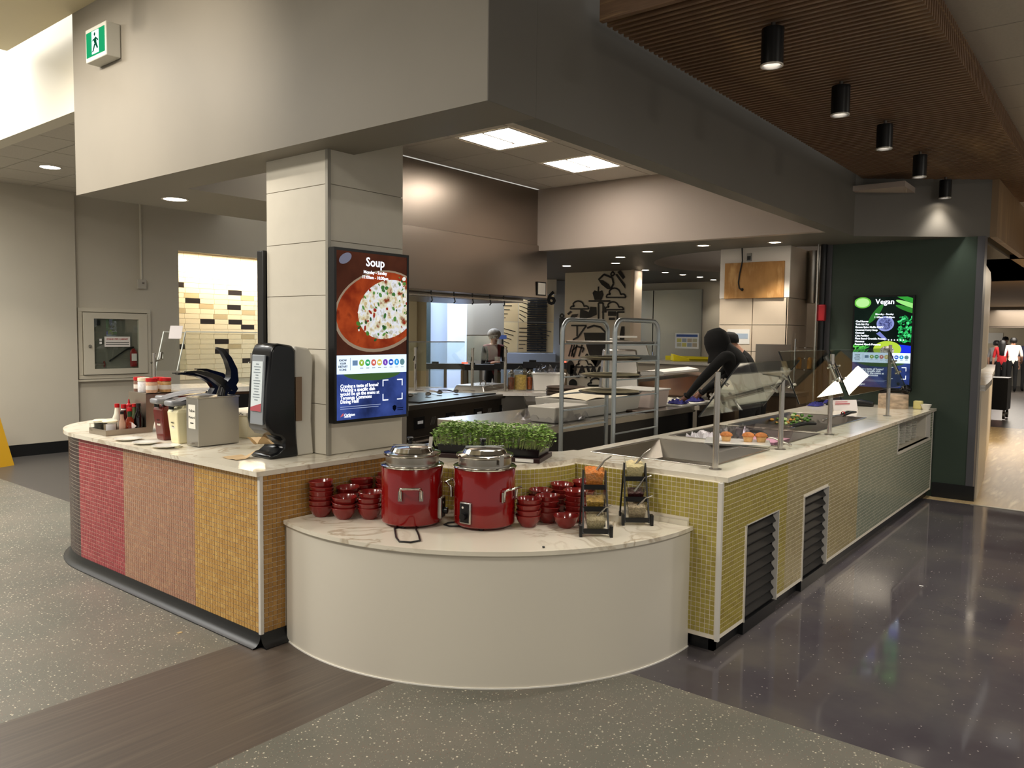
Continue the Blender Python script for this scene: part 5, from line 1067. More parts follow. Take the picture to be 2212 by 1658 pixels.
# caution sign cut off by the left border
t = thing('caution_sign', 'yellow folding floor sign cut off at the left border', 'floor sign', (3.28, 10.35, 0), R(20)); YEL = mat('sign_yellow', '#d9a51c', .4)
for s_ in (-1, 1): MB().hexa([(-.15, s_*.14, 0), (.15, s_*.14, 0), (.15, s_*.155, 0), (-.15, s_*.155, 0), (-.08, s_*.01, .6), (.08, s_*.01, .6), (.08, s_*.025, .6), (-.08, s_*.025, .6)]).build('leaf', YEL, t, smooth=0)
o = tag(MB().box((-.012, -.01, 0), (.012, .01, .002)).build('paper_scrap', lab_mat('#b39a6e'), loc=az(388, 1366, 0)), 'scrap of tan paper on the speckled floor', 'paper scrap')
o = tag(MB().box((-.008, -.012, 0), (.008, .012, .002)).build('paper_scrap', lab_mat('#d9d6d2'), loc=az(1990, 1265, 0)), 'white speck of paper on the dark glossy floor', 'paper scrap')
# ================================================================== kitchen behind the counters
HOOD = m_steel('hood_steel', '#a59a90', .3, (2, 2, 40), .1)
t = thing('exhaust_hood', 'large stainless exhaust hood over the cooking line', 'hood', (5.0, 5.8, 2.06))
MB().box((0, .02, .645), (2.755, 1.5, 1.315)).build('upper_panel', HOOD, t, smooth=0)
MB().hexa([(0, -.02, 0), (2.93, -.02, 0), (2.93, 1.5, 0), (0, 1.5, 0), (0, -.0, .642), (2.93, -.0, .642), (2.93, 1.5, .642), (0, 1.5, .642)]).build('canopy', HOOD, t, smooth=0, bevel=.006)
MB().box((.0, .0, -.06), (2.6, .03, -.045)).build('utensil_rail', STEEL, t, smooth=0)
MB().box((.05, .3, -.05), (2.85, 1.4, -.005)).build('filter_bank', STEELD, t, smooth=0)
for x in (.9, 1.25, 1.55, 1.85, 2.1):
    MB().tube([(x, .01, .0), (x, .01, -.05), (x, -.01, -.1), (x, .01, -.12)], .008, 6).build('hook', BLACKP, t)
fr = MB().box((2.7, -.032, .03), (2.88, -.022, .2)).build('notice_frame', BLACKP, t, smooth=0); MB().box((2.715, -.034, .045), (2.865, -.032, .185)).build('notice', lab_mat('#c9c4ba'), fr, smooth=0)
# cooking line
LINE = thing('cooking_range', 'long stainless cooking range with digital controls under the hood', 'range', (5.28, 5.5, 0), math.atan2(.45, 2.72))
DST = m_steel('range_steel', '#7d766e', .33, (3, 3, 60)); L_ = 2.78
MB().box((0, .02, .1), (L_, .85, .86)).build('body', DST, LINE, smooth=0); MB().box((-.02, -.02, .86), (L_+.02, .87, .91)).build('top', STEELD, LINE, smooth=0, bevel=.004)
MB().box((.25, .05, .91), (L_-.9, .8, .925)).build('griddle_plate', mat('griddle_black', '#1c1b1b', .3, .6), LINE, smooth=0)
for i in range(5):
    x = .12+i*.56
    cp = MB().box((x, .012, .66), (x+.17, .022, .78)).build('control_unit', BLACKP, LINE, smooth=0); MB().box((x+.05, .009, .71), (x+.14, .012, .74)).build('readout', lab_mat('#c9cbd0'), cp, smooth=0)
    for k in range(4): MB().bar((x+.28+k*.02, .016, .68), (x+.31+k*.02, .016, .76), .006, .008, (0, 1, 0)).build('vent_slot', mat('slot_dark', '#3c3833', .5), LINE, smooth=0)
    dr = MB().box((x-.09, .005, .14), (x+.42, .02, .58)).build('oven_door', mat('oven_dark_steel', '#4b4641', .35, .9), LINE, smooth=0, bevel=.004)
    MB().tube([(x-.03, -.02, .54), (x+.36, -.02, .54)], .012, 8).build('door_handle', STEEL, dr)
    for xx in (x-.03, x+.36): MB().cyl((xx, -.02, .54), (xx, .01, .54), .01, 8).build('handle_post', STEEL, dr)
for x in (.05, L_-.05):
    for y in (.1, .75): MB().cyl((x, y, 0), (x, y, .1), .025, 8).build('leg', STEELD, LINE)
LM = Matrix.Translation(LINE.location) @ Matrix.Rotation(LINE.rotation_euler.z, 4, 'Z')
def on_line(x, y, z): return LM @ Vector((x, y, z))
rz_ = LINE.rotation_euler.z
for k in range(5):
    p = on_line(.35+.26*k, .38+.04*(k % 2), .926); t = thing('steel_ladle', ('leftmost ladle lying on the griddle', 'second ladle lying on the griddle', 'middle ladle lying on the griddle', 'fourth ladle lying on the griddle', 'rightmost ladle lying on the griddle')[k], 'ladle', p, rz_+.3*k, group='ladles lying on the griddle')
    MB().tube([(0, 0, .02), (.12, .02, .03), (.28, .03, .02)], .007, 7).build('handle', STEEL if k % 2 else BLACKP, t); MB().ball((-.03, 0, .028), .035, 10, (1, 1, .6)).build('cup', STEEL, t)
t = thing('hotel_pan', 'big shallow steel pan upside down at the range end', 'pan', on_line(1.75, .2, .925), rz_+.1); MB().hexa([(0, 0, 0), (.72, 0, 0), (.72, .42, 0), (0, .42, 0), (.03, .03, .07), (.69, .03, .07), (.69, .39, .07), (.03, .39, .07)]).build('pan', STEEL, t, smooth=0, bevel=.01)
MB().tube([(.3, .2, .075), (.34, .2, .11), (.42, .2, .11), (.46, .2, .075)], .008, 8).build('handle', STEEL, t)
t = thing('whisk', 'wire whisk leaning on the steel pan', 'whisk', on_line(1.62, .12, .93), rz_); MB().tube([(.2, 0, .06), (.5, .0, .03)], .01, 8).build('handle', STEEL, t)
for k in range(4):
    a = k*math.pi/4; MB().tube([(.2-.2*u, .055*math.sin(u*math.pi)*math.cos(a), .062+.05*math.sin(u*math.pi)*math.sin(a)*.7) for u in [i/8 for i in range(9)]], .003, 5).build('wire', STEEL, t)
# guard posts and panes behind the range
for k, (x, yb, yt, lb) in enumerate(((897, 838, 750, 'guard post left behind the range'), (1020, 828, 752, 'guard post in the middle behind the range'), (1091, 827, 752, 'guard post right behind the range'))):
    p = az(x, yb, .93); p = ad(x, yb, 9.3); p.z = .0; t = thing('guard_post', lb, 'post', (p.x, p.y, .93), group='guard posts behind the range'); h = ah(x, yt, p)-.93
    MB().cyl((0, 0, 0), (0, 0, h), .018, 10).build('tube', STEEL, t); MB().box((-.08, -.06, 0), (.08, .06, .012)).build('foot', STEEL, t, smooth=0)
    MB().bar((-.06, -.03, h-.16), (.08, .05, h+.0), .012, .012).build('arm', CHROME, t, smooth=0); MB().bar((-.03, -.03, h-.25), (.03, .03, h-.1), .012, .012).build('arm', CHROME, t, smooth=0)
bc = thing('back_counter', 'white topped counter behind the cooking range', 'counter', (*ad(868, 830, 9.55).xy, 0), R(-48)); Lb = (ad(868, 830, 9.55)-ad(1230, 830, 9.9)).length
MB().box((0, -.35, .05), (Lb, .25, .89)).build('body', STEELD, bc, smooth=0); MB().box((-.02, -.4, .89), (Lb+.02, .3, .93)).build('top', QUARTZW, bc, smooth=0)
for k, (x0_, x1_, yt, yb, D_, lb) in enumerate(((868, 1004, 738, 800, 9.7, 'left clear guard pane behind the range'), (1008, 1075, 724, 778, 9.9, 'right clear guard pane behind the range'))):
    a, b = ad(x0_, yt, D_), ad(x1_, yt, D_); a2, b2 = ad(x0_, yb, D_+.15), ad(x1_, yb, D_+.15)
    t = thing('sneeze_guard', lb, 'glass guard', a2, group='glass panes behind the range'); MB().slab([a2-a2, b2-a2, b-a2, a-a2], (b-a).cross(a2-a), .008).build('pane', m_glass('guard_glass', (.86, .9, .87), 1.0), t, smooth=0); MB().bar(a-a2, b-a2, .012, .012).build('edge', STEELD, t, smooth=0)
# jars and tub on that counter
def jar(lb, px, w_px, yt, yb, D_, m, lid):
    p = ad(px, yb, D_+.25); p.z = .931; r_ = w_px/2/FPX*(p-O).length; h = ah(px, yt, p)-p.z
    t = thing('food_jar', lb, 'jar', p, group='food jars behind the range')
    MB().lathe([(0, 0), (r_*.95, 0), (r_, .01), (r_, h*.72), (r_*.8, h*.8), (r_*.78, h*.8), (r_*.96, h*.7), (r_*.96, .012), (0, .012)], seg=20).build('glass', m_glass('jar_glass', (.95, .95, .92), .8, .02), t)
    MB().lathe([(0, .014), (r_*.93, .014), (r_*.93, h*.62), (0, h*.66)], seg=18).build('contents', m, t)
    MB().lathe([(r_*.84, h*.8), (r_*.84, h*.86), (r_*.3, h*.92), (r_*.22, h), (0, h)], seg=18).build('lid', lid, t); return t
JZ = mat('brown_preserve', '#6e3a22', .4, noise=.4, nscale=40); JN = mat('pasta_yellow', '#c9ab5c', .5, noise=.3, nscale=50)
jar('large glass jar of yellow pasta behind the range', 1124, 29, 790, 827, 9.25, JN, GLASS); jar('brown preserve jar left of the pasta jar', 1104, 15, 798, 828, 9.2, JZ, STEEL); jar('orange preserve jar right of the pasta jar', 1144, 13, 798, 826, 9.3, mat('orange_preserve', '#a8552a', .4, noise=.4, nscale=40), STEEL)
p = ad(1150, 833, 9.45); p.z = .931; t = thing('white_tub', 'tall white plastic tub beside the pasta jar', 'tub', (p.x, p.y, p.z), R(-50)); WPL = mat('white_polythene', '#e2e0da', .4)
MB().hexa([(.02, .02, 0), (.38, .02, 0), (.38, .28, 0), (.02, .28, 0), (0, 0, .2), (.4, 0, .2), (.4, .3, .2), (0, .3, .2)]).build('body', WPL, t, bevel=.008); MB().box((-.01, -.01, .2), (.41, .31, .215)).build('rim', WPL, t, bevel=.004)
o = crumple('shiny wrapped parcel on the tall white tub', 'wrapped_parcel', (p.x+.16, p.y-.1, p.z+.216), .3, .25, .11, m_glass('dark_film', (.6, .6, .62), 1.0, .1), 10, 'parcel')
# table that carries the pan screens
p = ad(1222, 862, 8.1); t = thing('side_table', 'dark low table under the stacked pizza screens', 'table', (p.x, p.y, 0), R(-50)); MB().box((-.42, -.3, p.z-.04), (.42, .35, p.z)).build('top', STEELD, t, smooth=0)
for x in (-.38, .38):
    for y in (-.26, .31): MB().box((x-.02, y-.02, 0), (x+.02, y+.02, p.z-.04)).build('leg', STEELD, t, smooth=0)
scm = mat('dark_screen_metal', '#57493f', .5, .6); sm = MB().lathe([(0, 0), (.2, 0), (.205, .004), (.2, .012), (0, .01)], seg=28).build('pizza_screen', scm, mesh_only=True)
for k in range(10):
    o = link('pizza_screen', sm, loc=(p.x+random.uniform(-.006, .006), p.y+random.uniform(-.006, .006), p.z+.001+k*.0135)); tag(o, 'round dark metal pizza screen in the stack left of the rack', 'pizza screen', 'round metal pizza screens in a stack')
# prep island
isl = thing('prep_island', 'steel topped prep island with dark base behind the counter', 'prep table', (4.65, 3.48, 0)); MB().box((.05, .05, .08), (3.5, .95, .85)).build('base', mat('island_dark', '#131315', .3), isl, smooth=0); MB().box((0, 0, .85), (3.55, 1.02, .91)).build('top', STEEL, isl, smooth=0, bevel=.004)
MB().box((.035, .06, .1), (.05, .94, .84)).build('end_panel', mat('end_panel_grey', '#8e9390', .4), isl, smooth=0); MB().box((.6, .02, .3), (3.4, .06, .36)).build('lower_rail', STEELD, isl, smooth=0)
WR = mat('cloudy_plastic', '#d9d5cb', .35)
t = thing('wrapped_tub', 'white tub of dough under loose plastic on the prep island', 'tub', (5.55, 3.62, .911), R(2)); MB().hexa([(.02, .02, 0), (.98, .02, 0), (.98, .52, 0), (.02, .52, 0), (0, 0, .15), (1.0, 0, .15), (1.0, .54, .15), (0, .54, .15)]).build('body', WR, t, bevel=.01)
MB().grid(lambda u, v: (1.0*u, .54*v, .15+.06*math.sin(u*math.pi)*math.sin(v*math.pi)+.015*math.sin(u*9+v*4)), 14, 10).build('dough', mat('pale_dough', '#e6dcc4', .7), t)
crumple('loose clear plastic bag crumpled on the island end', 'plastic_bag', (5.25, 3.75, .912), .55, .5, .13, WRAP, 16, 'plastic bag'); 
t = thing('polycarbonate_bin', 'cloudy bin in front of the dough tub behind the rack', 'bin', (5.0, 3.55, .911), R(0)); MB().hexa([(.02, .02, 0), (.46, .02, 0), (.46, .26, 0), (.02, .26, 0), (0, 0, .13), (.48, 0, .13), (.48, .28, .13), (0, .28, .13)]).build('body', WR, t, bevel=.01)
t = thing('deep_bin', 'deep cloudy bin behind the right of the rack', 'bin', (6.68, 3.62, .911), R(0)); MB().hexa([(.02, .02, 0), (.36, .02, 0), (.36, .42, 0), (.02, .42, 0), (0, 0, .17), (.38, 0, .17), (.38, .44, .17), (0, .44, .17)]).build('body', mat('pinkish_bin', '#d8c8bf', .4), t, bevel=.01); MB().box((-.01, -.01, .17), (.39, .45, .185)).build('rim', WPL, t, bevel=.004)
tag(MB().box((0, 0, 0), (.75, .42, .02)).build('cutting_board', WPL, bevel=.004, loc=(7.1, 3.5, .911)), 'white cutting board under the cook hands', 'cutting board')
o = MB().lathe([(0, 0), (.16, 0), (.17, .01), (.16, .02), (0, .016)], seg=26).build('pizza_screen', scm, loc=(6.45, 3.62, .911)); tag(o, 'single dark pizza screen lying on the island in front of the deep bin', 'pizza screen')
o = crumple('purple cloth under the cook hand on the board', 'cleaning_cloth', (7.22, 3.6, .932), .2, .16, .05, CLOTH, 10, 'cloth'); o = crumple('purple cloth further right on the cutting board', 'cleaning_cloth', (7.62, 3.62, .932), .2, .16, .05, CLOTH, 10, 'cloth')
o = crumple('folded white towel on the cutting board', 'folded_towel', (7.35, 3.78, .932), .28, .18, .05, mat('towel_white', '#d9d3c2', .9), 8, 'towel')
o = tag(MB().tube([(0, 0, .012), (.18, .05, .014)], [.012, .016], 8).build('utensil', mat('red_utensil', '#a8202c', .4), loc=(7.12, 3.82, .931)), 'red handled utensil at the left of the cutting board', 'utensil')
# sheet pan rack
t = thing('sheet_pan_rack', 'tall aluminium sheet pan rack behind the microgreens', 'rack', (4.65, 2.81, 0)); Wr, Lr, Hr = .44, .62, 1.725
for s_, y in enumerate((0, Wr)):
    rr = .09; pth = [(0, y, .08), (0, y, Hr-rr)]+[(rr-rr*math.cos(a), y, Hr-rr+rr*math.sin(a)) for a in [math.pi/2*i/6 for i in range(1, 7)]]+[(Lr-rr+rr*math.sin(a), y, Hr-rr+rr*math.cos(a)) for a in [math.pi/2*i/6 for i in range(7)]]+[(Lr, y, .08)]
    MB().tube(pth, .0165, 10).build('side_frame', ALU, t)
    z = .34; k = 0
    for yy in (740, 775, 812, 848, 884, 922):
        z = ah(1240, yy, (4.7, 3.25)); MB().box((0, y-.017, z-.012), (Lr, y+.017, z-.008)).box((0, y-.001 if s_ else y-.017, z-.008), (Lr, y+.017 if s_ else y+.001, z-.004)).build('runner', ALU, t, smooth=0)
for z in (.12, 1.45): MB().box((Lr-.02, 0, z-.02), (Lr, Wr, z+.02)).build('cross_bar', ALU, t, smooth=0)
for x in (0, Lr):
    for y in (0, Wr): MB().lathe([(0, -.018), (.04, -.018), (.045, -.01), (.045, .01), (.04, .018), (0, .018)], (x, y, .045), 14, M=Matrix.Rotation(math.pi/2, 3, 'X')).build('caster', BLACKR, t)
for k, (yy, lb, pw) in enumerate(((740, 'sheet pan on the top runners of the rack', 0), (775, 'round lined pan on the second runners of the rack', 1), (812, 'round lined pan on the third runners of the rack', 1), (848, 'round lined pan on the fourth runners of the rack', 1))):
    z = ah(1240, yy, (4.7, 3.25))-.003; q = thing('sheet_pan', lb, 'pan', (4.65+.31, 2.81+.22, z), group='pans on the rack')
    if pw: MB().lathe([(0, 0), (.215, 0), (.235, .014), (.23, .016), (.21, .003), (0, .003)], seg=30).build('pan', STEELD, q); MB().lathe([(0, .004), (.205, .004), (.215, .02), (.19, .024), (0, .018)], seg=30).build('paper_liner', mat('pan_liner', '#cfc3a0', .7, noise=.2, nscale=12), q)
    else: MB().box((-.29, -.205, 0), (.29, .205, .018)).build('pan', STEELD, q, smooth=0, bevel=.006)
# mural pillar
mu = thing('wall_mural', 'black and white food town mural on the pillar wall', 'mural', (10.775, 6.85, 1.4)); INK = mat('mural_ink', '#0c0c0c', .6); XM = -.004
def mp_(px, py): p = ax(px, py, 10.775); return (XM, p.y-6.85, p.z-1.4)
def ink(pts, nm='mural_shape'): MB().slab([mp_(*p) for p in pts], (-1, 0, 0), .003).build(nm, INK, mu, smooth=0)
def stroke(pts, w_=.02, closed=False, nm='mural_line'):
    w_ *= 1.5
    P3 = [Vector(mp_(*p)) for p in pts]
    if closed: P3.append(P3[0])
    m = MB()
    for a, b in zip(P3, P3[1:]):
        if (b-a).length > 1e-4: m.bar(a, b, w_, .004, (1, 0, 0))
    m.build(nm, INK, mu, smooth=0)
def cloud(x, y, w_, h):
    c = [(x-w_/2, y)]
    for cx_, rr, a0, a1 in ((-.36, .14, 180, 60), (-.08, .3, 160, 20), (.34, .15, 130, 0)): c += [(x+w_*cx_+w_*rr*math.cos(R(a0+(a1-a0)*i/6)), y-h*(.25 if rr < .2 else .5)-h*(rr*1.6)*math.sin(R(a0+(a1-a0)*i/6))+h*.2) for i in range(7)]
    stroke(c+[(x+w_/2, y)], .016, True)
Zm = lambda x, y: (1160+x*.1809, 520+y*.1809)
stroke([Zm(*p) for p in ((735, 465), (800, 400), (900, 440), (915, 510), (880, 580))], .02); ink([Zm(*p) for p in ((735, 465), (790, 470), (860, 520), (890, 580), (840, 575), (770, 520))]); stroke([Zm(*p) for p in ((880, 400), (905, 365), (930, 395), (900, 420))], .016, True)
ink([Zm(*p) for p in ((935, 400), (960, 395), (1055, 520), (1055, 570))]); ink([Zm(*p) for p in ((960, 370), (1000, 350), (1050, 430), (1030, 460))]); cloud(*Zm(945, 675), 42, 26)
ink([Zm(*p) for p in ((665, 620), (690, 590), (735, 605), (780, 590), (795, 640), (770, 705), (690, 705))], 'mural_apple'); stroke([Zm(733, 605), Zm(735, 545)], .016); ink([Zm(*p) for p in ((618, 708), (875, 708), (875, 728), (618, 728))]); cloud(*Zm(510, 812), 40, 22); cloud(*Zm(925, 822), 40, 22)
ink([Zm(*p) for p in ((510, 940), (520, 810), (620, 850), (640, 785), (710, 790), (715, 880), (640, 915), (560, 930))]); ink([Zm(*p) for p in ((775, 855), (805, 775), (835, 855))]); stroke([Zm(*p) for p in ((735, 940), (735, 740), (790, 740), (790, 940))], .018); ink([Zm(*p) for p in ((850, 840), (945, 840), (945, 895), (850, 895))]); ink([Zm(*p) for p in ((860, 915), (930, 915), (930, 945), (860, 945))]); stroke([Zm(*p) for p in ((960, 945), (960, 850), (1045, 850))], .018)
ink([Zm(*p) for p in ((360, 870), (400, 835), (420, 845), (380, 885))]); ink([Zm(*p) for p in ((380, 940), (420, 880), (495, 870), (480, 905), (420, 940))]); stroke([Zm(*p) for p in ((275, 895), (300, 870), (325, 895), (300, 925))], .02, True); ink([Zm(*p) for p in ((268, 920), (340, 920), (350, 960), (300, 1000), (290, 1240), (268, 1240))])
stroke([Zm(*p) for p in ((410, 1010), (590, 1010), (490, 1150), (430, 1180))], .018); stroke([Zm(*p) for p in ((480, 1010), (480, 1140))], .018); stroke([Zm(*p) for p in ((600, 1040), (680, 1010), (760, 1030), (830, 1100))], .02)
ink([Zm(*p) for p in ((560, 1095), (840, 1095), (830, 1320), (740, 1400), (700, 1510), (640, 1400), (590, 1250))], 'mural_face'); ink([Zm(*p) for p in ((1010, 1020), (1045, 1020), (1045, 1180), (990, 1180), (990, 1120))])
for x in (380, 410, 440, 500): stroke([Zm(x, 1380), Zm(x+40, 1240)], .018)
stroke([Zm(*p) for p in ((440, 1390), (420, 1310), (480, 1260), (560, 1280), (540, 1330))], .018); stroke([Zm(*p) for p in ((560, 1400), (600, 1350), (620, 1400))], .018)
cloud(*Zm(565, 1505), 36, 22); ink([Zm(400+48*math.cos(a), 1510+85*math.sin(a)) for a in [2*math.pi*i/16 for i in range(16)]]); ink([Zm(*p) for p in ((640, 1420), (785, 1420), (715, 1510))]); ink([Zm(*p) for p in ((760, 1500), (830, 1470), (830, 1510))])
ps_ = mp_(*Zm(575, 1570)); lettering('RAW', .26, INK, mu, frame_M((XM-.001, ps_[1], ps_[2]), (0, -1, 0), (0, 0, 1)), bold=.012, extrude=.002); cloud(1290, 832, 40, 20); ink([(1238+9*math.cos(a), 828+10*math.sin(a)) for a in [2*math.pi*i/12 for i in range(12)]])
# steel cold room front on the far wall
cr_ = thing('cold_room_front', 'stainless cold room front on the far kitchen wall', 'cold room', (13.7, 6.9, 0)); CS = m_steel('cold_room_steel', '#9aa0a2', .3, (30, 2, 2), .1)
a, b, c = ax(1412, 700, 13.7), ax(1517, 700, 13.7), ax(1372, 700, 13.7); zt_ = ax(1460, 626, 13.7).z
MB().box((-.05, b.y-6.9, 0), (0, a.y-6.9-.02, zt_)).build('door', CS, cr_, smooth=0); MB().box((-.05, a.y-6.9, 0), (0, c.y-6.9, zt_)).build('side_panel', CS, cr_, smooth=0); MB().tube([(-.1, a.y-6.9-.06, .9), (-.1, a.y-6.9-.06, 1.3)], .015, 8).build('handle', CHROME, cr_)
pq = [ax(x, y, 13.6) for x, y in ((1456, 752), (1507, 752))]; pt = ax(1456, 719, 13.6); t = thing('wall_poster', 'white poster with blue header on the cold room front', 'poster', (13.645, pq[0].y, pq[0].z)); wp_ = pq[0].y-pq[1].y; hp = pt.z-pq[0].z
MB().box((-.006, -wp_, 0), (0, 0, hp)).build('sheet', lab_mat('#eef0ee'), t, smooth=0); MB().box((-.008, -wp_*.95, hp*.76), (-.006, -wp_*.05, hp*.92)).build('header', lab_mat('#2a4f94'), t, smooth=0)
for i in range(4):
    for j in range(2): MB().box((-.008, -wp_*(.27+.22*i), hp*(.12+.3*j)), (-.006, -wp_*(.08+.22*i), hp*(.36+.3*j))).build('photo', lab_mat(('#b9b79a', '#c9c36a', '#9aa4b0', '#b4a78e')[(i+j) % 4]), t, smooth=0)
# back bench with cooker, hopper and yellow board in front of the cold room
p = ad(1470, 800, 11.2); bb_ = thing('back_bench', 'beige fronted steel bench by the far wall', 'bench', (p.x, p.y, 0), R(0)); MB().box((-.1, -.95, 0), (.6, .9, 1.22)).build('body', mat('bench_front', '#a59d90', .4), bb_, smooth=0); MB().box((-.13, -1, 1.22), (.62, .95, 1.26)).build('top', STEEL, bb_, smooth=0)
q = ad(1470, 763, 11.4); t = thing('yellow_board', 'yellow plastic scoop lying on the far bench', 'scoop', (q.x, q.y, 1.261), R(35)); MB().hexa([(-.12, -.12, 0), (.12, -.12, 0), (.14, .12, 0), (-.14, .12, 0), (-.09, -.1, .04), (.09, -.1, .04), (.12, .12, .1), (-.12, .12, .1)]).build('blade', mat('bright_yellow', '#e2d416', .4), t, bevel=.006); MB().tube([(0, -.1, .03), (.02, -.4, .03)], .02, 8).build('handle', mat('bright_yellow', '#e2d416', .4), t)
tag(MB().box((0, -.7, 0), (.03, .5, .06)).build('yellow_strip', mat('bright_yellow', '#e2d416', .4), loc=(p.x+.5, p.y, 1.261)), 'yellow strip along the back of the far bench', 'strip')
p = ad(1352, 868, 8.35); t = thing('sandwich_press', 'boxy steel slicer machine standing behind the rack', 'machine', (p.x, p.y, .911), R(-52)); p.z = .911
MB().box((-.3, -.2, 0), (.2, .25, .08)).build('base', STEEL, t, bevel=.01); MB().hexa([(-.28, -.15, .08), (.12, -.15, .08), (.12, .2, .08), (-.28, .2, .08), (-.24, -.05, .56), (.1, -.05, .56), (.1, .18, .56), (-.24, .18, .56)]).build('head', STEEL, t, bevel=.02); MB().hexa([(-.2, -.02, .5), (.26, -.02, .44), (.26, .2, .44), (-.2, .2, .5), (-.2, -.02, .68), (.2, -.02, .62), (.2, .2, .62), (-.2, .2, .68)]).build('hood', STEEL, t, bevel=.015)
MB().box((-.12, -.03, .68), (.1, .1, .70)).build('card', lab_mat('#d8d5cd'), t, smooth=0); MB().box((.12, -.18, .3), (.36, .1, .33)).build('tray', STEEL, t, smooth=0)
st2 = thing('machine_table', 'steel table that carries the slicer machine', 'table', (p.x, p.y, 0), R(-52)); MB().box((-.5, -.35, .87), (.7, .45, .91)).build('top', STEEL, st2, smooth=0)
for x in (-.46, .66):
    for y in (-.31, .41): MB().box((x-.02, y-.02, 0), (x+.02, y+.02, .87)).build('leg', STEELD, st2, smooth=0)
p = ad(1440, 832, 9.0); t = thing('tilted_hopper', 'open steel hopper with tilted lid right of the rack', 'hopper', (p.x, p.y, 0), R(-52)); MB().box((-.4, -.3, 0), (.4, .35, .95)).build('stand', STEELD, t, smooth=0)
MB().hexa([(-.35, -.25, .95), (.15, -.25, .95), (.15, .3, .95), (-.35, .3, .95), (-.4, -.28, 1.1), (.42, -.28, 1.2), (.42, .32, 1.2), (-.4, .32, 1.1)]).build('bin', mat('copper_sheen', '#8c6f5c', .3, .8), t, smooth=0); MB().slab([(-.35, -.26, 1.17), (.3, -.26, 1.24), (.3, .3, 1.24), (-.35, .3, 1.17)], (0, 0, 1), .02).build('lid', WPL, t, smooth=0)
# pillar board, cable, box
q = [ax(x, y, 8.765) for x, y in ((1565, 645), (1693, 642), (1695, 563), (1567, 569))]; t = thing('plywood_board', 'bare plywood board fixed high on the white pillar', 'board', (8.77, q[0].y, q[0].z)); MB().box((-.02, q[1].y-q[0].y, 0), (0, 0, q[3].z-q[0].z)).build('sheet', m_grain('raw_plywood', '#b98b52', '#cfa56c', (3, 9, 3), .6, '#a87a44'), t, bevel=.002)
P8 = lambda x, y: ax(x, y, 8.74)-Vector((8.77, q[0].y, q[0].z))
MB().tube([P8(1603, 535), P8(1604, 563), P8(1598, 590), P8(1595, 610), P8(1597, 622), P8(1602, 626)], .008, 7).build('hanging_cable', BLACKR, t); MB().ball(P8(1603, 625), .018, 8).build('plug', BLACKR, t)
u = ax(1619, 555, 8.765); t = thing('wall_socket', 'dark socket box above the plywood board', 'socket', (8.77, u.y, u.z)); MB().box((-.02, -.028, -.045), (0, .028, .045)).build('plate', mat('socket_grey', '#8e8c88', .4), t, bevel=.003); MB().box((-.022, -.02, -.035), (-.02, .02, .01)).build('face', BLACKP, t, smooth=0)
u = [ax(x, y, 8.76) for x, y in ((1630, 830), (1708, 744))]; t = thing('splash_guard', 'flat grey steel sheet low on the pillar behind the cooks', 'splash guard', (8.772, u[0].y, u[0].z)); MB().box((-.012, u[1].y-u[0].y, 0), (0, 0, u[1].z-u[0].z)).build('sheet', STEELD, t, smooth=0)
u = ax(1588, 720, 8.76); t = thing('pinned_notice', 'white notice pinned on the pillar behind the cap', 'notice', (8.774, u.y, u.z)); MB().box((-.004, -.17, -.12), (0, .1, .05)).build('sheet', lab_mat('#dfdeda'), t, smooth=0); MB().box((-.005, -.15, -.06), (-.004, .08, .0)).build('picture', lab_mat('#9fb0c4'), t, smooth=0)
# services in the slot between pillar and green wall
a = ad(1760, 600, 9.9); t = thing('steel_duct', 'rounded steel duct hanging beside the pillar', 'duct', (a.x, a.y, ah(1760, 655, a))); MB().lathe([(0, 0), (.12, 0), (.125, .01), (.12, ZS-ah(1760, 655, a)-.01), (0, ZS-ah(1760, 655, a)-.01)], seg=20, M=Matrix.Diagonal((1, .8, 1))).build('shell', STEEL, t)
a = ad(1778, 600, 9.3); t = thing('black_pipe', 'black service pipe with a red tag beside the green wall', 'pipe', (a.x, a.y, .5)); MB().cyl((0, 0, 0), (0, 0, ZS-.5), .035, 10).build('pipe', BLACKP, t); MB().box((-.06, -.05, 1.3), (.0, .05, 1.48)).build('red_tag', mat('red_tag', '#a01822', .4), t, bevel=.01); MB().cyl((-.07, .04, .0), (-.07, .04, ZS-.5), .012, 8).build('conduit', STEEL, t)
a = ad(1762, 800, 11.2); t = thing('white_cupboard', 'white cupboard doors seen through the slot by the pillar', 'cupboard', (a.x, a.y, 0), R(-55)); MB().box((-.5, 0, 0), (.5, .4, 2.2)).build('body', WPL, t, smooth=0); MB().box((-.48, -.02, .02), (-.01, 0, 2.15)).build('door', mat('cupboard_white', '#d9d4c8', .5), t, smooth=0); MB().box((.01, -.02, .02), (.48, 0, 2.15)).build('door', mat('cupboard_white', '#d9d4c8', .5), t, smooth=0)
a = ad(1762, 745, 9.6); t = thing('wire_shelf', 'chrome wire shelf with amber bottles beside the pillar', 'wire shelf', (a.x, a.y, 1.0), R(-55))
for z in (.25, .38, .5):
    for k in range(6): MB().cyl((-.25+k*.1, -.1, z), (-.25+k*.1, .15, z), .006, 6).build('wire', CHROME, t)
for k in (-.26, .26): MB().cyl((k, -.1, -.2), (k, -.1, .6), .01, 8).build('upright', CHROME, t)
for k in range(4): MB().lathe([(0, 0), (.03, 0), (.03, .1), (.012, .13), (0, .13)], (-.18+k*.12, 0, .26), 12).build('bottle', mat('amber_bottle', '#a9742c', .3), t)
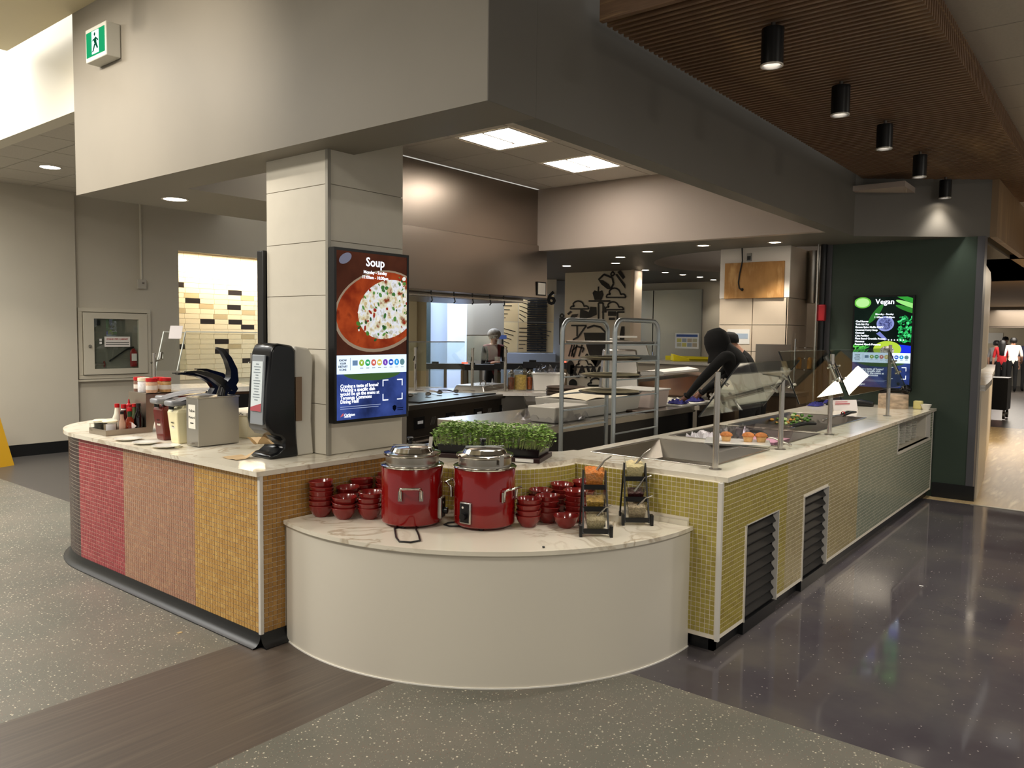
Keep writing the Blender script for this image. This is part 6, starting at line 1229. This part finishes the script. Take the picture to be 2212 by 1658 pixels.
a = ad(1700, 860, 9.0); t = thing('pass_bench', 'brown fronted bench against the clad pillar', 'bench', (8.42, 2.8, 0), R(0)); MB().box((0, .02, 0), (.33, 1.05, .98)).build('body', mat('brown_bench', '#5c4c3c', .5), t, smooth=0); MB().box((-.02, 0, .98), (.34, 1.07, 1.02)).build('top', STEELD, t, smooth=0); MB().box((-.012, .3, .55), (.0, .7, .8)).build('drawer', mat('bench_drawer', '#7a6952', .5), t, smooth=0)
# ------------------------------------------------------------------ entrance hall seen under the hood
BLUEW = mat('cool_wall', '#aab6cc', .6); 
def facing_wall(name, x0, x1, D_, m, z0=0, z1=3.3, th=.1):
    a, b = ad(x0, 760, D_), ad(x1, 760, D_); a.z = b.z = 0; n = Vector((-(b-a).y, (b-a).x, 0)).normalized()
    if n.dot(a) < 0: n = -n
    return struct(MB().prism([(a.x, a.y), (b.x, b.y), (b.x+n.x*th, b.y+n.y*th), (a.x+n.x*th, a.y+n.y*th)], z0, z1).build(name, m, smooth=0))
facing_wall('wall_hall', 780, 900, 11.5, mat('cream_panel', '#d3c29a', .6)); facing_wall('wall_hall', 900, 921, 11.6, mat('cream_panel', '#d3c29a', .6)); facing_wall('wall_hall', 866, 955, 10.9, mat('cream_panel', '#d3c29a', .6), 0, .86)
facing_wall('wall_hall', 905, 970, 17.5, BLUEW); facing_wall('wall_hall', 966, 1020, 16.8, BLUEW); facing_wall('wall_hall', 1008, 1025, 15.2, mat('hall_grey', '#9d978c', .6)); facing_wall('wall_hall', 1022, 1088, 15.0, mat('hall_grey', '#9d978c', .6))
facing_wall('door_1', 914, 930, 17.2, mat('dark_door', '#1c2a2c', .4), 0, 2.35, .08)
facing_wall('wall_hall', 1075, 1200, 15.8, mat('hall_grey', '#9d978c', .6)); facing_wall('wall_hall', 1072, 1200, 14.9, BLUEW, 0, 1.25); facing_wall('wall_hall', 1195, 1226, 15.0, mat('hall_pale_blue', '#aeb4bb', .6)); facing_wall('wall_hall', 1080, 1200, 14.7, mat('white_bulkhead', '#ddd9cf', .6), 2.36, 2.9, .3)
area_light('hall_daylight', (*ad(965, 700, 15.5).xy, 3.0), 2.2, 210, (.72, .84, 1)); area_light('hall_daylight', (*ad(1120, 700, 13.8).xy, 3.1), 1.6, 110, (.85, .9, 1))
a = ad(1191, 645, 14.66); n_ = Vector((a.x, a.y, 0)).normalized(); rt_ = Vector((n_.y, -n_.x, 0))
o = lettering('6', .34, BLACKP, None, frame_M(a, rt_, (0, 0, 1)), name='number_sign', bold=.012, extrude=.004); tag(o, 'black number 6 on the white bulkhead by the hood end', 'number')
# geometric timber wall with black shutter
a, b = ad(1080, 750, 15.6), ad(1196, 750, 15.6); a.z = b.z = 1.25; wd = (b-a).length; xd = (b-a).normalized(); t = thing('patterned_panel_wall', 'tan geometric panels with black lines beyond the range', 'wall panels', a)
nf = Vector((xd.y, -xd.x, 0)); nf = -nf if nf.dot(a) > 0 else nf; TAN = mat('tan_panel', '#d3b98c', .5, noise=.08, nscale=3); TAN2 = mat('tan_panel_dark', '#bfa47a', .5); hz = 1.2
for i in range(3):
    for j in range(2):
        pn = MB().slab([xd*(wd*i/3+.005)+Vector((0, 0, hz*j/2+.005)), xd*(wd*(i+1)/3-.005)+Vector((0, 0, hz*j/2+.005)), xd*(wd*(i+1)/3-.005)+Vector((0, 0, hz*(j+1)/2-.005)), xd*(wd*i/3+.005)+Vector((0, 0, hz*(j+1)/2-.005))], nf, .02).build('panel', (TAN, TAN2)[(i+j) % 2], t, smooth=0)
        for k in range(6):
            p0 = xd*(wd*i/3+.02)+Vector((0, 0, hz*j/2+.08+k*.08)); p1 = p0+xd*(wd/3*(.25+.11*k))+Vector((0, 0, (.0 if (i+j) % 2 else -.07))); MB().bar(p0+nf*.022, p1+nf*.022, .004, .014, (0, 0, 1)).build('line', BLACKP, pn, smooth=0)
s0 = wd*.50
sh = thing('roller_shutter', 'black slatted shutter in the tan panel wall', 'shutter', a+xd*s0+nf*.03)
for k in range(26): MB().slab([Vector((0, 0, .02+k*.045)), xd*(wd*.36)+Vector((0, 0, .02+k*.045)), xd*(wd*.36)+Vector((0, 0, .055+k*.045)), Vector((0, 0, .055+k*.045))], nf, .02).build('slat', BLACKP, sh, smooth=0)
# turnstile gates
def gate(lb, x0, x1, yt, D_):
    a, b = ad(x0, yt, D_), ad(x1, yt, D_); L__ = (b.xy-a.xy).length; t = thing('turnstile', lb, 'turnstile', (a.x, a.y, 0), math.atan2((b-a).y, (b-a).x), group='turnstile gates at the entrance'); h = a.z
    MB().box((0, -.08, h-.1), (L__, .08, h)).build('top_rail', mat('rail_dark', '#3b3c40', .4, .4), t, smooth=0); MB().box((L__*.82, -.12, 0), (L__, .12, h-.1)).build('pedestal', mat('bronze_steel', '#8a7a66', .35, .8), t, bevel=.03); MB().box((0, -.05, 0), (.05, .05, h-.1)).build('post', STEELD, t, smooth=0); MB().box((L__*.42, -.04, 0), (L__*.42+.05, .04, h-.1)).build('post', STEELD, t, smooth=0)
    MB().box((.06, -.01, .15), (L__*.42, .01, h-.12)).build('glass_gate', GLASS, t, smooth=0); MB().box((L__*.84, -.1, h-.0), (L__*.98, .1, h+.02)).build('light_cap', m_emit('gate_red', '#ff6a50', 1.2), t, smooth=0); MB().box((.1, -.07, h), (L__*.3, .07, h+.03)).build('reader', BLACKP, t, smooth=0)
gate('left turnstile gate behind the cooking range', 920, 1012, 784, 13.4); gate('middle turnstile gate behind the cooking range', 1002, 1082, 786, 13.2); gate('right turnstile gate behind the jars', 1068, 1152, 784, 13.0); gate('far right turnstile gate behind the white tub', 1130, 1225, 781, 12.8)
a = ad(1085, 755, 14.5); a = ad(1085, 755, 14.95); t = thing('payment_terminal', 'small payment terminal on the blue half wall', 'terminal', (a.x, a.y, 1.25), R(-50)); MB().box((-.1, -.05, 0), (.1, .05, .06)).build('base', BLACKP, t, smooth=0); MB().cyl((0, 0, .06), (0, 0, .26), .015, 8).build('stem', BLACKP, t); MB().box((-.08, -.02, .26), (.08, .02, .34)).build('display', lab_mat('#4a5f9a'), t, smooth=0)
# back counter and guard in front of the tiled niche (far left)
a, b = ad(335, 838, 8.6), ad(590, 838, 8.9)
t = thing('salad_counter', 'white topped counter in front of the tiled niche', 'counter', (a.x, a.y, 0), math.atan2((b-a).y, (b-a).x)); L__ = (b.xy-a.xy).length; zc_ = ah(450, 838, a)
MB().box((0, 0, 0), (L__, .6, zc_-.05)).build('body', mat('brown_counter_front', '#6b4a30', .5), t, smooth=0); MB().box((-.03, -.04, zc_-.05), (L__+.03, .64, zc_)).build('top', QUARTZW, t, smooth=0); MB().box((L__*.5, -.02, zc_-.3), (L__, .0, zc_-.08)).build('dark_shelf', BLACKP, t, smooth=0)
for k, (x0_, x1_, lb) in enumerate(((348, 405, 'left clear pane over the counter by the niche'), (395, 562, 'right clear pane over the counter by the niche'))):
    a, b, a2, b2 = ad(x0_+6, 716, 8.7), ad(x1_-6, 718, 8.8), ad(x0_-12, 800, 8.6), ad(x1_+10 if k else x1_, 838 if k else 800, 8.7)
    q = thing('sneeze_guard', lb, 'glass guard', a2, group='glass panes by the niche'); MB().slab([a2-a2, b2-a2, b-a2, a-a2], (b-a).cross(a2-a), .008).build('pane', m_glass('guard_glass2', (.93, .94, .92), 1.0), q, smooth=0)
    MB().bar(a-a2, b-a2, .01, .01).build('edge', mat('pale_edge', '#cfd3cc', .3), q, smooth=0); MB().bar(Vector((0, 0, 0)), a-a2, .01, .01).build('edge', mat('pale_edge', '#cfd3cc', .3), q, smooth=0)
for x, lb in ((334, 'slim guard post left of the condiment riser'), (545, 'slim guard post behind the napkin dispenser')):
    a = ad(x, 838, 8.55); t = thing('guard_post', lb, 'post', (a.x, a.y, zc_), group='guard posts by the niche'); h = ah(x, 762, a)-zc_; MB().cyl((0, 0, 0), (0, 0, h), .017, 10).build('tube', STEEL, t); MB().bar((-.04, 0, h-.1), (.1, .02, h-.06), .014, .014).build('arm', CHROME, t, smooth=0); MB().cyl((.08, .02, h-.06), (.1, .04, h+.0), .02, 8).build('clamp', CHROME, t)
a = ad(364, 731, 8.6); t = thing('taped_notice', 'white paper taped on the glass pane at the niche', 'notice', a); MB().slab([(0, 0, 0), Vector((.1, -.06, 0)), Vector((.12, -.065, .13)), Vector((.02, -.005, .13))], (-1, -1, 0), .003).build('sheet', lab_mat('#efe9ea'), t, smooth=0)
a = ad(424, 762, 12.2); t = thing('wall_soap_dispenser', 'grey dispenser on the cream tiled niche wall', 'dispenser', (a.x, 12.58, a.z-.2)); MB().box((-.12, -.1, -.12), (.12, 0, .3)).build('shell', mat('dispenser_grey', '#5b5a5c', .3), t, bevel=.04); MB().box((-.1, -.102, -.2), (.1, -.02, -.13)).build('nozzle', lab_mat('#c9ccd4'), t, smooth=0)
# ================================================================== people
SKIN_L = mat('skin_light', '#b98a72', .5); SKIN_D = mat('skin_deep', '#6a4433', .5); HAIRB = mat('hair_black', '#100d0c', .45)
def person(label, pos, yaw, joints, rad, zones, sub=2):
    """one continuous skinned body; joints in local metres (x right, y forward, z up), grown with Skin + Subdivision, then coloured by zone"""
    t = thing('person', label, 'person', pos, yaw); names = list(joints); me = bpy.data.meshes.new('body')
    E_ = [('pelvis', 'waist'), ('waist', 'chest'), ('chest', 'neck'), ('neck', 'jaw'), ('jaw', 'head'), ('head', 'crown')]
    for s in 'LR':
        E_ += [('chest', 'sh'+s), ('sh'+s, 'el'+s), ('el'+s, 'wr'+s), ('wr'+s, 'pa'+s), ('pelvis', 'hip'+s), ('hip'+s, 'kn'+s), ('kn'+s, 'an'+s), ('an'+s, 'toe'+s)]
        w_, p_ = Vector(joints['wr'+s]), Vector(joints['pa'+s]); d = (p_-w_).normalized(); sd = d.cross(Vector((0, 0, 1))); sd = sd.normalized() if sd.length > .2 else Vector((1, 0, 0)); up = sd.cross(d)
        for k, (off, ln) in enumerate(((-.028, .062), (-.01, .072), (.009, .07), (.026, .055))):
            a, b, c = f'f{s}{k}a', f'f{s}{k}b', f'f{s}{k}c'; base = p_+sd*off
            joints[a] = base+d*.02; joints[b] = base+d*(.02+ln*.55)-up*.006; joints[c] = base+d*(.02+ln)-up*.022
            for n_ in (a, b, c): rad[n_] = .0085
            E_ += [('pa'+s, a), (a, b), (b, c)]
        q = 1 if s == 'L' else -1; joints['t'+s+'a'] = p_-d*.01+sd*(.036*q)-up*.006; joints['t'+s+'b'] = p_+d*.03+sd*(.048*q)-up*.014
        rad['t'+s+'a'] = .011; rad['t'+s+'b'] = .009; E_ += [('pa'+s, 't'+s+'a'), ('t'+s+'a', 't'+s+'b')]
    names = list(joints); ix = {n: i for i, n in enumerate(names)}
    me.from_pydata([tuple(joints[n]) for n in names], [(ix[a], ix[b]) for a, b in E_], [])
    o = bpy.data.objects.new('body', me); COL.objects.link(o); sk = o.modifiers.new('skin', 'SKIN'); sk.use_smooth_shade = True
    for n in names:
        v = me.skin_vertices[0].data[ix[n]]; r_ = rad[n]; v.radius = r_ if isinstance(r_, tuple) else (r_, r_)
    me.skin_vertices[0].data[ix['pelvis']].use_root = True
    ss = o.modifiers.new('sub', 'SUBSURF'); ss.levels = ss.render_levels = sub
    dg = bpy.context.evaluated_depsgraph_get(); m2 = bpy.data.meshes.new_from_object(o.evaluated_get(dg)); bpy.data.objects.remove(o)
    m2.materials.clear(); ms = []
    for z in zones.values():
        if z not in ms: ms.append(z)
    for m in ms: m2.materials.append(m)
    P = {n: Vector(joints[n]) for n in names}
    def seg_d(p, a, b): ab = b-a; u = max(0, min(1, (p-a).dot(ab)/max(1e-9, ab.length_squared))); return (p-(a+ab*u)).length
    ZN = {'head': [('jaw', 'head'), ('head', 'crown')], 'neck': [('neck', 'jaw')], 'torso': [('pelvis', 'waist'), ('waist', 'chest'), ('chest', 'neck'), ('chest', 'shL'), ('chest', 'shR')], 'upper': [('shL', 'elL'), ('shR', 'elR')], 'fore': [('elL', 'wrL'), ('elR', 'wrR')], 'hand': [('wrL', 'paL'), ('wrR', 'paR')]+[(f'f{s}{k}a', f'f{s}{k}c') for s in 'LR' for k in range(4)]+[('tLa', 'tLb'), ('tRa', 'tRb')], 'leg': [('pelvis', 'hipL'), ('pelvis', 'hipR'), ('hipL', 'knL'), ('hipR', 'knR'), ('knL', 'anL'), ('knR', 'anR')], 'shoe': [('anL', 'toeL'), ('anR', 'toeR')]}
    for f in m2.polygons:
        c = f.center; best = min(((min(seg_d(c, P[a], P[b]) for a, b in sg), z) for z, sg in ZN.items()))
        f.material_index = ms.index(zones[best[1]]); f.use_smooth = True
    link('body', m2, t); return t
def pose(lean=0, H=1.72, stance=.1, arms=None, headfwd=0, twist=0):
    k = H/1.72; c, s = math.cos(lean), math.sin(lean)
    def up(x, y, z): z -= .95; return Vector((x, y*c+z*s, .95+z*c-y*s))
    J = {'pelvis': Vector((0, 0, .96)), 'waist': up(0, .0, 1.12), 'chest': up(0, .01, 1.33), 'neck': up(0, .0, 1.475), 'jaw': up(0, .02+headfwd*.4, 1.535), 'head': up(0, .035+headfwd, 1.60), 'crown': up(0, .02+headfwd, 1.685)}
    for q, x in (('L', -1), ('R', 1)):
        J['sh'+q] = up(x*.175, 0, 1.415)
        if arms and q in arms: J['el'+q], J['wr'+q], J['pa'+q] = [Vector(v) for v in arms[q]]
        else: J['el'+q] = up(x*.225, -.01, 1.13); J['wr'+q] = up(x*.235, .05, .88); J['pa'+q] = up(x*.235, .07, .80)
        J['hip'+q] = Vector((x*.09, 0, .91)); J['kn'+q] = Vector((x*stance, .02, .5)); J['an'+q] = Vector((x*stance, -.02, .09)); J['toe'+q] = Vector((x*(stance+.015), .13, .035))
    for n in J: J[n] = J[n]*k
    rad = {'pelvis': (.15, .115), 'waist': (.135, .1), 'chest': (.155, .115), 'neck': .058, 'jaw': (.068, .075), 'head': (.08, .095), 'crown': (.055, .065)}
    for q in 'LR': rad.update({'sh'+q: .062, 'el'+q: .045, 'wr'+q: .03, 'pa'+q: (.04, .02), 'hip'+q: .088, 'kn'+q: .06, 'an'+q: .043, 'toe'+q: (.04, .028)})
    return J, rad, up
def face_bits(t, h, skin, k=1):
    """eyes, nose, ears and mouth on a head whose centre is h (local, facing +y)"""
    h = Vector(h)
    for x in (-.032, .032):
        e = MB().ball(h+Vector((x*k, .083*k, .012)), .011*k, 8).build('eye', lab_mat('#dcd6cf', .2), t); MB().ball(h+Vector((x*k, .092*k, .012)), .005*k, 6).build('pupil', BLACKP, e)
        MB().ball(h+Vector((x*2.7*k, -.005, -.005)), .02*k, 8, (.4, .8, 1.3)).build('ear', skin, t)
    MB().tube([h+Vector((0, .085*k, .015)), h+Vector((0, .108*k, -.02)), h+Vector((0, .09*k, -.028))], [.007, .014, .01], 8).build('nose', skin, t); MB().tube([h+Vector((-.022, .082*k, -.055)), h+Vector((0, .088*k, -.057)), h+Vector((.022, .082*k, -.055))], .006, 6).build('mouth', mat('lips', '#8a4f47', .5), t)
BLK = mat('black_cloth', '#0b0b0c', .85); GLV = mat('purple_glove', '#2b2a78', .6)
# cook bending over the island, back to the camera
J, rd, up = pose(R(25), 1.80, .11, {'L': ((-.25, .42, 1.11), (-.31, .52, .96), (-.32, .57, .925)), 'R': ((.22, .42, 1.1), (.12, .54, .97), (.08, .59, .925))}, .05)
t = person('cook in black clothes and black head covering bending over the island', (7.60, 3.0, 0), R(4), J, rd, {'head': BLK, 'neck': BLK, 'torso': BLK, 'upper': BLK, 'fore': BLK, 'hand': SKIN_D, 'leg': BLK, 'shoe': BLK})
hd = J['head']; m = MB().lathe([(0, .13), (.06, .12), (.105, .07), (.122, .0), (.12, -.07), (.11, -.12), (.14, -.2), (.0, -.2)], tuple(hd), 22, M=Matrix.Rotation(R(-18), 3, 'X') @ Matrix.Diagonal((.95, 1.1, 1))); m.build('head_covering', mat('black_knit', '#070708', .9), t)
MB().tube([hd+Vector((.1*math.cos(a), -.05+.06*math.sin(a), -.19-.0*a)) for a in [math.pi+math.pi*i/8 for i in range(9)]], .014, 8).build('white_collar', lab_mat('#e6e3de'), t)
for q in 'LR': w_ = J['wr'+q]; MB().tube([w_+Vector((.034*math.cos(a), .02*math.sin(a), .034*math.sin(a)*.6+.012)) for a in [2*math.pi*i/10 for i in range(10)]], .012, 7, closed=True).build('bunched_cuff', BLK, t)
# cook with the cap beside him
J, rd, up = pose(R(24), 1.74, .11, {'L': ((-.24, .36, 1.16), (-.2, .54, 1.04), (-.18, .61, 1.0)), 'R': ((.25, .34, 1.15), (.2, .52, 1.03), (.18, .6, 1.0))}, .04)
t = person('cook in a black cap and dark jacket facing the other cook', (8.13, 3.12, 0), R(22), J, rd, {'head': SKIN_L, 'neck': SKIN_L, 'torso': BLK, 'upper': BLK, 'fore': BLK, 'hand': SKIN_L, 'leg': BLK, 'shoe': BLK})
hd = J['head']; face_bits(t, hd, SKIN_L)
cp = MB().lathe([(.094, .0), (.098, .03), (.085, .085), (.05, .112), (0, .118)], tuple(hd+Vector((0, -.008, .02))), 22, M=Matrix.Diagonal((.95, 1.12, 1))).build('cap', BLK, t); MB().slab([hd+Vector((x, .085+y, .03-.2*y)) for x, y in ((-.07, 0), (-.06, .05), (0, .075), (.06, .05), (.07, 0), (0, .01))], (0, .2, 1), .006).build('cap_peak', BLK, cp, smooth=0)
MB().lathe([(.08, -.02), (.09, -.05), (.072, -.1), (.03, -.115), (0, -.115)], tuple(hd+Vector((0, .01, 0))), 18, M=Matrix.Diagonal((.95, 1.1, 1))).build('beard', mat('grey_beard', '#8d8078', .8), t); MB().tube([hd+Vector((.075*math.cos(a), -.03+.07*math.sin(a), -.135)) for a in [2*math.pi*i/12 for i in range(12)]], .016, 8, closed=True).build('white_collar', lab_mat('#d8d5d0'), t)
# figure behind the range glass
J, rd, up = pose(R(6), 1.66, .1, {'L': ((-.22, .1, 1.08), (-.1, .26, 1.12), (-.05, .31, 1.14)), 'R': ((.22, .1, 1.08), (.1, .26, 1.12), (.05, .31, 1.14))})
p = ad(1064, 760, 14.3); t = person('person in a grey hat and dark red and black jacket at the entrance', (p.x, p.y, 0), math.atan2(-p.y, -p.x)-math.pi/2+.3, J, rd, {'head': SKIN_L, 'neck': SKIN_L, 'torso': mat('maroon_jacket', '#5c1f20', .8), 'upper': BLK, 'fore': BLK, 'hand': SKIN_L, 'leg': BLK, 'shoe': BLK}, 1)
hd = J['head']; face_bits(t, hd, SKIN_L); MB().ball(hd+Vector((0, -.01, .07)), .125, 14, (1, 1, .85)).build('hat', mat('grey_knit', '#8d867c', .9, noise=.3, nscale=30), t); MB().box((-.05, .3, 1.05), (.05, .305, 1.2)).build('paper', lab_mat('#dedad2'), t, smooth=0)
# customers and server at the far right
def far_person(lb, px, foot_y, yaw_off, H, top, leg, hair, cap=False, skin=SKIN_L, arms=None):
    p = az(px, foot_y, 0); J, rd, up = pose(R(2), H, .09, arms); ya = math.atan2(-p.y, -p.x)-math.pi/2+yaw_off
    t = person(lb, (p.x, p.y, 0), ya, J, rd, {'head': skin, 'neck': skin, 'torso': top, 'upper': top, 'fore': skin, 'hand': skin, 'leg': leg, 'shoe': BLK}, 1); h = J['head']; face_bits(t, h, skin)
    if cap: cp = MB().lathe([(.1, .0), (.1, .03), (.08, .09), (0, .118)], tuple(h+Vector((0, -.008, .02))), 16, M=Matrix.Diagonal((.95, 1.12, 1))).build('cap', BLK, t); MB().slab([h+Vector((x, .085+y, .03)) for x, y in ((-.07, 0), (-.06, .05), (0, .075), (.06, .05), (.07, 0))], (0, .2, 1), .006).build('cap_peak', BLK, cp, smooth=0)
    elif hair == 'long': MB().lathe([(0, .115), (.06, .1), (.1, .05), (.108, -.03), (.12, -.18), (.13, -.36), (.09, -.42), (0, -.42)], tuple(h+Vector((0, -.035, 0))), 18, M=Matrix.Diagonal((1, .85, 1))).build('hair', HAIRB, t)
    else: MB().lathe([(0, .115), (.06, .105), (.098, .05), (.1, -.01), (.085, -.05), (0, -.05)], tuple(h+Vector((0, -.025, 0))), 18, M=Matrix.Diagonal((1, .95, 1))).build('hair', HAIRB, t)
    return t
far_person('customer with long black hair in a red top seen from behind', 2160, 846, math.pi, 1.62, mat('red_top', '#a3161c', .7), BLK, 'long')
far_person('customer in a white t-shirt and black trousers seen from behind', 2184, 847, math.pi+.2, 1.70, lab_mat('#e2ddd3', .8), BLK, 'short', arms={'R': ((.24, .02, 1.13), (.27, .14, .98), (.27, .2, .95))})
far_person('server in a black cap facing the customers at the far right', 2166, 838, .1, 1.72, BLK, BLK, '', True)
far_person('customer in a grey top half hidden by the passage wall', 2146, 842, 2.6, 1.6, mat('grey_top', '#8d8a88', .8), BLK, 'short')
far_person('customer in dark blue cut off by the right border', 2214, 846, math.pi-.3, 1.68, mat('navy_top', '#161a34', .8), BLK, 'short')
# far counter and hood lamps at that end
p = az(2175, 836, 0); t = thing('far_counter', 'dark grey service counter in front of the far server', 'counter', (p.x+1.2, p.y-.5, 0)); MB().box((-.3, -3, 0), (.3, 3.0, 1.0)).build('body', mat('far_grey_counter', '#8a8479', .5), t, smooth=0); MB().box((-.34, -3, 1.0), (.34, 3.0, 1.05)).build('top', QUARTZW, t, smooth=0)
p = ad(2190, 650, 29); t = thing('hanging_cabinet', 'dark boxed cabinet hanging over the far counter', 'cabinet', (28.8, p.y, ah(2190, 708, (28.8, p.y)))); MB().box((-.2, -1.8, 0), (.4, 1.0, .9)).build('box', mat('bronze_box', '#5a5046', .4, .3), t, smooth=0); MB().box((-.21, -1.7, .05), (-.2, .9, .85)).build('front', mat('bronze_front', '#6a5f52', .35, .3), t, smooth=0)
for k, (x, y, c) in enumerate(((2150, 735, '#e6e0d4'), (2165, 700, '#c2332f'))):
    p = ax(x, y, 35.95); t = thing('wall_notice', ('white menu notice on the far cream wall', 'small red sign on the far cream wall')[k], 'notice', (35.99, p.y, p.z)); MB().box((-.01, -.25, -.12), (0, .25, .12 if k else .3)).build('sheet', lab_mat(c), t, smooth=0)
area_light('far_counter_lamp', (27.5, 2.5, 2.55), 2.0, 130, (1, .92, .82)); area_light('far_counter_lamp', (14, .2, 2.6), 1.4, 70, (1, .86, .66)); spot_light('passage_spot', (29.0, 3.4, 2.55), 30, 100)
p = az(2142, 905, 0); t = thing('service_trolley', 'dark low trolley parked at the half wall end', 'trolley', (p.x+.3, p.y, 0)); MB().box((-.3, -.25, .2), (.3, .25, .85)).build('body', BLACKP, t, smooth=0)
for x in (-.25, .25):
    for y in (-.2, .2): MB().lathe([(0, -.02), (.08, -.02), (.08, .02), (0, .02)], (x, y, .09), 12, M=Matrix.Rotation(math.pi/2, 3, 'X')).build('wheel', STEELD, t); MB().box((x-.02, y-.02, .12), (x+.02, y+.02, .2)).build('fork', STEELD, t, smooth=0)
